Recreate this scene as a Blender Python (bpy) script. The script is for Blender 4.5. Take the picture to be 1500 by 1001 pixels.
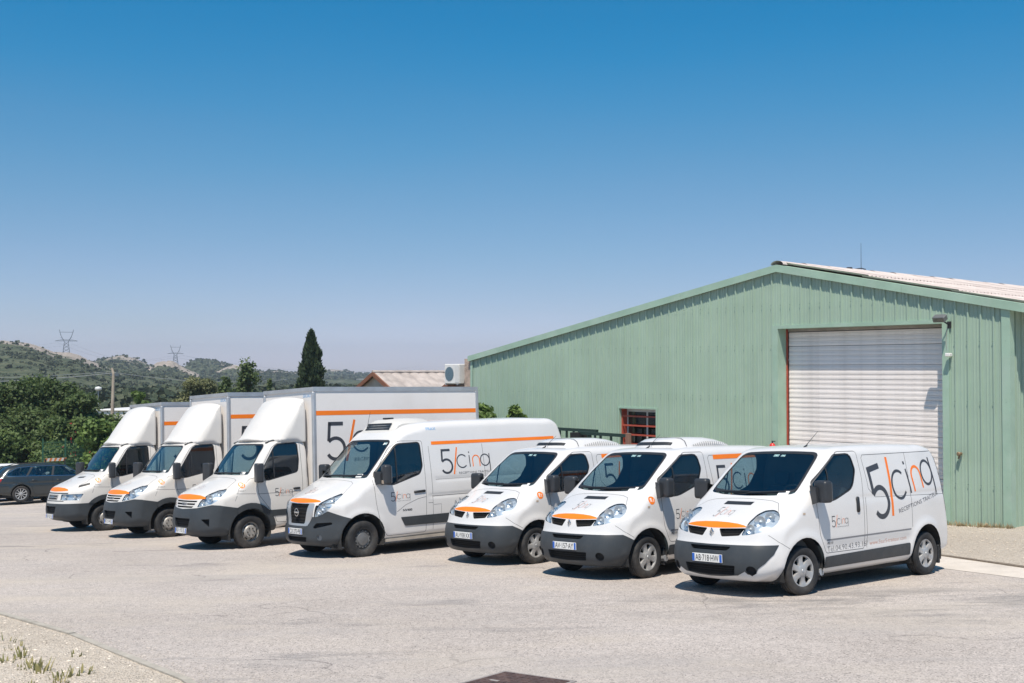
import bpy, bmesh, math, random
import numpy as np
from mathutils import Vector, Matrix

for o in list(bpy.data.objects):
    bpy.data.objects.remove(o)
SC = bpy.context.scene
COL = SC.collection
R = math.radians
rng = random.Random(7)
nrg = np.random.default_rng(7)

# ------------------------------------------------------------------ camera
CAM_H = 2.13943
cam_d = bpy.data.cameras.new('camera')
cam_d.sensor_width = 36.0
cam_d.lens = 1650.0 / 1500.0 * 36.0
cam_d.clip_start = 0.1
cam_d.clip_end = 12000.0
cam = bpy.data.objects.new('camera', cam_d)
COL.objects.link(cam)
cam.location = (0, 0, CAM_H)
cam.rotation_euler = (R(90 + 1.4189), 0, 0)
SC.camera = cam

# ------------------------------------------------------------------ sky and sun
ALPHA = 0.866818                      # yaw of the parking row and of the warehouse
DV = Vector((math.sin(ALPHA), math.cos(ALPHA), 0))     # into the picture, along the vans
WV = Vector((math.cos(ALPHA), -math.sin(ALPHA), 0))    # along the gable wall, to the right
SUN_EL = R(63)
_h = (-DV * math.cos(R(40)) + WV * math.sin(R(40))).normalized()
SUN_DIR = Vector((_h.x * math.cos(SUN_EL), _h.y * math.cos(SUN_EL), math.sin(SUN_EL)))
world = bpy.data.worlds.new('World')
SC.world = world
world.use_nodes = True
wn = world.node_tree
bg = wn.nodes['Background']
sky = wn.nodes.new('ShaderNodeTexSky')
sky.sky_type = 'NISHITA'
sky.sun_disc = False
sky.sun_elevation = SUN_EL
sky.sun_rotation = math.atan2(SUN_DIR.x, SUN_DIR.y)
sky.altitude = 60
sky.air_density = 1.0
sky.dust_density = 0.3
sky.ozone_density = 1.0
# clear summer sky graded like the photograph: pale lavender low down, deep blue above, alike all round
_tc = wn.nodes.new('ShaderNodeTexCoord'); _sx = wn.nodes.new('ShaderNodeSeparateXYZ')
wn.links.new(_tc.outputs['Generated'], _sx.inputs['Vector'])
_rp = wn.nodes.new('ShaderNodeValToRGB'); _rp.color_ramp.interpolation = 'B_SPLINE'
_st = [(0.0, (.63, .67, 1.12)), (.05, (.445, .475, .67)), (.145, (.335, .50, .615)), (.23, (.15, .525, .69)), (.30, (.030, .515, .73)), (1.0, (.05, .515, .72))]
while len(_rp.color_ramp.elements) < len(_st): _rp.color_ramp.elements.new(.5)
for _e, (_p, _c) in zip(_rp.color_ramp.elements, _st):
    _e.position = _p; _e.color = _c + (1,)
_nz = wn.nodes.new('ShaderNodeTexNoise'); _nz.inputs['Scale'].default_value = 3.0; _nz.inputs['Detail'].default_value = 5
_mp = wn.nodes.new('ShaderNodeMapping'); _mp.inputs['Scale'].default_value = (1, 1, 5)
wn.links.new(_tc.outputs['Generated'], _mp.inputs['Vector']); wn.links.new(_mp.outputs['Vector'], _nz.inputs['Vector'])
_ma = wn.nodes.new('ShaderNodeMath'); _ma.operation = 'MULTIPLY_ADD'; _ma.inputs[1].default_value = .035
_mb0 = wn.nodes.new('ShaderNodeMath'); _mb0.operation = 'SUBTRACT'; _mb0.inputs[1].default_value = .0175
wn.links.new(_nz.outputs['Fac'], _ma.inputs[0]); wn.links.new(_sx.outputs['Z'], _mb0.inputs[0]); wn.links.new(_mb0.outputs['Value'], _ma.inputs[2])
wn.links.new(_ma.outputs['Value'], _rp.inputs['Fac'])
_mx = wn.nodes.new('ShaderNodeMix'); _mx.data_type = 'RGBA'; _mx.blend_type = 'MULTIPLY'; _mx.inputs['Factor'].default_value = 1.0
wn.links.new(sky.outputs['Color'], _mx.inputs['A']); wn.links.new(_rp.outputs['Color'], _mx.inputs['B'])
wn.links.new(_mx.outputs['Result'], bg.inputs['Color'])
bg.inputs['Strength'].default_value = 0.12
sun_d = bpy.data.lights.new('sun', 'SUN')
sun_d.energy = 4.4
sun_d.angle = R(0.53)
sun_d.color = (1.0, 0.90, 0.775)
sun = bpy.data.objects.new('sun', sun_d)
COL.objects.link(sun)
sun.rotation_euler = SUN_DIR.to_track_quat('Z', 'Y').to_euler()
sun.location = (0, 0, 60)
SC.view_settings.view_transform = 'Standard'
SC.view_settings.look = 'None'
SC.view_settings.exposure = 0.4
SC.view_settings.gamma = 1.0
SC.render.engine = 'CYCLES'
SC.cycles.max_bounces = 8
SC.cycles.transparent_max_bounces = 16

# ------------------------------------------------------------------ ground shape
GA, GB = 0.017557, -0.063507          # the lot falls away from the camera
def gz(x, y):
    yy = y if y < 40 else 40 + 22 * (1 - math.exp(-(y - 40) / 22.0))
    xx = max(-30.0, min(30.0, x))
    if y < -2:
        yy = -2
    w = (x - 10.73665) * WV.x + (y - 25.77135) * WV.y
    d = (x - 10.73665) * DV.x + (y - 25.77135) * DV.y
    t = max(0.0, min(1.0, (-1.0 - w) / 5.0)); t = t * t * (3 - 2 * t)
    e = max(0.0, min(7.0, d + 13.0))
    return GA * xx + GB * yy + 0.024 * t * e
UPV = Vector((-GA, -GB, 1)).normalized()

# ------------------------------------------------------------------ materials
MATS = {}
def srgb(r, g, b):
    f = lambda c: (c / 255.0) / 12.92 if c <= 10 else (((c / 255.0) + 0.055) / 1.055) ** 2.4
    return (f(r), f(g), f(b), 1.0)

def mat(name, color=(0.5, 0.5, 0.5), rough=0.5, metal=0.0, spec=0.5, coat=0.0, var=0.0, vscale=3.0,
        bump=0.0, bscale=30.0, back=None, dirt=None, dscale=1.5, damt=0.3, rand=0.0):
    """Principled material with procedural variation, dirt, relief and an optional different inner face."""
    if name in MATS:
        return MATS[name]
    m = bpy.data.materials.new(name)
    m.use_nodes = True
    nt = m.node_tree
    N, L = nt.nodes, nt.links
    p = N['Principled BSDF']
    c4 = tuple(color[:3]) + (1.0,)
    p.inputs['Base Color'].default_value = c4
    p.inputs['Roughness'].default_value = rough
    p.inputs['Metallic'].default_value = metal
    p.inputs['Specular IOR Level'].default_value = spec
    p.inputs['Coat Weight'].default_value = coat
    p.inputs['Coat Roughness'].default_value = 0.06
    tc = N.new('ShaderNodeTexCoord')
    out = None
    if var > 0:
        nz = N.new('ShaderNodeTexNoise'); nz.inputs['Scale'].default_value = vscale; nz.inputs['Detail'].default_value = 5
        L.new(tc.outputs['Object'], nz.inputs['Vector'])
        rm = N.new('ShaderNodeMapRange')
        rm.inputs['From Min'].default_value = 0.3; rm.inputs['From Max'].default_value = 0.7
        rm.inputs['To Min'].default_value = 1 - var; rm.inputs['To Max'].default_value = 1 + var
        L.new(nz.outputs['Fac'], rm.inputs['Value'])
        mx = N.new('ShaderNodeMix'); mx.data_type = 'RGBA'; mx.blend_type = 'MULTIPLY'
        mx.inputs['Factor'].default_value = 1
        mx.inputs['A'].default_value = c4
        L.new(rm.outputs['Result'], mx.inputs['B'])
        out = mx.outputs['Result']
    if dirt is not None:
        nz2 = N.new('ShaderNodeTexNoise'); nz2.inputs['Scale'].default_value = dscale; nz2.inputs['Detail'].default_value = 7
        nz2.inputs['Roughness'].default_value = 0.65
        L.new(tc.outputs['Object'], nz2.inputs['Vector'])
        rp = N.new('ShaderNodeMapRange')
        rp.inputs['From Min'].default_value = 0.48; rp.inputs['From Max'].default_value = 0.8
        rp.inputs['To Min'].default_value = 0.0; rp.inputs['To Max'].default_value = damt
        L.new(nz2.outputs['Fac'], rp.inputs['Value'])
        mx2 = N.new('ShaderNodeMix'); mx2.data_type = 'RGBA'
        L.new(rp.outputs['Result'], mx2.inputs['Factor'])
        if out is not None:
            L.new(out, mx2.inputs['A'])
        else:
            mx2.inputs['A'].default_value = c4
        mx2.inputs['B'].default_value = tuple(dirt[:3]) + (1,)
        out = mx2.outputs['Result']
    if rand > 0:                       # each piece a little lighter or darker than its neighbours
        oi = N.new('ShaderNodeObjectInfo')
        rr = N.new('ShaderNodeMapRange'); rr.inputs['To Min'].default_value = 1 - rand; rr.inputs['To Max'].default_value = 1 + rand
        L.new(oi.outputs['Random'], rr.inputs['Value'])
        m3 = N.new('ShaderNodeMix'); m3.data_type = 'RGBA'; m3.blend_type = 'MULTIPLY'; m3.inputs['Factor'].default_value = 1
        if out is not None: L.new(out, m3.inputs['A'])
        else: m3.inputs['A'].default_value = c4
        L.new(rr.outputs['Result'], m3.inputs['B'])
        out = m3.outputs['Result']
    if out is not None:
        L.new(out, p.inputs['Base Color'])
    if bump > 0:
        nb = N.new('ShaderNodeTexNoise'); nb.inputs['Scale'].default_value = bscale; nb.inputs['Detail'].default_value = 4
        L.new(tc.outputs['Object'], nb.inputs['Vector'])
        bp = N.new('ShaderNodeBump'); bp.inputs['Strength'].default_value = bump; bp.inputs['Distance'].default_value = 0.02
        L.new(nb.outputs['Fac'], bp.inputs['Height'])
        L.new(bp.outputs['Normal'], p.inputs['Normal'])
    if back is not None:
        geo = N.new('ShaderNodeNewGeometry')
        d = N.new('ShaderNodeBsdfDiffuse'); d.inputs['Color'].default_value = tuple(back[:3]) + (1,)
        ms = N.new('ShaderNodeMixShader')
        L.new(geo.outputs['Backfacing'], ms.inputs['Fac'])
        L.new(p.outputs['BSDF'], ms.inputs[1]); L.new(d.outputs['BSDF'], ms.inputs[2])
        L.new(ms.outputs['Shader'], N['Material Output'].inputs['Surface'])
    MATS[name] = m
    return m

def glass_mat(name, tint=(0.55, 0.68, 0.68), refl=1.0, rough=0.0):
    if name in MATS:
        return MATS[name]
    m = bpy.data.materials.new(name); m.use_nodes = True
    nt = m.node_tree; N, L = nt.nodes, nt.links
    N.remove(N['Principled BSDF'])
    tr = N.new('ShaderNodeBsdfTransparent'); tr.inputs['Color'].default_value = tuple(tint) + (1,)
    gl = N.new('ShaderNodeBsdfGlossy'); gl.inputs['Roughness'].default_value = rough
    lw = N.new('ShaderNodeLayerWeight'); lw.inputs['Blend'].default_value = .5     # Schlick reflectance, same on both faces
    pw = N.new('ShaderNodeMath'); pw.operation = 'POWER'; pw.inputs[1].default_value = 5.0
    L.new(lw.outputs['Facing'], pw.inputs[0])
    mu = N.new('ShaderNodeMath'); mu.operation = 'MULTIPLY_ADD'; mu.use_clamp = True
    mu.inputs[1].default_value = .9; mu.inputs[2].default_value = .055 * refl
    L.new(pw.outputs['Value'], mu.inputs[0])
    ms = N.new('ShaderNodeMixShader')
    L.new(mu.outputs['Value'], ms.inputs['Fac'])
    L.new(tr.outputs['BSDF'], ms.inputs[1]); L.new(gl.outputs['BSDF'], ms.inputs[2])
    L.new(ms.outputs['Shader'], N['Material Output'].inputs['Surface'])
    MATS[name] = m
    return m

# ------------------------------------------------------------------ object helpers
def link(name, me, parent=None, m=None):
    o = bpy.data.objects.new(name, me)
    COL.objects.link(o)
    if parent is not None:
        o.parent = parent
    if m is not None and me is not None and len(me.materials) == 0:
        me.materials.append(m)
    return o

def tag(o, label=None, cat=None, group=None, kind=None):
    if label: o['label'] = label
    if cat: o['category'] = cat
    if group: o['group'] = group
    if kind: o['kind'] = kind
    return o

def empty(name, loc=(0, 0, 0), rz=0.0, label=None, cat=None, group=None):
    o = bpy.data.objects.new(name, None)
    COL.objects.link(o)
    o.empty_display_size = 0.3
    o.location = loc
    o.rotation_euler = (0, 0, rz)
    return tag(o, label, cat, group)

def mesh_from(name, v, f, m=None, smooth=False, normals=None):
    me = bpy.data.meshes.new(name)
    me.from_pydata([tuple(map(float, p)) for p in v], [], [tuple(map(int, q)) for q in f])
    if smooth or normals is not None:
        me.polygons.foreach_set('use_smooth', [True] * len(me.polygons))
    if m is not None:
        me.materials.append(m)
    me.update()
    if normals is not None:
        me.normals_split_custom_set_from_vertices([tuple(map(float, n)) for n in normals])
    return me

class MB:
    """Collects simple shapes into one mesh."""
    def __init__(s):
        s.v = []; s.f = []
    def add(s, v, f):
        b = len(s.v)
        s.v += [tuple(p) for p in v]
        s.f += [tuple(i + b for i in q) for q in f]
        return s
    def box(s, x0, x1, y0, y1, z0, z1, T=None):
        v = [(x0, y0, z0), (x1, y0, z0), (x1, y1, z0), (x0, y1, z0), (x0, y0, z1), (x1, y0, z1), (x1, y1, z1), (x0, y1, z1)]
        if T is not None:
            v = [tuple(T @ Vector(p)) for p in v]
        return s.add(v, [(3, 2, 1, 0), (4, 5, 6, 7), (0, 1, 5, 4), (1, 2, 6, 5), (2, 3, 7, 6), (3, 0, 4, 7)])
    def bbox(s, x0, x1, y0, y1, z0, z1, b=0.01, T=None, seg=1):
        """box with bevelled edges"""
        bm = bmesh.new()
        bmesh.ops.create_cube(bm, size=1.0)
        for v in bm.verts:
            v.co = Vector((x0 + (v.co.x + .5) * (x1 - x0), y0 + (v.co.y + .5) * (y1 - y0), z0 + (v.co.z + .5) * (z1 - z0)))
        bmesh.ops.bevel(bm, geom=bm.edges[:], offset=b, segments=seg, affect='EDGES', profile=0.6)
        bm.verts.index_update()
        v = [v.co.copy() for v in bm.verts]
        if T is not None:
            v = [T @ p for p in v]
        s.add(v, [tuple(x.index for x in f.verts) for f in bm.faces])
        bm.free()
        return s
    def tube(s, p, q, r0, r1=None, n=8, caps=True):
        r1 = r0 if r1 is None else r1
        p, q = Vector(p), Vector(q)
        d = (q - p).normalized()
        a = d.orthogonal().normalized(); b = d.cross(a)
        v = []
        for c, r in ((p, r0), (q, r1)):
            for i in range(n):
                t = 2 * math.pi * i / n
                v.append(c + (a * math.cos(t) + b * math.sin(t)) * r)
        f = [(i, (i + 1) % n, n + (i + 1) % n, n + i) for i in range(n)]
        if caps:
            f += [tuple(range(n - 1, -1, -1)), tuple(range(n, 2 * n))]
        return s.add(v, f)
    def path(s, pts, r, n=6):
        pts = [Vector(p) for p in pts]
        for a, b in zip(pts[:-1], pts[1:]):
            s.tube(a, b, r, r, n)
        return s
    def prism(s, poly, axis, a, b):
        """polygon given in the two other axes, extruded along axis from a to b"""
        n = len(poly)
        def P(u, w, t):
            return (t, u, w) if axis == 'x' else ((u, t, w) if axis == 'y' else (u, w, t))
        v = [P(u, w, a) for u, w in poly] + [P(u, w, b) for u, w in poly]
        f = [tuple(range(n)), tuple(range(2 * n - 1, n - 1, -1))] + [(i, i + n, (i + 1) % n + n, (i + 1) % n) for i in range(n)]
        return s.add(v, f)
    def lathe(s, prof, axis='y', n=32, c=(0, 0, 0)):
        """prof: (radius, offset along axis)"""
        m = len(prof); v = []
        for i in range(n):
            t = 2 * math.pi * i / n; ct, st = math.cos(t), math.sin(t)
            for r, h in prof:
                if axis == 'y': v.append((c[0] + r * ct, c[1] + h, c[2] + r * st))
                elif axis == 'z': v.append((c[0] + r * ct, c[1] + r * st, c[2] + h))
                else: v.append((c[0] + h, c[1] + r * ct, c[2] + r * st))
        f = []
        for i in range(n):
            for j in range(m - 1):
                a = i * m + j; b = ((i + 1) % n) * m + j
                f.append((a, b, b + 1, a + 1))
        return s.add(v, f)
    def build(s, name, m, parent=None, smooth=False, auto=None):
        me = mesh_from(name, s.v, s.f, m, smooth)
        bm = bmesh.new(); bm.from_mesh(me)
        bmesh.ops.recalc_face_normals(bm, faces=bm.faces[:])
        bm.to_mesh(me); bm.free()
        if auto is not None:
            me.polygons.foreach_set('use_smooth', [True] * len(me.polygons))
            me.set_sharp_from_angle(angle=R(auto))
        return link(name, me, parent)

def copy_tree(o, parent=None):
    c = o.copy(); COL.objects.link(c)
    c.parent = parent
    for ch in o.children:
        copy_tree(ch, c)
    return c

def text_mesh(body, size=1.0, align='LEFT', thin=0.0, res=2):
    """2D glyph outlines as (verts, faces) in the xy plane"""
    cu = bpy.data.curves.new('tmp_text', 'FONT')
    cu.body = body; cu.size = size; cu.align_x = align; cu.resolution_u = res
    cu.offset = thin
    ob = bpy.data.objects.new('tmp_text', cu)
    COL.objects.link(ob)
    dg = bpy.context.evaluated_depsgraph_get()
    dg.update()
    me = bpy.data.meshes.new_from_object(ob.evaluated_get(dg))
    v = [tuple(p.co) for p in me.vertices]; f = [tuple(p.vertices) for p in me.polygons]
    bpy.data.objects.remove(ob); bpy.data.curves.remove(cu); bpy.data.meshes.remove(me)
    return v, f
# ================================================================== ground
def pixray(px, py):
    p = R(1.4189); c, s = math.cos(p), math.sin(p)
    u = (px - 750) / 1650.0; v = (500.5 - py) / 1650.0
    return Vector((u, c - v * s, s + v * c))
def at_depth(px, py, y):
    """the place seen at a photo position, y metres ahead"""
    r = pixray(px, py)
    return Vector((0, 0, CAM_H)) + r * (y / r.y)

def ground_material(name, base, spots, kind):
    if name in MATS:
        return MATS[name]
    m = bpy.data.materials.new(name); m.use_nodes = True
    nt = m.node_tree; N, L = nt.nodes, nt.links
    p = N['Principled BSDF']
    tc = N.new('ShaderNodeTexCoord')
    def noise(scale, det=4, rough=0.6, vec=None, dist=0.0):
        n = N.new('ShaderNodeTexNoise'); n.inputs['Scale'].default_value = scale
        n.inputs['Detail'].default_value = det; n.inputs['Roughness'].default_value = rough
        n.inputs['Distortion'].default_value = dist
        L.new(vec if vec is not None else tc.outputs['Object'], n.inputs['Vector'])
        return n.outputs['Fac']
    def ramp(x, a, b, lo=0.0, hi=1.0):
        r = N.new('ShaderNodeMapRange'); r.inputs['From Min'].default_value = a; r.inputs['From Max'].default_value = b
        r.inputs['To Min'].default_value = lo; r.inputs['To Max'].default_value = hi
        L.new(x, r.inputs['Value']); return r.outputs['Result']
    def mix(fac, a, b, mode='MIX'):
        x = N.new('ShaderNodeMix'); x.data_type = 'RGBA'; x.blend_type = mode
        if isinstance(fac, float): x.inputs['Factor'].default_value = fac
        else: L.new(fac, x.inputs['Factor'])
        for s, k in ((a, 'A'), (b, 'B')):
            if isinstance(s, tuple): x.inputs[k].default_value = s
            else: L.new(s, x.inputs[k])
        return x.outputs['Result']
    vo = N.new('ShaderNodeTexVoronoi'); vo.inputs['Scale'].default_value = spots[3]
    L.new(tc.outputs['Object'], vo.inputs['Vector'])
    sep = N.new('ShaderNodeSeparateColor'); L.new(vo.outputs['Color'], sep.inputs['Color'])
    stone = sep.outputs['Red']
    col = mix(ramp(stone, 0.0, 1.0), spots[0], spots[1])
    col = mix(ramp(stone, 0.86, 0.92), col, spots[2])
    big = noise(0.22, 6, 0.62)
    col = mix(ramp(big, 0.36, 0.66), mix(1.0, col, (0.86, 0.85, 0.84, 1), 'MULTIPLY'), col)
    mid = noise(1.6, 5, 0.7)
    col = mix(ramp(mid, 0.55, 0.75, 0.0, 0.5), col, base)
    fin = noise(11.0, 4, 0.7)
    gm = N.new('ShaderNodeMix'); gm.data_type = 'RGBA'; gm.blend_type = 'MULTIPLY'; gm.inputs['Factor'].default_value = 1.0
    L.new(col, gm.inputs['A']); L.new(ramp(fin, 0.3, 0.7, 0.88, 1.12), gm.inputs['B']); col = gm.outputs['Result']
    if kind == 'asphalt':
        # worn patches, tyre smears and oil spots
        def mapped(rot, sc, loc=(0, 0, 0)):
            mp = N.new('ShaderNodeMapping'); mp.inputs['Rotation'].default_value = (0, 0, R(rot)); mp.inputs['Scale'].default_value = sc; mp.inputs['Location'].default_value = loc
            L.new(tc.outputs['Object'], mp.inputs['Vector']); return mp.outputs['Vector']
        def mul(a, b):
            q = N.new('ShaderNodeMath'); q.operation = 'MULTIPLY'; L.new(a, q.inputs[0]); L.new(b, q.inputs[1]); return q.outputs['Value']
        tr = noise(1.0, 6, 0.65, mapped(18, (0.22, 1.1, 1)), 0.5)
        col = mix(ramp(tr, 0.50, 0.70, 0.0, 0.55), col, (0.36, 0.335, 0.32, 1))
        yl = noise(0.5, 5, 0.6, mapped(0, (0.5, 1, 1), (5, 2, 0)))
        col = mix(ramp(yl, 0.50, 0.70, 0.0, 0.45), col, (0.55, 0.485, 0.40, 1))
        oil = noise(0.75, 5, 0.62, mapped(8, (0.45, 1.5, 1), (3.1, 7.7, 0)), 0.3)
        col = mix(ramp(oil, 0.60, 0.72, 0.0, 0.6), col, (0.17, 0.165, 0.17, 1))
        # the scrubbed turning area in the right foreground
        vm = N.new('ShaderNodeVectorMath'); vm.operation = 'DISTANCE'; vm.inputs[1].default_value = (1.35, 14.6, 0)
        L.new(mapped(0, (0.28, 1.0, 0.0001)), vm.inputs[0])
        near = ramp(vm.outputs['Value'], 0.4, 1.9, 1.0, 0.0)
        scr = noise(1.5, 7, 0.72, mapped(6, (0.5, 1.3, 1), (1.7, 0.3, 0)), 0.4)
        col = mix(mul(near, ramp(scr, 0.45, 0.62, 0.0, 0.75)), col, (0.20, 0.19, 0.185, 1))
        # hairline cracks
        vc = N.new('ShaderNodeTexVoronoi'); vc.feature = 'DISTANCE_TO_EDGE'; vc.inputs['Scale'].default_value = 0.28
        wob = N.new('ShaderNodeTexNoise'); wob.inputs['Scale'].default_value = 1.3; wob.inputs['Detail'].default_value = 5
        L.new(tc.outputs['Object'], wob.inputs['Vector'])
        ad = N.new('ShaderNodeMix'); ad.data_type = 'RGBA'; ad.blend_type = 'ADD'; ad.inputs['Factor'].default_value = 0.9
        L.new(tc.outputs['Object'], ad.inputs['A']); L.new(wob.outputs['Color'], ad.inputs['B'])
        L.new(ad.outputs['Result'], vc.inputs['Vector'])
        cr = ramp(vc.outputs['Distance'], 0.0, 0.006, 1.0, 0.0)
        msk = ramp(noise(0.35, 3), 0.52, 0.6, 0.0, 0.6)
        mu = N.new('ShaderNodeMath'); mu.operation = 'MULTIPLY'; L.new(cr, mu.inputs[0]); L.new(msk, mu.inputs[1])
        col = mix(mu.outputs['Value'], col, (0.11, 0.10, 0.10, 1))
    else:
        col = mix(ramp(noise(0.9, 6, 0.7), 0.56, 0.72, 0, 0.35), col, spots[4])
    L.new(col, p.inputs['Base Color'])
    p.inputs['Roughness'].default_value = 0.92
    p.inputs['Specular IOR Level'].default_value = 0.25
    bp = N.new('ShaderNodeBump'); bp.inputs['Strength'].default_value = 0.55 if kind == 'asphalt' else 0.9
    bp.inputs['Distance'].default_value = 0.012 if kind == 'asphalt' else 0.03
    sm = N.new('ShaderNodeMath'); sm.operation = 'ADD'
    L.new(vo.outputs['Distance'], sm.inputs[0]); L.new(noise(14, 5), sm.inputs[1])
    L.new(sm.outputs['Value'], bp.inputs['Height'])
    L.new(bp.outputs['Normal'], p.inputs['Normal'])
    MATS[name] = m
    return m

M_ASPH = ground_material('asphalt', (0.50, 0.455, 0.42, 1),
    ((0.385, 0.347, 0.322, 1), (0.625, 0.567, 0.525, 1), (0.24, 0.22, 0.205, 1), 70.0), 'asphalt')
M_GRAV = ground_material('pale_gravel', (0.76, 0.67, 0.56, 1),
    ((0.64, 0.555, 0.455, 1), (0.86, 0.77, 0.66, 1), (0.42, 0.35, 0.28, 1), 60.0, (0.56, 0.47, 0.34, 1)), 'gravel')
M_FORE = ground_material('forecourt_dust', (0.62, 0.545, 0.455, 1),
    ((0.54, 0.47, 0.385, 1), (0.70, 0.625, 0.535, 1), (0.40, 0.345, 0.28, 1), 50.0, (0.47, 0.405, 0.32, 1)), 'gravel')
M_EARTH = ground_material('dry_earth', (0.20, 0.17, 0.10, 1),
    ((0.15, 0.14, 0.07, 1), (0.27, 0.23, 0.14, 1), (0.10, 0.10, 0.05, 1), 6.0, (0.09, 0.11, 0.05, 1)), 'gravel')

def sheet(name, poly, dz, m, step=None):
    """flat sheet following the slope of the lot"""
    bm = bmesh.new()
    vs = [bm.verts.new((x, y, 0)) for x, y in poly]
    bm.faces.new(vs)
    if step:
        xs = [p[0] for p in poly]; ys = [p[1] for p in poly]
        y = min(ys) + step
        while y < max(ys):
            bmesh.ops.bisect_plane(bm, geom=bm.verts[:] + bm.edges[:] + bm.faces[:], plane_co=(0, y, 0), plane_no=(0, 1, 0)); y += step
        x = min(xs) + step
        while x < max(xs):
            bmesh.ops.bisect_plane(bm, geom=bm.verts[:] + bm.edges[:] + bm.faces[:], plane_co=(x, 0, 0), plane_no=(1, 0, 0)); x += step
    for v in bm.verts:
        v.co.z = gz(v.co.x, v.co.y) + dz
    bmesh.ops.recalc_face_normals(bm, faces=bm.faces[:])
    me = bpy.data.meshes.new(name); bm.to_mesh(me); bm.free()
    if me.polygons[0].normal.z < 0:
        me.flip_normals()
    me.materials.append(m)
    return link(name, me)

# terrain sheet out to the horizon
def far_z(x, y):
    d = math.hypot(x, y)
    z = gz(x, y)
    return z - 0.07 - max(0.0, d - 260.0) * 0.022
gx = sorted(set([-1700, -1200, -800, -400, -200, -120, -80] + list(range(-60, 62, 6)) + [80, 120, 200, 400]))
gy = sorted(set([-60, -30, -12] + list(range(-4, 76, 4)) + [84, 100, 130, 180, 260, 400, 700, 1200, 2000]))
v = [(x, y, far_z(x, y)) for y in gy for x in gx]
nx = len(gx)
f = [(j * nx + i, j * nx + i + 1, (j + 1) * nx + i + 1, (j + 1) * nx + i) for j in range(len(gy) - 1) for i in range(nx - 1)]
tag(link('ground', mesh_from('ground', v, f, M_EARTH, True)), kind='structure')

GO = Vector((10.73665, 25.77135, 0))       # foot of the gable wall near its right corner
def wd(w, d):
    p = GO + WV * w + DV * d
    return (p.x, p.y)
# edge between asphalt and forecourt, measured points continued both ways
eA0, eA1 = Vector((6.83, 17.97)), Vector((7.48, 16.55))
eB0, eB1 = Vector((7.50, 19.89)), Vector((8.09, 17.87))
dA = (eA1 - eA0).normalized(); dB = (eB1 - eB0).normalized()
A_near, A_far = eA0 + dA * 22, eA0 - dA * 0.6
B_near, B_far = eB0 + dB * 22, eB0 - dB * 1.4
apron_corner = Vector(wd(-2.0, -5.2))
left_corner = Vector(wd(-24.0, -3.2))
kerb_pts = [(-40, 33.0), (-24, 26.2), (-14, 20.2), (-6.6, 14.61), (-5.0, 12.9), (-4.0, 11.6), (-2.97, 10.29), (-1.9, 8.4), (-0.9, 5.4), (0.2, 1.0), (1.4, -3.5)]
lot = [(A_near.x, A_near.y), (A_far.x, A_far.y), tuple(apron_corner), tuple(left_corner), (-30, 75), (-70, 75), (-70, 46)] + [(-52, 38.5)] + kerb_pts + [(14, -3.5)]
tag(sheet('parking_lot', lot, 0.0, M_ASPH, 2.0), kind='structure')
M_CONC = mat('apron_concrete', (0.60, 0.545, 0.485), 0.9, var=0.10, vscale=2.5, bump=0.4, bscale=60, dirt=(0.44, 0.39, 0.33), dscale=2.0, damt=0.5)
tag(sheet('concrete_apron', [tuple(A_near), tuple(A_far), tuple(B_far), tuple(B_near)], 0.004, M_CONC, 2.0), kind='structure')
fore = [tuple(B_near + Vector((0.05, 0.0))), tuple(B_far + Vector((0.05, 0.02))), tuple(apron_corner), tuple(left_corner), wd(-24, 0.3), wd(0.6, 0.3), wd(0.6, 26), wd(26, 26), wd(26, -16)]
tag(sheet('forecourt', fore, 0.008, M_FORE, 2.0), kind='structure')
# raised joint between the apron slab and the forecourt
mb = MB()
nseg = 30
for i in range(nseg):
    a = B_far.lerp(B_near, i / nseg); b = B_far.lerp(B_near, (i + 1) / nseg)
    n2 = Vector((-dB.y, dB.x)) * 0.045
    j0 = Vector((rng.uniform(-.012, .012), rng.uniform(-.012, .012)))
    q = [a - n2 + j0, a + n2 + j0, b + n2, b - n2]
    vv = [(p.x, p.y, gz(p.x, p.y) - 0.02) for p in q] + [(p.x, p.y, gz(p.x, p.y) + 0.022 + rng.uniform(0, .01)) for p in q]
    mb.add(vv, [(4, 5, 6, 7), (0, 1, 5, 4), (1, 2, 6, 5), (2, 3, 7, 6), (3, 0, 4, 7)])
tag(mb.build('slab_joint', mat('joint_earth', (0.20, 0.165, 0.13), 0.95, var=.3, vscale=9)), kind='structure')
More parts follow.
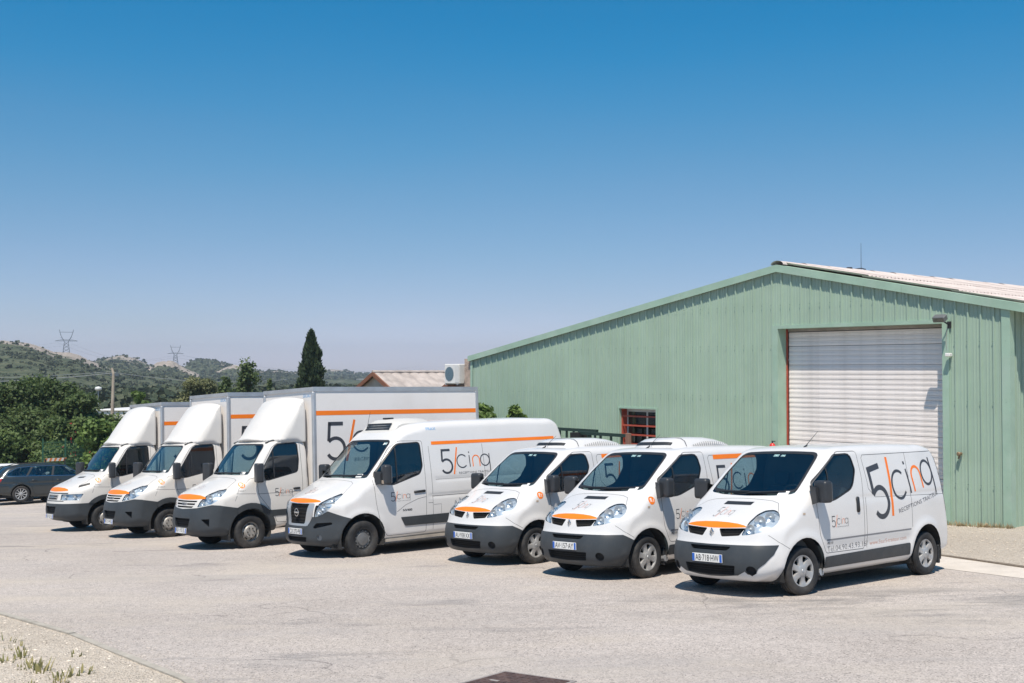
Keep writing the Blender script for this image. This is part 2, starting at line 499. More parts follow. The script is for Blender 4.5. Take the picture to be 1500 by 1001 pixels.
# verge: pale gravel inside the kerb at the lower left, and the kerb itself
verge = kerb_pts + [(-3.0, -3.5), (-60, -3.5), (-60, 33)]
tag(sheet('gravel_verge', verge, 0.03, M_GRAV, 4.0), kind='structure')
M_KERB = mat('kerb_stone', (0.40, 0.37, 0.32), 0.9, var=0.15, vscale=6, bump=0.5, bscale=50)
kerb = empty('kerb', (0, 0, 0)); tag(kerb, kind='structure')
kl = []
for (x0, y0), (x1, y1) in zip(kerb_pts[:-1], kerb_pts[1:]):
    n = max(1, int(math.hypot(x1 - x0, y1 - y0)))
    for i in range(n):
        kl.append(((x0 + (x1 - x0) * i / n, y0 + (y1 - y0) * i / n), (x0 + (x1 - x0) * (i + 1) / n, y0 + (y1 - y0) * (i + 1) / n)))
for a, b in kl:
    if a[1] > 24: continue
    a, b = Vector(a), Vector(b)
    d = (b - a).normalized(); n2 = Vector((d.y, -d.x)) * 0.04
    a2, b2 = a + d * 0.006, b - d * 0.006
    q = [a2 + n2, a2 - n2, b2 - n2, b2 + n2]
    h = 0.045 + rng.uniform(-.008, .008)
    vv = [(p.x, p.y, gz(p.x, p.y) - 0.08) for p in q] + [(p.x, p.y, gz(p.x, p.y) + h) for p in q]
    MB().add(vv, [(4, 5, 6, 7), (0, 1, 5, 4), (1, 2, 6, 5), (2, 3, 7, 6), (3, 0, 4, 7)]).build('kerb_stone', M_KERB, kerb)

# steel access cover at the bottom edge
M_RUST = mat('rusty_plate', (0.115, 0.072, 0.06), 0.62, 0.35, var=0.35, vscale=9, bump=0.4, bscale=80, dirt=(0.26, 0.17, 0.13), dscale=7, damt=0.6)
cov = empty('access_cover', (0.0, 9.98, gz(0.0, 9.98) + 0.004), R(-40), 'square rusty steel access cover set flush in the asphalt', 'manhole cover')
cov.rotation_mode = 'QUATERNION'
cov.rotation_quaternion = Matrix.Rotation(0, 3, 'Z').to_quaternion()
cov.rotation_quaternion = (Vector((0, 0, 1)).rotation_difference(UPV)) @ Matrix.Rotation(R(-38), 3, 'Z').to_quaternion()
MB().box(-.41, .41, -.41, -.37, -.05, .004).box(-.41, .41, .37, .41, -.05, .004).box(-.41, -.37, -.37, .37, -.05, .004).box(.37, .41, -.37, .37, -.05, .004).build('frame', mat('cover_frame', (0.32, 0.29, 0.27), .7, .2, var=.2), cov)
MB().bbox(-.365, .365, -.365, .365, -.05, .010, .004).build('lid', M_RUST, cov)
mb = MB()
for i in range(9):
    for j in range(9):
        if (i + j) % 2 == 0:
            mb.box(-.32 + i * .08 - .022, -.32 + i * .08 + .022, -.32 + j * .08 - .006, -.32 + j * .08 + .006, .010, .013)
        else:
            mb.box(-.32 + i * .08 - .006, -.32 + i * .08 + .006, -.32 + j * .08 - .022, -.32 + j * .08 + .022, .010, .013)
mb.build('tread_pattern', M_RUST, cov)['kind'] = 'stuff'
for sx in (-1, 1):
    MB().box(sx * .2 - .05, sx * .2 + .05, -.018, .018, .0102, .0135).build('lifting_slot', mat('slot', (.45, .40, .36), .6, .4), cov)

# ================================================================== warehouse
M_GREEN = None
def green_sheet():
    m = mat('green_sheet_steel', (0.315, 0.425, 0.34), 0.5, 0.0, 0.4, rand=.03, var=0.05, vscale=1.2, dirt=(0.42, 0.50, 0.45), dscale=0.9, damt=0.2)
    nt = m.node_tree; N, L = nt.nodes, nt.links
    # vertical rain streaks
    tc = N.new('ShaderNodeTexCoord'); mp = N.new('ShaderNodeMapping'); mp.inputs['Scale'].default_value = (9, 9, 0.35)
    L.new(tc.outputs['Object'], mp.inputs['Vector'])
    nz = N.new('ShaderNodeTexNoise'); nz.inputs['Scale'].default_value = 1.0; nz.inputs['Detail'].default_value = 4
    L.new(mp.outputs['Vector'], nz.inputs['Vector'])
    r = N.new('ShaderNodeMapRange'); r.inputs['From Min'].default_value = .5; r.inputs['From Max'].default_value = .8
    r.inputs['To Min'].default_value = 0; r.inputs['To Max'].default_value = .22
    L.new(nz.outputs['Fac'], r.inputs['Value'])
    p = N['Principled BSDF']; src = p.inputs['Base Color'].links[0].from_socket
    mx = N.new('ShaderNodeMix'); mx.data_type = 'RGBA'
    L.new(r.outputs['Result'], mx.inputs['Factor']); L.new(src, mx.inputs['A']); mx.inputs['B'].default_value = (0.23, 0.345, 0.275, 1)
    L.new(mx.outputs['Result'], p.inputs['Base Color'])
    return m
M_GREEN = green_sheet()
M_GREEN2 = mat('green_flashing', (0.31, 0.445, 0.35), 0.45, 0, .4, var=0.08, vscale=2, dirt=(0.44, 0.52, 0.46), dscale=1.2, damt=.6)
M_REDOX = mat('red_oxide_paint', (0.37, 0.068, 0.040), 0.55, var=.15, vscale=8)
WH = empty('warehouse', (GO.x, GO.y, 0), -ALPHA, 'long green ribbed steel warehouse with gable roof and white roller door', 'warehouse')
XL, XR, XRIDGE = -18.80, 0.64, -5.60
ZRIDGE, SL, SR_ = 4.93, 0.1745, 0.2015
def roofz(x):
    return ZRIDGE - (XRIDGE - x) * SL if x < XRIDGE else ZRIDGE - (x - XRIDGE) * SR_
def footz(x):
    p = wd(x, 0); return gz(*p)
DOOR = (-5.60, -0.93, 3.22)
WIN = (-11.48, -9.97, -0.45, 0.95)
RIB = 0.305
rib_prof = [(0.0, 0), (.085, 0), (.093, -.012), (.108, -.012), (.116, 0), (.165, 0), (.173, -.012), (.188, -.012), (.196, 0), (.258, 0), (.266, -.042), (.295, -.042)]
def cladding_columns(x0, x1):
    """profile points x,y between x0 and x1 (one sheet), with breaks at the openings"""
    pts = []
    k = 0
    while x0 + k * RIB < x1 - 1e-6:
        for u, yy in rib_prof:
            x = x0 + k * RIB + u
            if x < x1 - 1e-6: pts.append((x, yy))
        k += 1
    pts.append((x1, 0.0))
    for e in (DOOR[0], DOOR[1], WIN[0], WIN[1], XRIDGE):
        for i in range(len(pts) - 1):
            if pts[i][0] < e - 1e-4 and pts[i + 1][0] > e + 1e-4:
                t = (e - pts[i][0]) / (pts[i + 1][0] - pts[i][0])
                pts.insert(i + 1, (e, pts[i][1] + t * (pts[i + 1][1] - pts[i][1]))); break
    return pts
def column_mesh(pts, T=None, top=roofz, foot=footz, openings=True):
    mb = MB()
    for (xa, ya), (xb, yb) in zip(pts[:-1], pts[1:]):
        xm = (xa + xb) / 2
        spans = [(foot(xm) - .05 + (0.06 if openings else 0), None)]
        if openings and DOOR[0] < xm < DOOR[1]:
            spans = [(DOOR[2], None)]
        elif openings and WIN[0] < xm < WIN[1]:
            spans = [(foot(xm) - .05, WIN[2]), (WIN[3], None)]
        for lo, hi in spans:
            za, zb = (top(xa) - .06, top(xb) - .06) if hi is None else (hi, hi)
            vv = [(xa, ya, lo), (xb, yb, lo), (xb, yb, zb), (xa, ya, za)]
            if T: vv = [T(p) for p in vv]
            mb.add(vv, [(0, 1, 2, 3)])
    return mb
x = XR
SHEETW = 3 * RIB
while x > XL + .05:
    x0 = max(XL, x - SHEETW)
    column_mesh(cladding_columns(x0, x)).build('wall_sheet', M_GREEN, WH)
    x = x0
# cladding of the right flank
def flankT(p): return (XR + 0.002 - p[1], p[0], p[2])
for k in range(12):
    a = 0.0 + k * SHEETW
    column_mesh([(a + i * 0, 0) for i in (0,)] + [(px_, py_) for px_, py_ in [(a + kk * RIB + u, yy) for kk in range(3) for u, yy in rib_prof][1:]] + [(a + SHEETW, 0)],
                flankT, lambda q: roofz(XR) + .05, lambda q: footz(XR) - .4, False).build('flank_sheet', M_GREEN, WH)
MB().box(XL + .1, XL + .15, .1, 30, -3.4, roofz(XL) - .1).box(XL + .1, XR - .1, 29.9, 30, -3.4, 2.4).build('rear_wall', M_GREEN, WH)
MB().box(XL - .2, XR, .02, 30, -3.4, -2.75).build('footing', mat('dark_footing', (.05, .045, .04), .9), WH)
# corner trim
MB().box(XR - .14, XR + .055, -.052, -.036, footz(XR) - .05, roofz(XR) - .05).box(XR + .04, XR + .055, -.036, .16, footz(XR) - .05, roofz(XR) - .05).build('corner_trim', M_GREEN2, WH)
MB().box(XL - .02, XL + .1, -.05, -.036, footz(XL) - .1, roofz(XL) - .05).build('corner_trim', M_GREEN2, WH)
# screws in rows
mb = MB()
for zz in (-0.5, 1.40, 2.78, 3.85):
    x = XR - 0.02
    while x > XL:
        xs = x - RIB + .2795
        if zz < roofz(xs) - .3 and zz > footz(xs) and not (DOOR[0] - .05 < xs < DOOR[1] + .05 and zz < DOOR[2] + .05) and not (WIN[0] < xs < WIN[1] and WIN[2] < zz < WIN[3]):
            mb.tube((xs, -.041, zz), (xs, -.052, zz), .016, .011, 6)
        x -= RIB
mb.build('screws', mat('screw_green', (.15, .24, .19), .5), WH)['kind'] = 'stuff'
# verge flashings: folded strips along the two roof slopes
def flashing(xa, xb, name):
    n = max(1, int(abs(xb - xa) / 3.0))
    for i in range(n):
        a = xa + (xb - xa) * i / n; b = xa + (xb - xa) * (i + 1) / n - 0.006 * (1 if xb > xa else -1)
        mb = MB()
        za, zb = roofz(a), roofz(b)
        y0 = -.115 - .003 * (i % 2)
        vv = [(a, y0, za - .19), (b, y0, zb - .19), (b, y0, zb), (a, y0, za), (a, .16, za + .005), (b, .16, zb + .005), (a, y0 + .02, za - .19), (b, y0 + .02, zb - .19), (a, y0 + .02, za - .02), (b, y0 + .02, zb - .02), (a, .16, za - .02), (b, .16, zb - .02)]
        mb.add(vv, [(0, 1, 2, 3), (3, 2, 5, 4), (0, 6, 7, 1), (6, 8, 9, 7), (8, 10, 11, 9), (4, 5, 11, 10), (0, 3, 8, 6), (3, 4, 10, 8), (1, 7, 9, 2), (2, 9, 11, 5)])
        mb.build(name, M_GREEN2, WH)
flashing(XRIDGE + .004, XL - .1, 'verge_flashing')
flashing(XRIDGE + .004, 1.75, 'verge_flashing')
# roof of corrugated fibre-cement sheets
M_FIB = mat('fibre_cement', (0.60, 0.525, 0.49), 0.9, var=0.16, vscale=2.2, bump=.5, bscale=40, dirt=(0.34, 0.29, 0.27), dscale=1.8, damt=.6)
def roof_sheet_mesh(L, wid, per=.177, amp=.026):
    n = int(round(wid / per * 8))
    mb = MB(); vv = []
    for j in (0, 1):
        for i in range(n + 1):
            t = i / n * wid
            vv.append((j * L, t, amp * math.cos(2 * math.pi * t / per)))
    for j in (0, 1):
        for i in range(n + 1):
            t = i / n * wid
            vv.append((j * L, t, amp * math.cos(2 * math.pi * t / per) - .012))
    k = n + 1
    f = [(i, k + i, k + i + 1, i + 1) for i in range(n)] + [(k + i, 3 * k + i, 3 * k + i + 1, k + i + 1) for i in range(n)]
    return mesh_from('roof_sheet', vv, f, M_FIB, True)
ang = math.atan(SR_)
RS = roof_sheet_mesh(2.62, 1.062)
for r in range(3):
    for c in range(26):
        o = link('roof_sheet', RS, WH)
        o.location = (XRIDGE + .06 + r * 2.42 * math.cos(ang), .12 + c * 1.062, ZRIDGE + .035 + .022 - r * .018 - r * 2.42 * math.sin(ang) + rng.uniform(-.004, .004))
        o.rotation_euler = (0, ang - R(.25), 0)
RSL = roof_sheet_mesh(13.4, 27.0, .354, .02); RSL.name = 'roof_slope'
o = link('roof_slope', RSL, WH); o.location = (XRIDGE - .06, 27.12, ZRIDGE + .0); o.rotation_euler = (0, math.atan(SL), math.pi)
# ridge caps
cap = MB()
n = 10
vv = []
for yy, rr in ((0, .15), (1.16, .135)):
    for i in range(n + 1):
        t = math.pi * i / n
        vv.append((math.cos(t) * rr * 1.35, yy, math.sin(t) * rr * .75))
cap.add(vv, [(i, i + 1, n + 2 + i, n + 1 + i) for i in range(n)])
capo = cap.build('ridge_cap', M_FIB, WH, smooth=True); capo.location = (XRIDGE, -.06, ZRIDGE + .0)
for k in range(1, 24):
    o = link('ridge_cap', capo.data, WH); o.location = (XRIDGE, -.06 + k * 1.12, ZRIDGE + .0 + rng.uniform(-.006, .006)); o.rotation_euler = (rng.uniform(-.004, .004), 0, 0)
# aerial on the ridge
ae = empty('roof_aerial', tuple(WH.matrix_basis @ Vector((0, 0, 0))), 0, 'thin whip aerial with a small bracket on the warehouse ridge', 'aerial')
_p = GO + WV * (XRIDGE) + DV * 3.95
ae.location = (_p.x, _p.y, ZRIDGE + .08)
mb = MB(); mb.tube((0, 0, 0), (0, 0, .80), .008, .004, 6); mb.build('whip', mat('dark_metal', (.05, .05, .055), .5, .6), ae)
mb = MB(); mb.path([(-.75, .6, .06), (-.35, .3, .03), (0, 0, .06), (.1, -.1, .02)], .015, 5); mb.box(-.34, -.20, .18, .30, 0, .11); mb.build('bracket', mat('dark_metal'), ae)
# roller door in its recess
RD = .36
doorp = mat('roller_slat_paint', (0.79, 0.745, 0.72), 0.5, 0, .35, rand=.035, var=.05, vscale=2, dirt=(.42, .38, .35), dscale=2.2, damt=.5)
def rv(name, v4, m=M_GREEN2):
    MB().add(v4, [(0, 1, 2, 3)]).build(name, m, WH)
z0 = footz(DOOR[0]) - .1
MB().box(DOOR[0] - .17, DOOR[0] + .0, -.045, RD, z0, DOOR[2] + .09).build('door_jamb', M_GREEN2, WH)
MB().box(DOOR[1], DOOR[1] + .17, -.045, RD, z0, DOOR[2] + .09).build('door_jamb', M_GREEN2, WH)
MB().box(DOOR[0] + .001, DOOR[1] - .001, -.045, RD, DOOR[2], DOOR[2] + .09).build('door_lintel', M_GREEN2, WH)
rdoor = MB().box(DOOR[0] + .002, DOOR[0] + .030, RD - .030, RD + .02, z0, DOOR[2] - .002).build('guide_rail', M_REDOX, WH)
MB().box(DOOR[1] - .06, DOOR[1] - .002, RD - .05, RD + .02, z0, DOOR[2] - .002).build('guide_rail', mat('grey_guide', (.35, .36, .36), .5, .4), WH)
MB().box(DOOR[0] + .06, DOOR[1] - .06, RD - .02, RD + .03, DOOR[2] - .075, DOOR[2] - .002).build('door_hood', mat('hood_dark', (.30, .27, .24), .8, var=.2), WH)
sl = MB(); hh = .1245
pr = [(.004, 0), (-.004, .004), (-.007, .020), (-.007, .070), (-.004, .083), (.004, .087), (.004, .093), (-.003, .097), (-.003, .115), (.004, hh - .006), (.010, hh)]
vv = []
for xx in (DOOR[0] + .055, DOOR[1] - .055):
    vv += [(xx, RD + .03 + a, b) for a, b in pr]
k = len(pr)
sl.add(vv, [(i, k + i, k + i + 1, i + 1) for i in range(k - 1)])
slo = sl.build('roller_slat', doorp, WH, auto=50)
slo.location = (0, 0, DOOR[2] - .09 - hh)
for i in range(1, 40):
    o = link('roller_slat', slo.data, WH)
    o.location = (rng.uniform(-.004, .004), rng.uniform(-.002, .002), DOOR[2] - .09 - hh * (i + 1))
    o.rotation_euler = (rng.uniform(-.012, .012), 0, 0)
MB().box(DOOR[0], DOOR[1], RD + .07, RD + .09, z0, DOOR[2]).build('door_backing', mat('dark_inside', (.02, .02, .02), .9), WH)
# window with red oxide bars
wm = mat('window_white', (.62, .64, .64), .5, var=.06)
x0, x1, zb, zt = WIN
zb = -.45
MB().box(x0 - .05, x0, -.05, .3, zb, zt + .05).build('window_reveal', M_GREEN2, WH)
MB().box(x1, x1 + .05, -.05, .3, zb, zt + .05).build('window_reveal', M_GREEN2, WH)
MB().box(x0, x1, -.05, .3, zt, zt + .05).build('window_reveal', M_GREEN2, WH)
wf = MB().box(x0, x0 + .09, .26, .31, zb, zt).box(x1 - .07, x1, .26, .31, zb, zt).box(x0 + .09, x1 - .07, .26, .31, zt - .10, zt).box((x0 + x1) / 2 + .10, (x0 + x1) / 2 + .15, .262, .308, zb, zt - .1).build('window_frame', wm, WH)
for xa, xb in ((x0 + .09, (x0 + x1) / 2 + .10), ((x0 + x1) / 2 + .15, x1 - .07)):
    MB().box(xa, xb, .28, .286, zb, zt - .10).build('pane', glass_mat('window_pane', (.5, .56, .56), 1.4), wf)
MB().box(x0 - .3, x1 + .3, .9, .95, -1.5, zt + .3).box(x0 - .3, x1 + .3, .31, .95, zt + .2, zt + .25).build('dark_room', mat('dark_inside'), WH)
for zz in (.72, .44, .16, -.12, -.38):
    MB().box(x0 + .05, x1 - .01, .06, .085, zz - .025, zz + .025).build('security_bar', M_REDOX, WH)
MB().box(x0 + .005, x0 + .05, .06, .30, zb, zt - .005).build('security_bar', M_REDOX, WH)
# wall fittings
fl = empty('floodlight', (0, 0, 0), -ALPHA, 'grey floodlight on an arm at the top right corner of the roller door', 'floodlight')
p = GO + WV * (-.78); fl.location = (p.x, p.y, 3.22)
T = Matrix.Translation((-.03, -.36, .10)) @ Matrix.Rotation(R(28), 4, 'X')
MB().bbox(-.15, .15, -.08, .10, -.07, .07, .02, T).build('housing', mat('lamp_grey', (.16, .165, .17), .5, .3), fl)
MB().box(-.13, .13, -.086, -.081, -.055, .055, T).build('lens', glass_mat('lamp_lens', (.7, .75, .75), 1.5), fl)
MB().path([(-.03, -.32, .08), (.02, -.16, .0), (.03, -.03, -.04)], .018, 6).box(-.02, .08, -.05, -.03, -.12, .04).build('arm', mat('dark_metal'), fl)
MB().path([(.02, -.10, -.02), (-.02, -.06, -.20), (-.05, -.05, -.42), (-.03, -.045, -.62)], .008, 5).build('cable', mat('cable_grey', (.30, .32, .30), .6), fl)
se = empty('wall_sensor', (0, 0, 0), -ALPHA, 'small white box sensor under the floodlight on the green wall', 'sensor')
p = GO + WV * (-.70); se.location = (p.x, p.y, 2.46)
MB().bbox(-.07, .05, -.22, -.10, -.02, .06, .012).build('case', mat('white_plastic', (.72, .71, .69), .5), se)
MB().box(-.03, .02, -.11, -.03, 0, .04).build('bracket', mat('white_plastic'), se)
tp = empty('wall_tap', (0, 0, 0), -ALPHA, 'brass coloured wall tap on the green cladding right of the door', 'tap')
p = GO + WV * (-.49); tp.location = (p.x, p.y, .19)
mb = MB(); mb.tube((0, -.03, 0), (0, -.16, 0), .035, .04, 12); mb.tube((0, -.16, 0), (0, -.18, 0), .05, .03, 12); mb.tube((0, -.09, 0), (-.02, -.12, -.12), .025, .02, 8)
mb.build('valve', mat('brass_old', (.20, .14, .085), .6, .3, var=.2), tp)
ex = empty('red_canister', (0, 0, 0), -ALPHA, 'small red canister hanging beside the left jamb of the roller door', 'canister')
p = GO + WV * (-5.70) - DV * .16; ex.location = (p.x, p.y, -.42)
mb = MB(); mb.lathe([(.0, 0), (.085, .0), (.09, .05), (.09, .48), (.07, .56), (.03, .60), (0, .60)], 'z', 16); mb.build('cylinder', mat('signal_red', (.62, .02, .02), .35), ex, auto=40)
MB().tube((0, 0, .59), (0, 0, .66), .02, .02, 8).box(-.02, .09, -.012, .012, .64, .66).build('valve', mat('dark_metal'), ex)
# little weeds and dark gap at the wall's foot
# ================================================================== vehicle bodies
def catmull(pts, closed=True, sub=6):
    out = []; n = len(pts)
    P = [np.array(p[:2], float) for p in pts]
    sharp = [len(p) > 2 for p in pts]
    rngi = range(n) if closed else range(n - 1)
    for i in rngi:
        p1, p2 = P[i], P[(i + 1) % n]
        p0 = P[i - 1] if (closed or i > 0) else p1
        p3 = P[(i + 2) % n] if (closed or i + 2 < n) else p2
        d = np.linalg.norm(p2 - p1)
        def tan(a, b, c):
            da, dc = np.linalg.norm(b - a) + 1e-9, np.linalg.norm(c - b) + 1e-9
            return ((b - a) / da * dc + (c - b) / dc * da) / (da + dc)
        t1 = (p2 - p1) / d if sharp[i] else tan(p0, p1, p2)
        t2 = (p2 - p1) / d if sharp[(i + 1) % n] else tan(p1, p2, p3)
        for k in range(sub):
            t = k / sub
            h1 = 2 * t ** 3 - 3 * t ** 2 + 1; h2 = -2 * t ** 3 + 3 * t ** 2; h3 = t ** 3 - 2 * t ** 2 + t; h4 = t ** 3 - t ** 2
            out.append(h1 * p1 + h2 * p2 + h3 * d * t1 + h4 * d * t2)
    if not closed:
        out.append(P[-1])
    return np.array(out)

def sstep(a, b, x):
    t = np.clip((x - a) / (b - a), 0, 1)
    return t * t * (3 - 2 * t)

class Field:
    """Body as an implicit solid: side silhouette x plan width, joined by a fillet of varying radius."""
    def __init__(s, prof, wfun, rfun, shift, lo, hi, h=.015):
        poly = catmull(prof)
        s.poly = poly
        s.lo, s.h = np.array(lo, float), h
        nx, nz = int((hi[0] - lo[0]) / h) + 2, int((hi[1] - lo[1]) / h) + 2
        X, Z = np.meshgrid(lo[0] + np.arange(nx) * h, lo[1] + np.arange(nz) * h, indexing='ij')
        px, pz = X.ravel(), Z.ravel()
        best = np.full(px.shape, 1e9); ins = np.zeros(px.shape, bool)
        for i in range(len(poly)):
            a, b = poly[i], poly[(i + 1) % len(poly)]
            e = b - a; l2 = e @ e + 1e-12
            t = np.clip(((px - a[0]) * e[0] + (pz - a[1]) * e[1]) / l2, 0, 1)
            best = np.minimum(best, (px - a[0] - t * e[0]) ** 2 + (pz - a[1] - t * e[1]) ** 2)
            c = (a[1] > pz) != (b[1] > pz)
            with np.errstate(divide='ignore', invalid='ignore'):
                xi = (b[0] - a[0]) * (pz - a[1]) / (b[1] - a[1]) + a[0]
            ins ^= c & (px < xi)
        s.g = (np.sqrt(best) * np.where(ins, 1, -1)).reshape(nx, nz)
        s.wfun, s.rfun, s.shift = wfun, rfun, shift
    def samp(s, x, z):
        i = np.clip((x - s.lo[0]) / s.h, 0, s.g.shape[0] - 1.001); j = np.clip((z - s.lo[1]) / s.h, 0, s.g.shape[1] - 1.001)
        i0 = i.astype(int); j0 = j.astype(int); u = i - i0; v = j - j0
        g = s.g
        return (g[i0, j0] * (1 - u) + g[i0 + 1, j0] * u) * (1 - v) + (g[i0, j0 + 1] * (1 - u) + g[i0 + 1, j0 + 1] * u) * v
    def F(s, x, y, z):
        ay = np.abs(y)
        xe, ze = s.shift(x, ay, z)
        b = s.samp(xe, ze)
        a = s.wfun(x, z) - ay
        r = s.rfun(x, z)
        u = np.maximum(r - a, 0); v = np.maximum(r - b, 0)
        return -(np.minimum(-r, np.maximum(-a, -b)) + np.sqrt(u * u + v * v))
    def grad(s, P, e=.006):
        x, y, z = P[:, 0], P[:, 1], P[:, 2]
        G = np.stack([s.F(x + e, y, z) - s.F(x - e, y, z), s.F(x, y + e, z) - s.F(x, y - e, z), s.F(x, y, z + e) - s.F(x, y, z - e)], 1) / (2 * e)
        return G
    def normal(s, P):
        G = -s.grad(P, .012)
        return G / (np.linalg.norm(G, axis=1, keepdims=True) + 1e-9)
    def hit(s, P0, d, tmax=2.6, steps=110):
        """first point of the body met from P0 + d*tmax towards P0; d: outward unit direction"""
        P0 = np.asarray(P0, float); d = np.asarray(d, float)
        n = len(P0)
        ts = np.linspace(3.2, -1.8, 100)
        Q = P0[None] + ts[:, None, None] * d[None, None]
        ins = (s.F(Q[..., 0].ravel(), Q[..., 1].ravel(), Q[..., 2].ravel()) > 0).reshape(len(ts), n)
        any_ = ins.any(0)
        first = np.where(any_, ins.argmax(0), len(ts) - 1)
        first = np.maximum(first, 1)
        lo_ = ts[first]; hi_ = ts[first - 1]
        for _ in range(12):
            m = (hi_ + lo_) / 2
            Q = P0 + d * m[:, None]
            ins = s.F(Q[:, 0], Q[:, 1], Q[:, 2]) > 0
            lo_ = np.where(ins, m, lo_); hi_ = np.where(ins, hi_, m)
        H = P0 + d * lo_[:, None]
        H[~any_] = np.nan
        return H

def surface_nets(fld, lo, hi, h):
    n = [int(math.ceil((hi[k] - lo[k]) / h)) + 1 for k in range(3)]
    ax = [lo[k] + np.arange(n[k]) * h for k in range(3)]
    V = np.empty(n)
    Y, Z = np.meshgrid(ax[1], ax[2], indexing='ij')
    for i, x in enumerate(ax[0]):
        V[i] = fld.F(np.full(Y.size, x), Y.ravel(), Z.ravel()).reshape(Y.shape)
    I = V > 0
    c = [n[k] - 1 for k in range(3)]
    cor = [I[a:a + c[0], b:b + c[1], d:d + c[2]] for a in (0, 1) for b in (0, 1) for d in (0, 1)]
    s = sum(q.astype(np.int8) for q in cor)
    act = (s > 0) & (s < 8)
    ids = np.argwhere(act)
    vid = -np.ones(c, int); vid[act] = np.arange(len(ids))
    pos = np.zeros((len(ids), 3)); cnt = np.zeros(len(ids))
    offs = [(a, b, d) for a in (0, 1) for b in (0, 1) for d in (0, 1)]
    for o in offs:
        for k in range(3):
            if o[k] == 0:
                o2 = list(o); o2[k] = 1
                va = V[ids[:, 0] + o[0], ids[:, 1] + o[1], ids[:, 2] + o[2]]; vb = V[ids[:, 0] + o2[0], ids[:, 1] + o2[1], ids[:, 2] + o2[2]]
                m = (va > 0) != (vb > 0)
                t = np.where(m, va / np.where(m, va - vb, 1), 0)
                p = ids + np.array(o); p = p.astype(float); p[:, k] += t
                pos[m] += p[m]; cnt[m] += 1
    P = np.array(lo) + pos / cnt[:, None] * h
    faces = []
    for k in range(3):
        a, b = (k + 1) % 3, (k + 2) % 3
        sl0 = [slice(None)] * 3; sl1 = [slice(None)] * 3
        sl0[k] = slice(0, n[k] - 1); sl1[k] = slice(1, n[k])
        E0, E1 = I[tuple(sl0)], I[tuple(sl1)]
        ch = np.argwhere(E0 != E1)
        ch = ch[(ch[:, a] > 0) & (ch[:, b] > 0) & (ch[:, a] < n[a] - 1) & (ch[:, b] < n[b] - 1)]
        q = []
        for da, db in ((-1, -1), (0, -1), (0, 0), (-1, 0)):
            cc = ch.copy(); cc[:, a] += da; cc[:, b] += db
            q.append(vid[cc[:, 0], cc[:, 1], cc[:, 2]])
        Q = np.stack(q, 1)
        flip = ~E0[ch[:, 0], ch[:, 1], ch[:, 2]]
        Q[flip] = Q[flip][:, ::-1]
        faces.append(Q)
    Fq = np.concatenate(faces)
    for it in range(4):
        f = fld.F(P[:, 0], P[:, 1], P[:, 2]); g = fld.grad(P)
        st = (f / (np.sum(g * g, 1) + 1e-6))[:, None] * g
        ln = np.linalg.norm(st, axis=1, keepdims=True)
        st *= np.minimum(1, .7 * h / (ln + 1e-9))
        P = P - st
    return P, Fq

VX, VY, VZ = Vector((1, 0, 0)), Vector((0, 1, 0)), Vector((0, 0, 1))
def basis(kind):
    """(u, v, outward) axes a flat outline is drawn in"""
    if kind == 'L': return VX, VZ, VY
    if kind == 'R': return VX, VZ, -VY
    if kind == 'F': return VY, VZ, VX
    if kind == 'T': return VX, VY, VZ
    if kind == 'B': return VY, VZ, -VX
    if kind[0] == 'd':                      # headlight views: dL35 / dR35
        a = R(float(kind[2:])); s = 1 if kind[1] == 'L' else -1
        return Vector((-math.sin(a), s * math.cos(a), 0)), VZ, Vector((math.cos(a), s * math.sin(a), 0))
def inpoly(px, py, poly):
    c = False; n = len(poly); j = n - 1
    for i in range(n):
        xi, yi = poly[i]; xj, yj = poly[j]
        if (yi > py) != (yj > py) and px < (xj - xi) * (py - yi) / (yj - yi) + xi: c = not c
        j = i
    return c
def rounded(poly, r=.03, seg=3):
    """outline with its corners cut round"""
    out = []; n = len(poly)
    for i in range(n):
        p0, p1, p2 = np.array(poly[i - 1][:2]), np.array(poly[i][:2]), np.array(poly[(i + 1) % n][:2])
        rr = poly[i][2] if len(poly[i]) > 2 else r
        a, b = p0 - p1, p2 - p1
        la, lb = np.linalg.norm(a), np.linalg.norm(b)
        k = min(rr, la * .48, lb * .48)
        A, B = p1 + a / la * k, p1 + b / lb * k
        for t in np.linspace(0, 1, seg + 1):
            out.append(tuple((1 - t) ** 2 * A + 2 * t * (1 - t) * p1 + t * t * B))
    return out

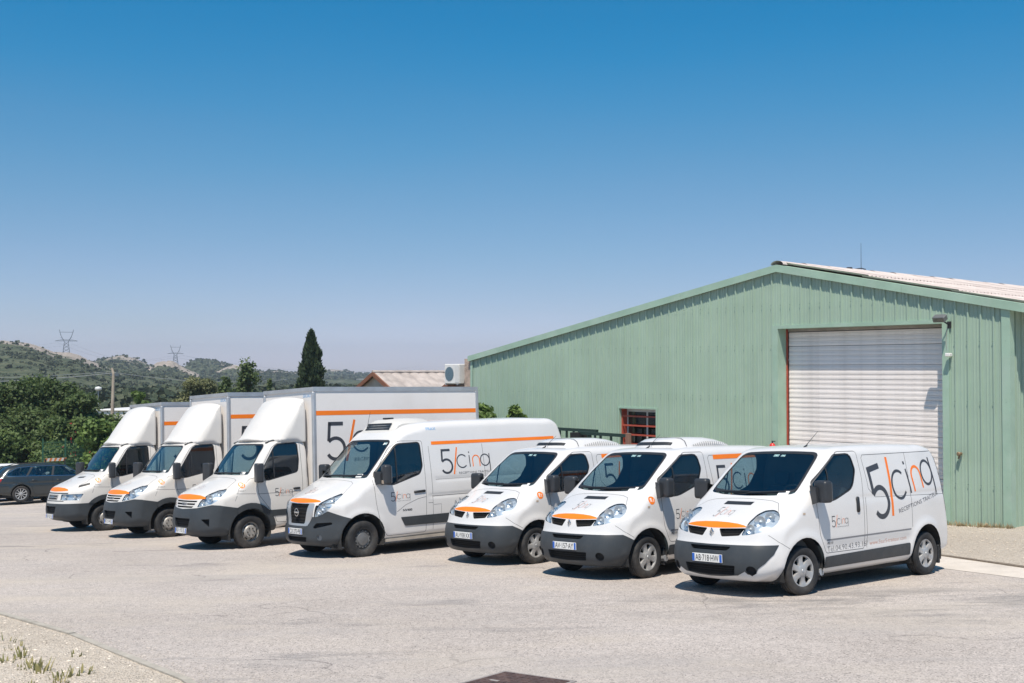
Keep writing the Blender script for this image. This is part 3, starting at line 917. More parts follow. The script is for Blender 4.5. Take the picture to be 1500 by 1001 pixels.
class Shell:
    """Skin of a body kept as plain polygons so that outlines can be cut into it."""
    def __init__(s, fld, lo, hi, h):
        s.fld = fld
        P, Q = surface_nets(fld, lo, hi, h)
        s.V = [tuple(p) for p in P]
        s.f = [list(q) for q in Q]
        C = P[Q].mean(1)
        n = np.cross(P[Q[:, 2]] - P[Q[:, 0]], P[Q[:, 3]] - P[Q[:, 1]]); n /= np.linalg.norm(n, axis=1, keepdims=True) + 1e-12
        s.c = [tuple(x) for x in C]; s.n = [tuple(x) for x in n]
        s.alive = [True] * len(s.f); s.kids = {}
        s.e = {}
        for i, q in enumerate(s.f): s._reg(i, q)
    def _reg(s, i, q):
        for k in range(len(q)):
            a, b = q[k], q[(k + 1) % len(q)]
            s.e.setdefault((a, b) if a < b else (b, a), []).append(i)
    def _unreg(s, i, q):
        for k in range(len(q)):
            a, b = q[k], q[(k + 1) % len(q)]
            s.e[(a, b) if a < b else (b, a)].remove(i)
    def _center(s, q):
        n = len(q)
        return (sum(s.V[i][0] for i in q) / n, sum(s.V[i][1] for i in q) / n, sum(s.V[i][2] for i in q) / n)
    def carve(s, kind, poly, cond=None, facing=.02):
        """cut the outline into the skin and return the polygons inside it"""
        u, v, d = (np.array(x) for x in basis(kind))
        us = [p[0] for p in poly]; vs_ = [p[1] for p in poly]
        C = np.array(s.c); Nn = np.array(s.n)
        cu, cv = C @ u, C @ v
        ok = np.array(s.alive) & (cu > min(us) - .06) & (cu < max(us) + .06) & (cv > min(vs_) - .06) & (cv < max(vs_) + .06)
        if facing is not None: ok &= (Nn @ d) > facing
        cand = [int(i) for i in np.nonzero(ok)[0] if cond is None or cond(Vector(s.c[i]))]
        if not cand: return []
        (ux, uy, uz), (vx, vy, vz) = map(tuple, (u, v))
        uvc = {}
        def uv(i):
            r = uvc.get(i)
            if r is None:
                x, y, z = s.V[i]
                r = uvc[i] = (x * ux + y * uy + z * uz, x * vx + y * vy + z * vz)
            return r
        def box(q):
            pu = [uv(i) for i in q]
            return (min(p[0] for p in pu), max(p[0] for p in pu), min(p[1] for p in pu), max(p[1] for p in pu))
        BX = np.array([box(s.f[i]) for i in cand])
        n = len(poly)
        for k in range(n):
            a, b = poly[k], poly[(k + 1) % n]
            du, dv = b[0] - a[0], b[1] - a[1]
            ln = math.hypot(du, dv)
            if ln < 1e-6: continue
            nu, nv = -dv / ln, du / ln
            m_ = (BX[:, 0] < max(a[0], b[0]) + .004) & (BX[:, 1] > min(a[0], b[0]) - .004) & (BX[:, 2] < max(a[1], b[1]) + .004) & (BX[:, 3] > min(a[1], b[1]) - .004)
            newc = []; newb = []
            cutv = {}
            for j in np.nonzero(m_)[0]:
                fi = cand[j]
                if not s.alive[fi]: continue
                q = s.f[fi]
                dd = [(uv(i)[0] - a[0]) * nu + (uv(i)[1] - a[1]) * nv for i in q]
                if not (min(dd) < -1e-5 and max(dd) > 1e-5): continue
                # split the polygon by the line
                A, B = [], []
                m = len(q); ins = []
                for t in range(m):
                    i0, i1 = q[t], q[(t + 1) % m]; d0, d1 = dd[t], dd[(t + 1) % m]
                    if abs(d0) <= 1e-5: A.append(i0); B.append(i0)
                    elif d0 > 0: A.append(i0)
                    else: B.append(i0)
                    if (d0 > 1e-5 and d1 < -1e-5) or (d0 < -1e-5 and d1 > 1e-5):
                        ek = (i0, i1) if i0 < i1 else (i1, i0)
                        w = cutv.get(ek)
                        if w is None:
                            r = d0 / (d0 - d1); p0, p1 = s.V[i0], s.V[i1]
                            s.V.append((p0[0] + r * (p1[0] - p0[0]), p0[1] + r * (p1[1] - p0[1]), p0[2] + r * (p1[2] - p0[2])))
                            w = cutv[ek] = len(s.V) - 1
                        A.append(w); B.append(w); ins.append((ek, w))
                if len(A) < 3 or len(B) < 3: continue
                s._unreg(fi, q); s.alive[fi] = False; s.kids[fi] = (len(s.f), len(s.f) + 1)
                for q2 in (A, B):
                    ni = len(s.f)
                    s.f.append(q2); s.n.append(s.n[fi]); s.c.append(s._center(q2)); s.alive.append(True)
                    s._reg(ni, q2)
                    newc.append(ni); newb.append(box(q2))
                # give the neighbours the new corner too
                for ek, w in ins:
                    for g in list(s.e.get(ek, ())):
                        qg = s.f[g]; s._unreg(g, qg)
                        for t in range(len(qg)):
                            x0, x1 = qg[t], qg[(t + 1) % len(qg)]
                            if (x0, x1) == ek or (x1, x0) == ek:
                                qg.insert(t + 1, w); break
                        s._reg(g, qg)
            if newc:
                cand += newc; BX = np.vstack([BX, newb])
        return [i for i in cand if s.alive[i] and inpoly(*(lambda c: (c[0] * ux + c[1] * uy + c[2] * uz, c[0] * vx + c[1] * vy + c[2] * vz))(s._center(s.f[i])), poly)]
    def now(s, faces):
        """the same area after later cuts: split polygons stand for their pieces"""
        out = []; st = list(faces)
        while st:
            i = st.pop()
            if i in s.kids: st += s.kids[i]
            elif s.alive[i]: out.append(i)
        return list(dict.fromkeys(out))
    def take(s, faces, off=0.0, skirt=0.0):
        """lift polygons out of the skin as arrays: verts, faces, normals; pushed off outward, with a rim of depth skirt"""
        if not faces: return None
        idx = {}; V = []; Fc = []; ec = {}
        for i in faces:
            q = []
            for w in s.f[i]:
                if w not in idx:
                    idx[w] = len(V); V.append(s.V[w])
                q.append(idx[w])
            Fc.append(tuple(q)); s.alive[i] = False
            for t in range(len(q)):
                a, b = q[t], q[(t + 1) % len(q)]
                k = (min(a, b), max(a, b))
                ec[k] = None if k in ec else (a, b)
        V = np.array(V); Nn = s.fld.normal(V)
        V2 = V + Nn * off
        if skirt:
            rim = [e for e in ec.values() if e is not None]
            m = {}; EV = []; EN = []
            for a, b in rim:
                for w in (a, b):
                    if w not in m:
                        m[w] = len(V2) + len(EV); EV.append(V2[w] - Nn[w] * skirt); EN.append(Nn[w])
            for a, b in rim:
                Fc.append((b, a, m[a], m[b]))
            if EV:
                V2 = np.vstack([V2, EV]); Nn = np.vstack([Nn, EN])
        return V2, Fc, Nn
    def cut(s, kind, poly, cond=None, facing=.02):
        for i in s.carve(kind, poly, cond, facing): s.alive[i] = False
    def rest(s):
        return s.take([i for i in range(len(s.f)) if s.alive[i]])

def clean(arr):
    """drop faces whose points missed the body or jumped far across it"""
    V = np.asarray(arr[0], float); bad = np.isnan(V).any(1)
    F_ = arr[1]
    if bad.any():
        F_ = [q for q in F_ if not any(bad[i] for i in q)]
        V = np.where(np.isnan(V), 0.0, V)
    return (V, F_) + tuple(arr[2:])

def put(name, key, arr, m, parent, cache={}):
    """object from (verts, faces, normals); equal keys share one mesh"""
    if arr is None: return None
    if key not in cache:
        if callable(arr): arr = arr()
        arr = clean(arr)
        cache[key] = mesh_from(name, arr[0], arr[1], m, True, arr[2] if len(arr) > 2 else None)
    return link(name, cache[key], parent)

def mirror_poly(poly, kind):
    """same outline for the other side of the vehicle (front views flip sideways)"""
    return [(-p[0],) + tuple(p[1:]) for p in poly]

def lay(fld, kind, uv, off=.002):
    """flat outline points laid on the body from one side: 3D points"""
    u, v, d = basis(kind)
    uv = np.asarray(uv, float)
    P0 = uv[:, :1] * np.array(u) + uv[:, 1:2] * np.array(v)
    H = fld.hit(P0, np.array(d))
    ok = ~np.isnan(H).any(1)
    H[ok] += fld.normal(H[ok]) * off
    return H

def ribbon(path, w, closed=False, step=.05):
    """2D polyline -> strip of quads (verts2d, faces)"""
    P = [np.array(p[:2], float) for p in path]
    if closed: P.append(P[0])
    pts = []
    for a, b in zip(P[:-1], P[1:]):
        n = max(1, int(np.linalg.norm(b - a) / step))
        for i in range(n): pts.append(a + (b - a) * i / n)
    pts.append(P[-1]); pts = np.array(pts)
    t = np.gradient(pts, axis=0)
    if closed:
        t[0] = t[-1] = (pts[1] - pts[-2])
    t /= np.linalg.norm(t, axis=1, keepdims=True) + 1e-9
    nn = np.stack([-t[:, 1], t[:, 0]], 1)
    V = np.vstack([pts + nn * w / 2, pts - nn * w / 2]); k = len(pts)
    return V, [(i, i + 1, k + i + 1, k + i) for i in range(k - 1)]

def seams(fld, items, w=.008, off=.0012):
    """thin dark panel gaps: items = (kind, path, closed)"""
    VV = []; FF = []; b = 0
    for it in items:
        kind, path, closed = it[:3]
        V, Fc = ribbon(path, it[3] if len(it) > 3 else w, closed)
        VV.append(lay(fld, kind, V, off)); FF += [tuple(i + b for i in q) for q in Fc]; b += len(V)
    return np.vstack(VV), FF

# ---- the painted lettering, drawn in units of the big figure's height
def arc(cx, cy, r, a0, a1, n=18, ry=None):
    ry = r if ry is None else ry
    return [(cx + r * math.cos(R(a0 + (a1 - a0) * i / n)), cy + ry * math.sin(R(a0 + (a1 - a0) * i / n))) for i in range(n + 1)]
LOGO_DARK = [([(.04, .952), (.50, .952)], .095), ([(.085, .985), (.052, .50)], .085), (arc(.265, .30, .275, 139, -148, 26), .085),
             (arc(1.07, .47, .265, 42, 318, 24), .048), ([(1.46, .22), (1.46, .70)], .045), ([(1.46, .79), (1.46, .85)], .05),
             (arc(2.27, .47, .235, 0, 360, 26), .046), ([(2.515, .73), (2.515, .02)], .046)]
LOGO_ORANGE = [([(.60, -.04), (.86, 1.05)], .068), ([(1.62, .22), (1.62, .50)] + arc(1.80, .50, .18, 180, 0, 14)[1:] + [(1.98, .22)], .046)]
def logo_parts(fld, kind, pos, size, tilt=0.0, flip=1, parent=None, key='', caption=True, dark=None, orange=None, boldness=1.0, xs=1.0):
    """the lettering laid on a body; pos is the lower left corner of the figure; flip=-1 draws along -u"""
    c, s = math.cos(tilt), math.sin(tilt)
    def X(V):
        V = np.asarray(V, float)[:, :2] * size * np.array([xs, 1.0])
        a = V[:, 0] * c - V[:, 1] * s; b = V[:, 0] * s + V[:, 1] * c
        return np.stack([pos[0] + flip * a, pos[1] + b], 1)
    def strokes_on(strokes):
        VV = []; FF = []; b = 0
        for j, (path, w) in enumerate(strokes):
            V, Fc = ribbon(path, w * boldness, False, .04)
            VV.append(X(V)); FF += [tuple(i + b for i in q) for q in Fc]; b += len(V)
        return lay(fld, kind, np.vstack(VV), .0024), FF
    for nm, strokes, m in (('lettering', LOGO_DARK, dark or M_LDARK), ('orange_lettering', LOGO_ORANGE, orange or M_LORANGE)):
        o = put(nm, key + nm, lambda: strokes_on(strokes), m, parent); o['kind'] = 'stuff'
    if caption:
        def cap():
            tv, tf = text_mesh('RECEPTIONS TRAITEUR', .118, thin=-.0006)
            w = max(p[0] for p in tv)
            tv = [(.83 + p[0] * 1.74 / w, -.045 + p[1]) for p in tv]
            return lay(fld, kind, X(tv), .0022), tf
        put('caption', key + 'cap', cap, dark or M_LGREY, parent)['kind'] = 'stuff'
def text_on(fld, kind, body, pos, size, flip, m, parent, key, tilt=0.0, width=None, thin=0.0, name='lettering', off=.0022):
    def mk():
        tv, tf = text_mesh(body, size, thin=thin)
        w = max(p[0] for p in tv); k = (width / w) if width else 1.0
        c, s = math.cos(tilt), math.sin(tilt)
        V = np.array([(pos[0] + flip * (p[0] * k * c - p[1] * s), pos[1] + p[0] * k * s + p[1] * c) for p in tv])
        return lay(fld, kind, V, off), tf
    o = put(name, key, mk, m, parent); o['kind'] = 'stuff'
    return o

# ---- shared vehicle materials
M_WHITE = mat('white_paint', (0.665, 0.66, 0.655), 0.30, 0, .5, coat=.55, back=(.06, .063, .068), bump=.05, bscale=2.2, var=.015, vscale=1.2, dirt=(.50, .47, .43), dscale=1.1, damt=.25)
M_CREAM = mat('cab_white_paint', (0.655, 0.635, 0.605), 0.34, 0, .5, coat=.4, back=(.06, .063, .068), bump=.05, bscale=2.2, var=.02, vscale=1.2, dirt=(.48, .44, .39), dscale=1.1, damt=.3)
M_ORANGE = mat('orange_film', (0.88, 0.20, 0.012), 0.42, 0, .4, var=.04, vscale=3)
M_LORANGE = mat('orange_letter_film', (0.85, 0.19, 0.015), 0.45, 0, .4)
M_LDARK = mat('dark_letter_film', (0.045, 0.050, 0.062), 0.45, 0, .4)
M_LGREY = mat('grey_letter_film', (0.085, 0.09, 0.105), 0.5, 0, .4)
M_PALE = mat('pale_letter_film', (0.54, 0.25, 0.17), 0.5, 0, .4)
M_PLAST = mat('grey_bumper_plastic', (0.040, 0.047, 0.054), 0.5, 0, .4, back=(.02, .02, .02), var=.10, vscale=4, bump=.12, bscale=220, dirt=(.11, .10, .09), dscale=2.0, damt=.35)
M_BLACK = mat('black_plastic', (0.022, 0.024, 0.027), 0.5, 0, .45, var=.1, vscale=5)
M_MIRR = mat('mirror_housing', (0.030, 0.033, 0.038), 0.42, 0, .5, var=.1, vscale=6)
M_DARKV = mat('void_black', (0.008, 0.008, 0.009), .8)
M_SEAM = mat('panel_gap', (0.10, 0.10, 0.105), .8)
M_RUB = mat('rubber', (0.025, 0.026, 0.028), .75, 0, .3, var=.2, vscale=10, dirt=(.13, .115, .10), dscale=3, damt=.55, bump=.1, bscale=60)
M_RIM = mat('silver_wheel', (0.42, 0.425, 0.43), .38, .35, .5, var=.1, vscale=8, dirt=(.20, .17, .14), dscale=6, damt=.5)
M_STEEL = mat('steel_wheel', (0.36, 0.35, 0.33), .5, .3, .5, var=.15, vscale=8, dirt=(.20, .15, .11), dscale=5, damt=.6)
M_CHROME = mat('chrome', (0.62, 0.64, 0.66), .16, 1.0)
M_ALU = mat('aluminium_trim', (0.48, 0.50, 0.525), .42, .6, var=.1, vscale=4)
M_UNDER = mat('underbody', (0.03, 0.03, 0.03), .9, var=.2)
M_SEAT = mat('seat_cloth', (0.060, 0.070, 0.085), .95, bump=.2, bscale=150)
M_DASH = mat('dashboard', (0.105, 0.115, 0.12), .65, 0, .4, bump=.1, bscale=120)
M_PAPER = mat('paper_white', (.78, .78, .76), .8)
M_GLASS = glass_mat('windscreen_glass', (.60, .77, .78), 3.0)
M_SGLASS = glass_mat('side_glass', (.50, .60, .61), 2.3)
M_LENS = glass_mat('lamp_cover', (.92, .95, .97), 1.6)
M_BOWL = mat('lamp_reflector', (.66, .71, .76), .28, .45)
M_PLATE = mat('plate_white', (.74, .74, .72), .45)
M_PBLUE = mat('plate_blue', (.02, .12, .50), .45)
M_PTEXT = mat('plate_black', (.012, .012, .014), .5)
# ------------------------------------------------------------------ common vehicle pieces
def curve1(pts, width=.06):
    xs = np.array([p[0] for p in pts], float); ys = np.array([p[1] for p in pts], float)
    X = np.linspace(xs[0], xs[-1], 600); Yv = np.interp(X, xs, ys)
    k = max(1, int(600 * width)); ker = np.ones(k) / k
    for _ in range(2):
        Yv = np.convolve(np.pad(Yv, (k, k), mode='edge'), ker, 'same')[k:-k]
    return lambda z: np.interp(z, X, Yv)

WMESH = {}
def wheel_meshes(style, dia, wid):
    key = (style, dia, wid)
    if key in WMESH: return WMESH[key]
    r = dia / 2; w = wid / 2
    br = {'van': .218, 'steel': .215, 'truck': .215, 'alloy': .222}[style]
    t = MB()
    sh = [(br - .012, -w * .80), (br, -w * .92), (br + (r - br) * .35, -w * 1.04), (br + (r - br) * .7, -w * 1.02), (r - .016, -w * .90), (r - .003, -w * .74)]
    tread = []
    for gx_ in (-.42, 0.0, .42):
        tread += [(r, w * gx_ - .009 - .001), (r - .009, w * gx_ - .007), (r - .009, w * gx_ + .007), (r, w * gx_ + .010)]
    prof = sh + tread + [(a, -b) for a, b in reversed(sh)]
    t.lathe(prof, 'y', 56)
    tyre = mesh_from('tyre', t.v, t.f, M_RUB, True)
    bm = bmesh.new(); bm.from_mesh(tyre); bmesh.ops.recalc_face_normals(bm, faces=bm.faces[:]); bm.to_mesh(tyre); bm.free()
    tyre.set_sharp_from_angle(angle=R(38))
    def fin(mb, name, m, ang=35):
        me = mesh_from(name, mb.v, mb.f, m, True)
        bm = bmesh.new(); bm.from_mesh(me); bmesh.ops.recalc_face_normals(bm, faces=bm.faces[:]); bm.to_mesh(me); bm.free()
        me.set_sharp_from_angle(angle=R(ang)); return me
    out = {'tyre': tyre}
    back = MB().lathe([(0, -w * .1), (br * .97, -w * .1), (br * .97, -w * .8), (0, -w * .8)], 'y', 28)
    out['wheel'] = fin(back, 'wheel', M_DARKV)
    rim = MB(); yo = w * .86
    if style in ('van', 'alloy'):
        n = 6 if style == 'van' else 10
        rim.lathe([(br * .985, yo - .07), (br, yo - .012), (br * .985, yo), (br * .90, yo - .004), (br * .87, yo - .03)], 'y', 48)
        ic = .088 if style == 'van' else .06
        rim.lathe([(.0, yo + .006), (ic * .45, yo + .006), (ic * .85, yo), (ic, yo - .012), (ic, yo - .05)], 'y', 30)
        for k in range(n):
            a = 2 * math.pi * (k + .25) / n
            rows = []
            for q in range(5):
                s = q / 4
                rr = ic * .8 + (br * .93 - ic * .8) * s
                hw = (.048 - .012 * math.sin(math.pi * s) + .016 * s) if style == 'van' else (.016 + .006 * s)
                yy = yo - .006 - .012 * math.sin(math.pi * s)
                ca, sa = math.cos(a), math.sin(a)
                row = []
                for u, dy in ((-1, -.03), (-.82, 0), (0, .006), (.82, 0), (1, -.03)):
                    row.append((rr * ca - u * hw * sa, yy + dy, rr * sa + u * hw * ca))
                rows.append(row)
            vv = [p for row in rows for p in row]
            rim.add(vv, [(i * 5 + j, i * 5 + j + 1, (i + 1) * 5 + j + 1, (i + 1) * 5 + j) for i in range(4) for j in range(4)])
        out['rim'] = fin(rim, 'rim', M_RIM)
        cap = MB().lathe([(.0, yo + .012), (.022, yo + .011), (.026, yo + .004)], 'y', 16)
        out['hub_cap'] = fin(cap, 'hub_cap', M_ALU)
    elif style == 'steel':
        rim.lathe([(br * .985, yo - .07), (br, yo - .01), (br * .98, yo), (br * .93, yo - .006), (br * .88, yo - .04), (br * .62, yo - .035), (br * .60, yo - .05)], 'y', 48)
        out['rim'] = fin(rim, 'rim', mat('wheel_dark', (.05, .052, .055), .5, .3, var=.2, vscale=9))
        cap = MB()
        cap.lathe([(.0, yo - .002), (.085, yo - .004), (.115, yo - .012), (.122, yo - .03), (.13, yo - .035), (.145, yo - .022), (.15, yo - .04)], 'y', 40)
        for k in range(14):
            a = 2 * math.pi * k / 14
            T = Matrix.Rotation(-a, 4, 'Y')
            cap.box(.142, .166, yo - .045, yo - .022, -.014, .014, T)
        out['hub_cap'] = fin(cap, 'hub_cap', mat('hub_grey', (.17, .175, .18), .45, .4, var=.15, vscale=9))
    else:
        rim.lathe([(br * .985, yo - .09), (br, yo - .035), (br * .97, yo - .03), (br * .93, yo - .05), (br * .86, yo - .055), (.125, yo - .012), (.118, yo + .004), (.10, yo + .006), (.0, yo + .004)], 'y', 48)
        out['rim'] = fin(rim, 'rim', M_STEEL)
        cap = MB()
        for k in range(8):
            a = 2 * math.pi * (k + .5) / 8
            T = Matrix.Rotation(-a, 4, 'Y') @ Matrix.Translation((.156, yo - .028, 0)) @ Matrix.Rotation(R(-38), 4, 'Z')
            cap.bbox(-.012, .012, -.004, .006, -.026, .026, .004, T)
        out['vent_holes'] = fin(cap, 'vent_holes', M_DARKV)
        cap = MB()
        for k in range(6):
            a = 2 * math.pi * k / 6
            cap.tube((.078 * math.cos(a), yo + .002, .078 * math.sin(a)), (.078 * math.cos(a), yo + .026, .078 * math.sin(a)), .015, .013, 6)
        out['wheel_nuts'] = fin(cap, 'wheel_nuts', mat('nut_dark', (.09, .085, .08), .5, .6))
    WMESH[key] = out
    return out

def wheel(parent, x, y, style, dia, wid, steer=0.0):
    mm = wheel_meshes(style, dia, wid)
    w = link('wheel', mm['wheel'], parent)
    w.location = (x, y, dia / 2 - .006)
    a = rng.uniform(0, 6.28)
    w.rotation_mode = 'XYZ'
    rz = (0 if y > 0 else math.pi) + steer
    w.rotation_euler = (0, a, rz)
    for k, me in mm.items():
        if k != 'wheel': link(k, me, w)
    return w

def number_plate(parent, x, y, z, txt, tilt=0.0, yaw=0.0, name='number_plate', wid=.52):
    p = MB().bbox(-.006, .004, -wid / 2, wid / 2, -.055, .055, .003).build(name, M_PLATE, parent)
    p.location = (x, y, z); p.rotation_euler = (0, -tilt, yaw)
    for s, nm in ((-1, 'country_band'), (1, 'country_band')):
        MB().box(.0042, .0056, s * wid / 2 - s * .003 - (0 if s < 0 else .040), s * wid / 2 - s * .003 + (.040 if s < 0 else 0), -.051, .051).build(nm, M_PBLUE, p)
    tv, tf = text_mesh(txt, .118, 'CENTER')
    w = max(q[0] for q in tv) - min(q[0] for q in tv); cx = (max(q[0] for q in tv) + min(q[0] for q in tv)) / 2
    k = (wid - .115) / w
    cy = (max(q[1] for q in tv) + min(q[1] for q in tv)) / 2
    link('lettering', mesh_from('lettering', [(.0062, (q[0] - cx) * k, (q[1] - cy)) for q in tv], tf, M_PTEXT), p)
    return p

def seat(parent, x, y, z):
    s = MB()
    s.bbox(x - .02, x + .46, y - .235, y + .235, z + .0, z + .14, .05, None, 2)
    T = Matrix.Translation((x, y, z + .08)) @ Matrix.Rotation(R(-10), 4, 'Y')
    s.bbox(-.12, .02, -.23, .23, 0, .60, .05, T, 2)
    s.bbox(-.09, .0, -.12, .12, .62, .80, .035, T, 2)
    s.bbox(x - .02, x + .38, y - .18, y + .18, z - .45, z, .03)
    return s.build('seat', M_SEAT, parent, auto=40)

def interior(parent, fld, cowl, xb, zf, seats, sw, dash_w):
    """dashboard, steering wheel, seats and a bulkhead behind them"""
    cx, cz = cowl
    prof = [(cx - .16, cz - .02), (cx - .24, cz - .005), (cx - .40, cz - .02), (cx - .50, cz - .08), (cx - .53, cz - .20), (cx - .42, cz - .34), (cx - .38, cz - .70), (cx - .05, cz - .70), (cx - .05, cz - .25)]
    d = MB(); d.prism(prof, 'y', -dash_w, dash_w)
    d.bbox(cx - .50, cx - .15, sw - .2, sw + .2, cz - .03, cz + .07, .04, None, 2)
    d.build('dashboard', M_DASH, parent, auto=30)
    st = MB(); n = 26
    T = Matrix.Translation((cx - .60, sw, cz - .02)) @ Matrix.Rotation(R(-62), 4, 'Y')
    ring = [T @ Vector((.205 * math.cos(2 * math.pi * i / n), .205 * math.sin(2 * math.pi * i / n), 0)) for i in range(n + 1)]
    st.path(ring, .016, 6); st.bbox(-.06, .06, -.06, .06, -.02, .02, .015, T); st.box(-.02, .02, -.2, .2, -.012, .008, T); st.box(-.2, 0, -.02, .02, -.012, .008, T)
    st.build('steering_wheel', M_BLACK, parent)
    for y in seats: seat(parent, cx - 1.28, y, zf)
    zs = np.linspace(.45, 2.6, 24)
    P0 = np.stack([np.full(24, xb), np.zeros(24), zs], 1)
    ok = fld.F(P0[:, 0], P0[:, 1], P0[:, 2]) > .05
    H = fld.hit(P0[ok], np.array([0, 1.0, 0]))
    poly = [(p[1] - .03, p[2]) for p in H] + [(-(p[1] - .03), p[2]) for p in H[::-1]]
    MB().prism(poly, 'x', xb - .02, xb).build('bulkhead', mat('bulkhead_grey', (.09, .095, .10), .8, var=.15), parent)

def wheel_well(parent, x, r, y0, y1, side):
    n = 18; mb = MB(); vv = []
    for yy in (y0, y1):
        for i in range(n + 1):
            t = R(-18) + R(216) * i / n
            vv.append((x + r * math.cos(t), side * yy, .34 + r * math.sin(t)))
    k = n + 1
    mb.add(vv, [(i, i + 1, k + i + 1, k + i) for i in range(n)])
    mb.add([vv[i] for i in range(k)], [tuple(range(k))])
    return mb.build('wheel_well', M_UNDER, parent, smooth=False)

def blade_wiper(parent, fld, a, b, kind='F'):
    pts = [(a[0] + (b[0] - a[0]) * t, a[1] + (b[1] - a[1]) * t) for t in np.linspace(0, 1, 8)]
    P = lay(fld, kind, pts, .022)
    P[0] = lay(fld, kind, [pts[0]], .006)[0]
    mb = MB(); mb.path([tuple(p) for p in P], .011, 5)
    return mb.build('wiper', M_BLACK, parent)

def slab(fld, kind, poly, off, thick=.006):
    """outline laid on the body as a low plate (verts, faces)"""
    V = lay(fld, kind, poly, off); n = len(V)
    Nn = fld.normal(V)
    V2 = V - Nn * (thick + off)
    c = V.mean(0)
    vv = np.vstack([V, V2, lay(fld, kind, [np.mean(np.array(poly), 0)], off)])
    f = [(i, (i + 1) % n, 2 * n) for i in range(n)] + [(i, n + i, n + (i + 1) % n, (i + 1) % n) for i in range(n)]
    return vv, f

def fix(me_obj):
    bm = bmesh.new(); bm.from_mesh(me_obj.data); bmesh.ops.recalc_face_normals(bm, faces=bm.faces[:]); bm.to_mesh(me_obj.data); bm.free()
    return me_obj

def plate_on(name, key, fld, kind, poly, m, parent, off=.004, thick=.01):
    V, Fc = slab(fld, kind, poly, off, thick)
    me = mesh_from(name, V, Fc, m)
    return fix(link(name, me, parent))

def card(parent, fld, y, z, w, h):
    """white paper card lying at the foot of the windscreen"""
    P = lay(fld, 'F', [(y - w / 2, z - h / 2), (y + w / 2, z - h / 2), (y + w / 2, z + h / 2), (y - w / 2, z + h / 2)], .006)
    n = np.cross(P[1] - P[0], P[3] - P[0]); n /= np.linalg.norm(n) + 1e-9
    return fix(link('parking_card', mesh_from('parking_card', list(P) + list(P - n * .004), [(0, 1, 2, 3), (7, 6, 5, 4), (0, 4, 5, 1), (1, 5, 6, 2), (2, 6, 7, 3), (3, 7, 4, 0)], M_PAPER), parent))

def number_dot(parent, fld, kind, pos, flip, txt, key, r=.062):
    V = lay(fld, kind, [(pos[0] + r * math.cos(t), pos[1] + r * math.sin(t)) for t in np.linspace(0, 2 * math.pi, 20)[:-1]] + [pos], .002)
    put('number_sticker', 'dot' + key, (V, [(i, (i + 1) % 19, 19) for i in range(19)]), M_ORANGE, parent)
    text_on(fld, kind, txt, (pos[0] - flip * r * .62, pos[1] - r * .38), r * 1.15, flip, M_PAPER, parent, 'dott' + key, width=r * 1.25, off=.0032)

M_REFL = mat('satin_reflector', (.60, .63, .66), .34, .7)
def lamp_innards(parent, fld, k, spots):
    """reflector bowls behind a headlight cover; spots in the lamp's own view: (u, v, radius)"""
    d = np.array(basis('d%s35' % k)[2])
    sd = 1 if k == 'L' else -1
    for (u, v, r) in spots:
        c = lay(fld, 'd%s35' % k, [(u, v)], 0)[0] - d * .055
        T = Matrix.Translation(c) @ Matrix.Rotation(sd * R(22), 4, 'Z')
        for nm, prof, m in (('reflector', [(r * .20, .012), (r * .55, .018), (r * .85, .030), (r, .040), (r * 1.07, .040)], M_REFL), ('bulb', [(0, .036), (r * .22, .030), (r * .24, .006)], M_PAPER)):
            mb = MB(); mb.lathe(prof, 'x', 20); mb.v = [tuple(T @ Vector(p)) for p in mb.v]
            mb.build(nm, m, parent, smooth=True)

def vframe(X, Y, dyaw, wb):
    A = ALPHA + dyaw
    fx, fy = -math.sin(A), -math.cos(A)
    O = Vector((X, Y, gz(X, Y)))
    Rr = Vector((X - fx * wb, Y - fy * wb, 0)); Rr.z = gz(Rr.x, Rr.y)
    fw = (O - Rr).normalized()
    lf = Vector((0, 0, 1)).cross(fw).normalized()
    # cross slope from the ground on both sides
    a = O + lf * .8; b = O - lf * .8
    lf = Vector((lf.x, lf.y, (gz(a.x, a.y) - gz(b.x, b.y)) / 1.6)).normalized()
    lf = (lf - fw * lf.dot(fw)).normalized()
    up = fw.cross(lf)
    M = Matrix((fw, lf, up)).transposed().to_4x4(); M.translation = O
    return M
def vroot(name, X, Y, dyaw, wb, label, cat, group):
    o = empty(name, (0, 0, 0), 0, label, cat, group)
    o.matrix_world = vframe(X, Y, dyaw, wb)
    return o

# ================================================================== compact delivery vans
TW = curve1([(.15, .86), (.3, .905), (.45, .93), (.7, .948), (1.0, .945), (1.2, .935), (1.5, .895), (1.86, .825), (2.1, .775)])
TK = curve1([(0, .20), (.75, .20), (1.0, .18), (1.3, .13), (1.9, .09), (2.1, .09)])
def t_w(x, z):
    w = TW(z) - .065 * sstep(-.3, .95, x) ** 1.3 - .05 * sstep(-2.9, -3.9, x)
    for cx in (0.0, -3.098):
        d = np.sqrt((x - cx) ** 2 + (z - .33) ** 2)
        w = w + .020 * np.exp(-((d - .45) / .075) ** 2) * sstep(.25, .45, z)
    w = w - .007 * np.exp(-((z - 1.235) / .05) ** 2) * sstep(-.9, -1.5, x)
    w = w - .012 * np.exp(-((z - .60) / .07) ** 2) * sstep(-.35, -.6, x) * sstep(-2.75, -2.5, x)
    return w
def t_r(x, z):
    return .125 + .13 * sstep(.15, .6, x) * (1 - sstep(.8, 1.15, z)) + .10 * sstep(-.05, .35, x) * sstep(.8, 1.1, z) - .045 * sstep(-3.0, -3.6, x)
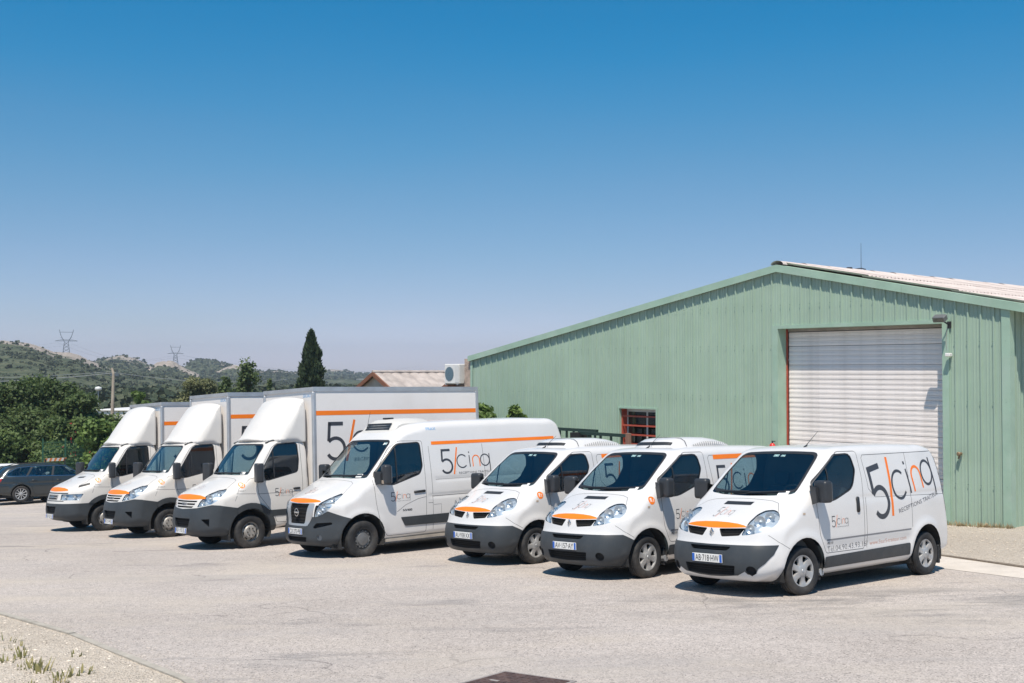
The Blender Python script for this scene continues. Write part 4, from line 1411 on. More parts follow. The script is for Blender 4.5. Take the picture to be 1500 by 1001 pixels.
def t_shift(x, ay, z):
    fr = sstep(-1.5, -.5, x); k = TK(z); y2 = ay * ay
    xe = x + fr * k * (y2 + .35 * y2 * y2) - sstep(-3.0, -3.6, x) * .05 * y2
    ze = z + .05 * y2 * sstep(1.6, 1.9, z) + .03 * y2 * sstep(.9, 1.1, z) * sstep(0, .3, x)
    return xe, ze
T_PROF = [(.62, .205), (.80, .235), (.875, .31), (.905, .44), (.895, .57), (.865, .67), (.832, .73), (.808, .80), (.785, .87), (.752, .93), (.70, .985), (.60, 1.045), (.45, 1.115), (.25, 1.205), (.11, 1.268), (.045, 1.305, 1),
          (-.25, 1.525), (-.55, 1.755), (-.755, 1.905), (-.85, 1.955), (-1.0, 1.985), (-1.4, 2.005), (-2.2, 2.012), (-3.0, 1.998), (-3.45, 1.975), (-3.60, 1.93), (-3.68, 1.82), (-3.76, 1.45), (-3.82, 1.05), (-3.85, .80), (-3.87, .55), (-3.86, .40), (-3.80, .33, 1), (-3.4, .27), (-2, .235), (-.6, .225), (.2, .21)]
T_WIN = rounded([(-.30, 1.44), (-.345, 1.50), (-.915, 1.862), (-1.295, 1.872, .10), (-1.345, 1.64), (-1.20, 1.385, .10), (-.72, 1.235, .1), (-.50, 1.225), (-.385, 1.32)], .04, 3)
T_WS = rounded([(-.735, 1.345), (-.45, 1.318), (0, 1.308), (.45, 1.318), (.735, 1.345), (.715, 1.60), (.675, 1.86), (.60, 1.895), (.3, 1.908), (0, 1.912), (-.3, 1.908), (-.60, 1.895), (-.675, 1.86), (-.715, 1.60)], .05, 2)
T_HL = rounded([(-.055, .818), (-.02, .885), (.055, .998), (.16, 1.088), (.267, 1.137), (.386, 1.146), (.443, 1.118), (.458, 1.06), (.436, .99), (.364, .932), (.258, .886), (.112, .845)], .03, 2)
T_GR = rounded([(.105, .902), (.505, .918), (.435, .818), (.165, .796)], .018, 2)
T_OR = [(-.525, .93), (-.40, .922), (-.2, .912), (0, .908), (.2, .912), (.40, .922), (.525, .93), (.47, .952), (.36, .972), (.2, .985), (0, .990), (-.2, .985), (-.36, .972), (-.47, .952)]
T_B1 = [(-.88, .70), (-.45, .695), (0, .693), (.45, .695), (.88, .70), (.855, .58), (.79, .47), (.72, .40), (.69, .335), (.64, .305), (.585, .33), (.56, .36), (.45, .305), (.2, .278), (0, .272), (-.2, .278), (-.45, .305), (-.56, .36), (-.585, .33), (-.64, .305), (-.69, .335), (-.72, .40), (-.79, .47), (-.855, .58)]
T_B2 = [(1.3, .05), (1.3, .692), (.52, .692), (.34, .60), (.1, .05)]
T_SLOT = rounded([(-.36, .672), (.36, .672), (.30, .618), (-.30, .618)], .03, 2)
T_LOW = rounded([(-.43, .43), (.43, .43), (.40, .305), (0, .29), (-.40, .305)], .02, 2)
T_MOULD = rounded([(-.43, .475), (-1.5, .497), (-2.60, .52), (-2.60, .345), (-.43, .325)], .02, 2)
T_DOOR = rounded([(-.275, 1.44), (-.295, 1.2), (-.345, .75), (-.46, .525), (-1.405, .525), (-1.425, 1.1), (-1.47, 1.55), (-1.455, 1.905), (-1.0, 1.905), (-.75, 1.765)], .05, 3)
T_BON = rounded([(.10, -.60), (.10, .60), (.30, .74), (.52, .62), (.655, .50), (.73, .30), (.742, 0), (.73, -.30), (.655, -.50), (.52, -.62), (.30, -.74)], .05, 2)
T_REAR = [(-3.60, 1.985), (-3.655, 1.96), (-3.70, 1.80), (-3.80, 1.1), (-3.82, .93), (-3.755, .93), (-3.70, 1.3), (-3.63, 1.75)]
def circle(cx, cy, r, n=28): return [(cx + r * math.cos(2 * math.pi * i / n), cy + r * math.sin(2 * math.pi * i / n)) for i in range(n)]

def bowl_of(arr, depth):
    """closed tray behind a lamp cover"""
    V, Fc, Nn = arr
    ec = {}
    for q in Fc:
        for i in range(len(q)):
            a, b = q[i], q[(i + 1) % len(q)]; k = (min(a, b), max(a, b)); ec[k] = None if k in ec else (a, b)
    V2 = V - Nn * depth; n = len(V)
    F2 = list(Fc) + [(a, b, n + b, n + a) for a, b in (e for e in ec.values() if e)]
    return np.vstack([V2, V - Nn * .012]), F2
T_FLD = None; T_SHELLS = {}
def trafic_shell(var):
    global T_FLD
    if T_FLD is None:
        T_FLD = Field(T_PROF, t_w, t_r, t_shift, (-4.3, -.1), (2.4, 2.5))
    s = Shell(T_FLD, (-4.0, -1.05, .1), (1.02, 1.05, 2.1), .034)
    P = {}
    for k in ('L', 'R'):
        sd = 1 if k == 'L' else -1
        for cx in (0, -3.098):
            s.cut(k, circle(cx, .335, .435), lambda c, sd=sd: c.y * sd > .35, None)
    P['windscreen'] = s.take(s.carve('F', T_WS, lambda c: c.x > -1.2), -.002)
    for k in ('L', 'R'):
        sd = 1 if k == 'L' else -1
        P['window' + k] = s.take(s.carve(k, T_WIN), -.006)
        f = s.carve('d%s35' % k, T_HL, lambda c, sd=sd: c.x > 0 and c.y * sd > .2)
        P['hl' + k] = s.take(f, .002, .012)
        V, Fc, Nn = P['hl' + k]
        P['bowl' + k] = bowl_of(P['hl' + k], .06)
        g = [(sd * a, b) for a, b in T_GR]
        P['grille' + k] = s.take(s.carve('F', g, lambda c: c.x > .4), -.055, -.055)
        P['fog' + k] = s.take(s.carve('F', circle(sd * .638, .372, .062, 18), lambda c: c.x > .4), -.03, -.03)
    P['slot'] = s.take(s.carve('F', T_SLOT, lambda c: c.x > .4), -.05, -.05)
    P['low'] = s.take(s.carve('F', T_LOW, lambda c: c.x > .4), -.055, -.055)
    P['orange'] = s.take(s.carve('F', T_OR, lambda c: c.x > .4), .001)
    if var == 1:
        P['bumper'] = s.take(s.carve('F', T_B1, lambda c: c.x > .3), .008, .012)
    else:
        P['bumper'] = s.take(s.carve('L', T_B2, None, None), .008, .012)
    for k in ('L', 'R'):
        P['mould' + k] = s.take(s.carve(k, T_MOULD), .010, .014)
        P['rearstrip' + k] = s.take(s.carve(k, T_REAR), .004, .006)
        P['door' + k] = s.take(s.carve(k, T_DOOR), .0)
    P['bonnet'] = s.take(s.carve('T', T_BON, lambda c: c.x > 0 and c.z > .88, .1), .0)
    P['body'] = s.rest()
    return P

def make_trafic(X, Y, dyaw, var, label, plate, dot, big_logo, cooler, steer):
    if var not in T_SHELLS: T_SHELLS[var] = trafic_shell(var)
    P = T_SHELLS[var]; fld = T_FLD
    r = vroot('delivery_van', X, Y, dyaw, 3.098, label, 'van', 'white compact delivery vans parked side by side')
    K = 'T%d' % var
    put('body', K + 'body', P['body'], M_WHITE, r)
    bon = put('bonnet', K + 'bon', P['bonnet'], M_WHITE, r)
    put('orange_band', K + 'or', P['orange'], M_ORANGE, r)
    bum = put('front_bumper', K + 'bum', P['bumper'], M_PLAST, r)
    put('air_slot', K + 'slot', P['slot'], M_DARKV, bum)
    put('lower_grille', K + 'low', P['low'], M_DARKV, bum)
    for zz in (.40, .368, .335):
        V, Fc = ribbon([(-.40, zz), (.40, zz)], .012)
        put('grille_slat', K + 'ls%g' % zz, (lay(fld, 'F', V, -.022), Fc), M_PLAST, bum)
    put('air_slat', K + 'as', (lay(fld, 'F', ribbon([(-.32, .645), (.32, .645)], .010)[0], -.02), ribbon([(-.32, .645), (.32, .645)], .010)[1]), M_PLAST, bum)
    put('windscreen', K + 'ws', P['windscreen'], M_GLASS, r)
    fr = [('F', [(a * .975, 1.625 + (b - 1.61) * .915) for a, b in T_WS], True, .036)]
    put('windscreen_seal', K + 'wsl', lambda: seams(fld, fr, .03, .002), M_BLACK, r)
    for k in ('L', 'R'):
        sd = 1 if k == 'L' else -1
        d = put('door', K + 'door' + k, P['door' + k], M_WHITE, r)
        put('window', K + 'win' + k, P['window' + k], M_SGLASS, d)
        put('window_seal', K + 'wseal' + k, lambda: seams(fld, [(k, T_WIN, True, .022), (k, [(-.62, 1.24), (-.66, 1.68)], False, .028)], .022, .001), M_BLACK, d)
        hd = slab(fld, k, rounded([(-1.24, 1.04), (-1.31, 1.04), (-1.325, 1.26), (-1.255, 1.26)], .035, 3), .016, .02)
        fix(link('door_handle', mesh_from('door_handle', hd[0], hd[1], M_BLACK, True), d))
        h = put('headlight', K + 'hl' + k, P['hl' + k], M_LENS, r)
        put('lamp_bowl', K + 'bowl' + k, P['bowl' + k], M_BOWL, h)
        lamp_innards(h, fld, k, [(.075, .905, .060), (.205, 1.0, .075), (.335, 1.055, .062)])
        g = put('grille', K + 'gr' + k, P['grille' + k], M_DARKV, r)
        for zz in (.828, .852, .876):
            y1 = .40 + (zz - .82) * .8
            V, Fc = ribbon([(sd * .16, zz - .004), (sd * y1, zz + .008)], .010)
            put('grille_slat', K + 'gs%s%g' % (k, zz), (lay(fld, 'F', V, -.015), Fc), M_PLAST, g)
        put('fog_lamp', K + 'fog' + k, P['fog' + k], M_DARKV, bum)
        put('side_moulding', K + 'mo' + k, P['mould' + k], M_PLAST, r)
        put('rear_corner_trim', K + 'rs' + k, P['rearstrip' + k], M_PLAST, r)
        # mirror: pod on the door corner and a tall housing
        m = MB()
        T = Matrix.Translation((-.27, sd * 1.065, 1.375)) @ Matrix.Rotation(sd * R(-12), 4, 'Z')
        m.bbox(-.085, .07, -.115, .115, -.15, .15, .055, T, 4)
        mo = m.build('mirror', M_MIRR, d, auto=60)
        m = MB()
        m.add([(-.20, sd * .90, 1.46), (-.20, sd * .93, 1.20), (-.42, sd * .935, 1.235), (-.40, sd * .90, 1.42), (-.16, sd * 1.02, 1.44), (-.17, sd * 1.03, 1.225), (-.33, sd * 1.05, 1.25), (-.31, sd * 1.03, 1.41)],
              [(0, 1, 5, 4), (1, 2, 6, 5), (2, 3, 7, 6), (3, 0, 4, 7), (4, 5, 6, 7)])
        m.build('mirror_arm', M_MIRR, d, auto=50)
        MB().box(-.0865, -.083, -.09, .09, -.12, .12, T).build('mirror_glass', M_CHROME, mo)
        put('indicator', K + 'ind' + k, lambda: seams(fld, [(k, [(-.03, 1.085), (.02, 1.085)], False, .028)], .02, .004), mat('indicator_clear', (.45, .36, .28), .3), r)
    # emblem on its chevron
    e = MB(); c = lay(fld, 'F', [(0, .848)], .012)[0]
    dia = [(0, .060), (.038, .0), (0, -.060), (-.038, 0)]
    e.add([(c[0], c[1] + a, c[2] + b) for a, b in dia] + [(c[0] + .014, c[1] + a * .8, c[2] + b * .86) for a, b in dia] + [(c[0] + .014, c[1] + a * .45, c[2] + b * .5) for a, b in dia] + [(c[0] + .004, c[1] + a * .38, c[2] + b * .42) for a, b in dia],
          [(i, (i + 1) % 4, 4 + (i + 1) % 4, 4 + i) for i in range(4)] + [(4 + i, 4 + (i + 1) % 4, 8 + (i + 1) % 4, 8 + i) for i in range(4)] + [(8 + i, 8 + (i + 1) % 4, 12 + (i + 1) % 4, 12 + i) for i in range(4)] + [(12, 13, 14, 15)])
    e.build('emblem', M_CHROME, r)
    # panel gaps and the groove along the flank
    it = []
    for k in ('L', 'R'):
        it += [(k, T_DOOR, True), (k, [(-1.47, .53), (-1.485, 1.15), (-1.50, 1.24)], False), (k, [(-1.75, 1.235), (-1.60, 1.36), (-1.56, 1.80), (-1.60, 1.845), (-3.58, 1.868)], False),
               (k, [(-2.72, 1.855), (-2.70, 1.2), (-2.68, .75)], False), (k, [(-1.75, 1.235), (-3.70, 1.20)], False, .006), (k, [(.30, .62), (.50, .74), (.60, .83)], False, .006)]
    it += [('T', [(.40, .70), (.28, .73), (.13, .62), (.10, .50), (.10, -.50), (.13, -.62), (.28, -.73), (.40, -.70)], False, .007)]
    put('panel_gaps', K + 'seams', lambda: seams(fld, it), M_SEAM, r)
    put('flank_groove', K + 'groove', lambda: seams(fld, [('L', [(-.49, .70), (-2.64, .722)], False, .02), ('R', [(-.49, .70), (-2.64, .722)], False, .02)], .02, .002), mat('groove_grey', (.20, .20, .21), .6), r)
    V_, F_ = ribbon([(-.22, 1.214), (.25, 1.214)], .040)
    put('bonnet_vent', K + 'vent', (lay(fld, 'F', V_, .003), F_), M_BLACK, r)
    for a, b in (((-.62, 1.345), (.02, 1.352)), ((-.02, 1.335), (.60, 1.362))):
        blade_wiper(r, fld, a, b)
    card(r, fld, .57, 1.345, .15, .06)
    plate_on('windscreen_sticker', K, fld, 'F', [(-.04, 1.845), (.05, 1.845), (.05, 1.875), (-.04, 1.875)], M_PAPER, r, -.002, .002)
    plate_on('windscreen_sticker', K, fld, 'F', [(.09, 1.845), (.16, 1.845), (.16, 1.87), (.09, 1.87)], M_PAPER, r, -.002, .002)
    hz = fld.hit(np.array([[0, 0, .515]]), np.array([1.0, 0, 0]))[0]
    number_plate(bum, hz[0] + .018, 0, .512, plate)
    # print
    logo_parts(fld, 'F', (-.17, 1.045), .115, 0, 1, bon, K + 'lb', False, M_LGREY, None, .55)
    logo_parts(fld, 'L', (-.62, .868), .155, 0, -1, r, K + 'ld', True, None, None, .8)
    if big_logo:
        logo_parts(fld, 'L', (-1.745, .895), .77, R(10.5), -1, r, K + 'big', True, None, None, 1.12, .92)
        text_on(fld, 'L', 'T\u00e9l.04.90.43.93.16/', (-.505, .536), .112, -1, M_LGREY, r, K + 'tel', R(1.0), .99, -.0015, 'phone_number')
        text_on(fld, 'L', 'www.5surS-traiteur.com', (-1.545, .560), .088, -1, M_PALE, r, K + 'www', R(1.0), .97, -.0012, 'web_address')
    else:
        logo_parts(fld, 'L', (-1.72, 1.18), .50, 0, -1, r, K + 'big', True)
        logo_parts(fld, 'R', (-2.95, 1.18), .50, 0, 1, r, K + 'bigR', True)
        put('orange_stripe', K + 'stripe', lambda: seams(fld, [('L', [(-1.70, 1.815), (-3.50, 1.83)], False, .075), ('R', [(-1.70, 1.815), (-3.50, 1.83)], False, .075)], .075, .003), M_ORANGE, r)
    if big_logo:
        logo_parts(fld, 'R', (-3.1, 1.0), .62, 0, 1, r, K + 'bigR', True)
    text_on(fld, 'L', 'dCi 115', (-.50, .645), .045, -1, M_LDARK, r, K + 'badge', 0, .14, .001, 'badge')
    if dot: number_dot(r, fld, 'L', (-.085, 1.18), -1, dot, K + dot)
    # inside, below, wheels
    interior(r, fld, (.02, 1.285), -1.50, .72, (.42, -.10, -.45), .42, .72)
    MB().box(-3.7, .40, -.70, .70, .17, .26).build('underbody', M_UNDER, r)
    MB().tube((-.42, .60, .24), (-.42, .885, .27), .045, .05, 8).tube((-.42, -.60, .24), (-.42, -.885, .27), .045, .05, 8).build('jacking_bracket', M_ALU, r)
    for sd in (1, -1):
        wheel_well(r, 0, .44, .50, .895, sd); wheel_well(r, -3.098, .44, .50, .905, sd)
        wheel(r, 0, sd * .803, 'van', .66, .20, steer); wheel(r, -3.098, sd * .815, 'van', .66, .20)
        MB().bbox(-.44, -.40, sd * .74 - .12, sd * .74 + .12, .16, .42, .012).build('mud_flap', M_BLACK, r)
        MB().bbox(-3.54, -3.50, sd * .76 - .12, sd * .76 + .12, .14, .42, .012).build('mud_flap', M_BLACK, r)
    a0 = fld.hit(np.array([[-.97, .05 if cooler else .30, 1.5]]), np.array([0, 0, 1.0]))[0]
    MB().tube(a0, (a0[0] - .33, a0[1], a0[2] + .22), .006, .003, 5).tube(a0 + np.array([.02, 0, -.01]), a0 + np.array([-.06, 0, .03]), .016, .01, 6).build('aerial', M_BLACK, r)
    if cooler:
        # low cooling unit on the roof: rounded cover with a front air slot and side louvres
        pr = [(-1.06, 1.965), (-1.10, 2.02), (-1.17, 2.085), (-1.28, 2.130), (-1.48, 2.150), (-1.75, 2.155), (-2.10, 2.148), (-2.45, 2.115), (-2.72, 2.055), (-2.86, 1.995), (-2.88, 1.955)]
        n = 17; mb = MB(); vv = []
        for j in range(n):
            t = -1 + 2 * j / (n - 1)
            k = (1 - abs(t) ** 5) ** .5 if abs(t) < 1 else 0.0
            for a, b in pr: vv.append((a - .16 * t * t if a > -1.6 else a + .30 * t * t * (1 if a < -2.3 else .4), .50 * math.copysign(abs(t) ** .8, t), 1.955 + (b - 1.955) * k))
        m_ = len(pr)
        mb.add(vv, [(j * m_ + q, (j + 1) * m_ + q, (j + 1) * m_ + q + 1, j * m_ + q + 1) for j in range(n - 1) for q in range(m_ - 1)])
        cu = mb.build('cooling_unit', M_WHITE, r, auto=60)
        vv = []
        for j in range(13):
            t = -.78 + 1.5 * j / 12; y_ = .50 * math.copysign(abs(t) ** .8, t); k = (1 - abs(t) ** 5) ** .5
            for (a, b) in ((-1.105, 2.028), (-1.155, 2.075)): vv.append((a - .16 * t * t + .008, y_, 1.955 + (b - 1.955) * k + .004))
        MB().add(vv, [(2 * j, 2 * j + 2, 2 * j + 3, 2 * j + 1) for j in range(12)]).build('air_intake', M_BLACK, cu)
        for sd in (1, -1):
            sl_ = MB()
            for q in range(17):
                a = -1.62 - q * .055; h = .075 * math.sin(math.pi * (q + 2) / 20)
                sl_.add([(a, sd * .503, 2.0), (a - .022, sd * .503, 2.0), (a - .022, sd * .480, 2.005 + h), (a, sd * .480, 2.005 + h)], [(0, 1, 2, 3)])
            o_ = sl_.build('louvres', mat('louvre_grey', (.30, .30, .30), .6), cu); o_['kind'] = 'stuff'
        MB().path([(-1.46, .49, 2.0), (-1.44, .46, 2.09), (-1.43, .38, 2.135), (-1.43, .0, 2.152), (-1.43, -.38, 2.135), (-1.46, -.49, 2.0)], .005, 4).build('cover_joint', M_SEAM, cu)
    return r

make_trafic(3.36345, 15.92137, .006728, 1, 'white van nearest the camera, large tilted lettering on its flank, plate AB 718 HW', 'AB\u00b7718\u00b7HW', None, True, False, R(-6))
make_trafic(1.51682, 18.0663, -.0058, 2, 'white van with dark bumper and orange number 1 sticker, second from the right', 'AV\u00b7157\u00b7AY', 'x1', False, True, R(3))
make_trafic(-.14918, 20.3201, -.00133, 2, 'white van with dark bumper and orange number 2 sticker, beside the tall panel van', 'AU\u00b7938\u00b7XX', 'x2', False, True, R(3))
# ================================================================== tall panel van
NW = curve1([(.15, .93), (.35, .985), (.6, 1.01), (.9, 1.02), (1.2, 1.015), (1.5, .985), (2.0, .905), (2.3, .85), (2.6, .78)])
NK = curve1([(0, .26), (.8, .25), (1.1, .22), (1.5, .13), (2.2, .07), (2.7, .07)])
NWB = 4.1
def n_w(x, z):
    w = NW(z) - .10 * sstep(-.3, 1.0, x) ** 1.4 - .06 * sstep(-4.5, -5.4, x)
    for cx in (0.0, -NWB):
        d = np.sqrt((x - cx) ** 2 + (z - .35) ** 2)
        w = w + .018 * np.exp(-((d - .49) / .07) ** 2) * sstep(.25, .5, z)
    w = w - .012 * np.exp(-((z - 1.05) / .035) ** 2) * sstep(-1.45, -1.6, x)
    return w - .010 * np.exp(-((z - 1.36) / .04) ** 2) * sstep(-1.6, -1.8, x)
def n_r(x, z):
    return .13 + .17 * sstep(.2, .7, x) * (1 - sstep(.8, 1.15, z)) + .10 * sstep(-.1, .3, x) * sstep(.9, 1.2, z) + .10 * sstep(2.2, 2.4, z) * sstep(-2.0, -1.0, x) - .04 * sstep(-4.6, -5.2, x)
def n_shift(x, ay, z):
    y2 = ay * ay
    xe = x + sstep(-1.9, -.7, x) * NK(z) * (y2 + .35 * y2 * y2) - sstep(-4.5, -5.2, x) * .04 * y2
    return xe, z + .05 * y2 * sstep(2.1, 2.4, z) + .03 * y2 * sstep(.9, 1.2, z) * sstep(0, .3, x)
N_PROF = [(.62, .255), (.80, .275), (.875, .35), (.885, .50), (.87, .62), (.85, .70), (.845, .85), (.825, .98), (.79, 1.05), (.735, 1.105), (.64, 1.165), (.45, 1.25), (.2, 1.355), (-.0, 1.44), (-.06, 1.47, 1),
          (-.35, 1.755), (-.62, 2.02), (-.79, 2.185), (-.86, 2.27), (-.98, 2.37), (-1.15, 2.45), (-1.45, 2.51), (-2.0, 2.54), (-3.2, 2.55), (-4.7, 2.535), (-5.08, 2.50), (-5.2, 2.42), (-5.26, 2.25), (-5.32, 1.6), (-5.35, 1.0), (-5.36, .6), (-5.35, .42), (-5.28, .35, 1), (-4.7, .31), (-2, .28), (-.6, .27), (.2, .26)]
N_WIN = rounded([(-.28, 1.49), (-.30, 1.55), (-.80, 2.055), (-.88, 2.10), (-1.395, 2.115, .07), (-1.405, 1.65), (-1.33, 1.50, .06), (-.70, 1.325), (-.40, 1.35)], .04, 3)
N_WS = rounded([(-.845, 1.475), (-.45, 1.468), (0, 1.478), (.45, 1.468), (.845, 1.475), (.82, 1.80), (.765, 2.13), (.70, 2.175), (.35, 2.185), (0, 2.188), (-.35, 2.185), (-.70, 2.175), (-.765, 2.13), (-.82, 1.80)], .05, 2)
N_HL = rounded([(-.04, .79), (.01, .932), (.084, 1.052), (.27, 1.145), (.46, 1.222), (.49, 1.19), (.418, 1.08), (.275, .915), (.173, .852), (.071, .815)], .025, 2)
N_GR = rounded([(-.35, 1.035), (.35, 1.035), (.265, .665), (-.265, .665)], .02, 2)
N_SURR = rounded([(-.50, 1.045), (.50, 1.045), (.475, .83), (.36, .625), (-.36, .625), (-.475, .83)], .05, 3)
N_OR = [(-.60, 1.075), (-.4, 1.060), (-.2, 1.053), (0, 1.050), (.2, 1.053), (.4, 1.060), (.60, 1.075), (.54, 1.10), (.4, 1.118), (.2, 1.128), (0, 1.132), (-.2, 1.128), (-.4, 1.118), (-.54, 1.10)]
N_BD = [(-.20, .05), (-.20, .60), (-.10, .70), (-.03, .785), (.10, .835), (.275, .905), (.47, .83), (.66, .755), (.95, .60), (.95, .05)]
N_DOOR = rounded([(-.235, 1.46), (-.28, 1.0), (-.36, .60), (-.52, .36), (-1.43, .36), (-1.445, 1.2), (-1.455, 2.14), (-.90, 2.155), (-.70, 2.02)], .05, 3)
def make_panel_van(X, Y, dyaw):
    fld = Field(N_PROF, n_w, n_r, n_shift, (-5.8, -.1), (2.5, 3.0))
    s = Shell(fld, (-5.5, -1.1, .15), (1.0, 1.1, 2.65), .040)
    r = vroot('panel_van', X, Y, dyaw, NWB, 'tall white panel van with roof cooling unit and dark chunky front bumper', 'van', None)
    P = {}
    for k in ('L', 'R'):
        sd = 1 if k == 'L' else -1
        for cx in (0, -NWB):
            s.cut(k, circle(cx, .355, .475, 32), lambda c, sd=sd: c.y * sd > .4, None)
    ws = s.take(s.carve('F', N_WS, lambda c: c.x > -1.3), -.002)
    put('windscreen', 'Nws', ws, M_GLASS, r)
    put('windscreen_seal', 'Nwsl', seams(fld, [('F', [(a * .978, 1.845 + (b - 1.83) * .925) for a, b in N_WS], True, .034)], .03, .002), M_BLACK, r)
    bfaces = []
    for k in ('L', 'R'):
        sd = 1 if k == 'L' else -1
        P['win' + k] = s.take(s.carve(k, N_WIN), -.006)
        P['hl' + k] = s.take(s.carve('d%s35' % k, N_HL, lambda c, sd=sd: c.x > 0 and c.y * sd > .2), .003, .015)
    P['gr'] = s.take(s.carve('F', N_GR, lambda c: c.x > .4), -.04, -.04)
    P['vent'] = {}
    for sd in (1, -1):
        P['vent'][sd] = s.take(s.carve('F', rounded([(sd * .525, 1.015), (sd * .60, 1.01), (sd * .555, .825), (sd * .50, .80)], .012, 1), lambda c: c.x > .3), -.02, -.02)
    P['or'] = s.take(s.carve('F', N_OR, lambda c: c.x > .3), .001)
    P['surr'] = s.take(s.carve('F', N_SURR, lambda c: c.x > .4), .012, .016)
    P['low'] = s.take(s.carve('F', rounded([(-.36, .425), (.36, .425), (.32, .335), (-.32, .335)], .02, 2), lambda c: c.x > .4), -.05, -.05)
    P['bv'] = {}; P['fog'] = {}
    for k in ('L', 'R'):
        sd = 1 if k == 'L' else -1
        P['bv'][sd] = s.take(s.carve('d%s35' % k, rounded([(.0, .585), (.36, .66), (.34, .70), (.02, .685), (-.05, .60)], .015, 1), lambda c, sd=sd: c.x > 0 and c.y * sd > .2), -.05, -.05)
        P['fog'][sd] = s.take(s.carve('d%s35' % k, circle(.10, .42, .055, 16), lambda c, sd=sd: c.x > 0 and c.y * sd > .2), -.03, -.03)
    for k in ('L', 'R'):
        sd = 1 if k == 'L' else -1
        bfaces += s.carve('d%s35' % k, N_BD, lambda c, sd=sd: c.x > .25 and c.y * sd > .0, None)
    bfaces += s.carve('F', [(-.62, .1), (-.62, .80), (-.47, .80), (-.36, .63), (.36, .63), (.47, .80), (.62, .80), (.62, .1)], lambda c: c.x > .5, None)
    bfaces = s.now(bfaces)
    bum = put('front_bumper', 'Nbum', s.take(bfaces, .010, .014), M_PLAST, r)
    for k in ('L', 'R'):
        P['mo' + k] = s.take(s.carve(k, rounded([(-.83, .69), (-NWB + .52, .69), (-NWB + .52, .50), (-.93, .52)], .02, 2)), .012, .016)
        P['door' + k] = s.take(s.carve(k, N_DOOR), 0)
    bonp = rounded([(.0, -.74), (.0, .74), (.35, .84), (.60, .66), (.735, .40), (.755, 0), (.735, -.40), (.60, -.66), (.35, -.84)], .05, 2)
    P['bon'] = s.take(s.carve('T', bonp, lambda c: c.x > -.05 and c.z > .95, .1), 0)
    put('body', 'Nbody', s.rest(), M_WHITE, r)
    bon = put('bonnet', 'Nbon', P['bon'], M_WHITE, r)
    put('orange_band', 'Nor', P['or'], M_ORANGE, r)
    su = put('grille_surround', 'Nsurr', P['surr'], mat('satin_silver', (.46, .47, .48), .35, .5), r)
    g = put('grille', 'Ngr', P['gr'], M_DARKV, r)
    for zz in (.72, .78, .84, .90, .96, 1.01):
        V, Fc = ribbon([(-.27 - (zz - .68) * .2, zz), (.27 + (zz - .68) * .2, zz)], .016)
        put('grille_slat', 'Ngs%g' % zz, (lay(fld, 'F', V, -.018), Fc), M_PLAST, g)
    c = lay(fld, 'F', [(0, .875)], .010)[0]
    e = MB(); e.lathe([(.075, .0), (.078, .014), (.062, .016), (.060, .0)], 'x', 28, tuple(c)); e.bbox(c[0], c[0] + .018, -.085, .085, c[2] - .016, c[2] + .016, .004)
    e.build('emblem', M_CHROME, g, auto=40)
    put('lower_grille', 'Nlow', P['low'], M_DARKV, bum)
    for zz in (.36, .395):
        V, Fc = ribbon([(-.32, zz), (.32, zz)], .012); put('grille_slat', 'Nls%g' % zz, (lay(fld, 'F', V, -.02), Fc), M_PLAST, bum)
    for k in ('L', 'R'):
        sd = 1 if k == 'L' else -1
        put('side_vent', 'Nv%d' % sd, P['vent'][sd], M_DARKV, su)
        put('bumper_vent', 'Nbv%d' % sd, P['bv'][sd], M_DARKV, bum)
        put('fog_lamp', 'Nfog%d' % sd, P['fog'][sd], mat('fog_glass', (.22, .24, .26), .2, .3), bum)
        h = put('headlight', 'Nhl' + k, P['hl' + k], M_LENS, r)
        put('lamp_bowl', 'Nbowl' + k, bowl_of(P['hl' + k], .06), M_BOWL, h)
        lamp_innards(h, fld, k, [(.10, .90, .055), (.19, .975, .06), (.34, 1.115, .045)])
        put('lamp_divider', 'Nld' + k, seams(fld, [('d%s35' % k, [(.07, 1.03), (.40, 1.045)], False, .014)], .014, .005), M_BLACK, h)
        d = put('door', 'Ndoor' + k, P['door' + k], M_WHITE, r)
        put('window', 'Nwin' + k, P['win' + k], M_SGLASS, d)
        put('window_seal', 'Nws' + k, seams(fld, [(k, N_WIN, True, .024), (k, [(-.78, 1.34), (-.81, 2.03)], False, .028)], .022, .001), M_BLACK, d)
        put('side_moulding', 'Nmo' + k, P['mo' + k], M_PLAST, r)
        V, Fc = slab(fld, k, rounded([(-1.15, 1.13), (-1.42, 1.14), (-1.42, 1.185), (-1.15, 1.175)], .02, 2), .018, .02)
        fix(link('door_handle', mesh_from('door_handle', V, Fc, M_BLACK, True), d))
        m = MB(); T = Matrix.Translation((-.42, sd * 1.155, 1.53)) @ Matrix.Rotation(sd * R(-14), 4, 'Z')
        m.bbox(-.09, .07, -.115, .115, -.19, .19, .06, T, 4)
        mo = m.build('mirror', M_MIRR, d, auto=60)
        MB().box(-.0915, -.088, -.09, .09, -.16, .16, T).build('mirror_glass', M_CHROME, mo)
        MB().bbox(.03, .076, -.06, .06, -.17, -.10, .01, T).build('mirror_indicator', mat('indicator_clear', (.45, .36, .28), .3), mo)
        m = MB(); m.add([(-.27, sd * .965, 1.60), (-.28, sd * .985, 1.34), (-.50, sd * .99, 1.345), (-.47, sd * .965, 1.58), (-.33, sd * 1.10, 1.56), (-.33, sd * 1.10, 1.37), (-.45, sd * 1.10, 1.38), (-.44, sd * 1.10, 1.55)],
              [(0, 1, 5, 4), (1, 2, 6, 5), (2, 3, 7, 6), (3, 0, 4, 7), (4, 5, 6, 7)]); m.build('mirror_arm', M_MIRR, d, auto=50)
    it = []
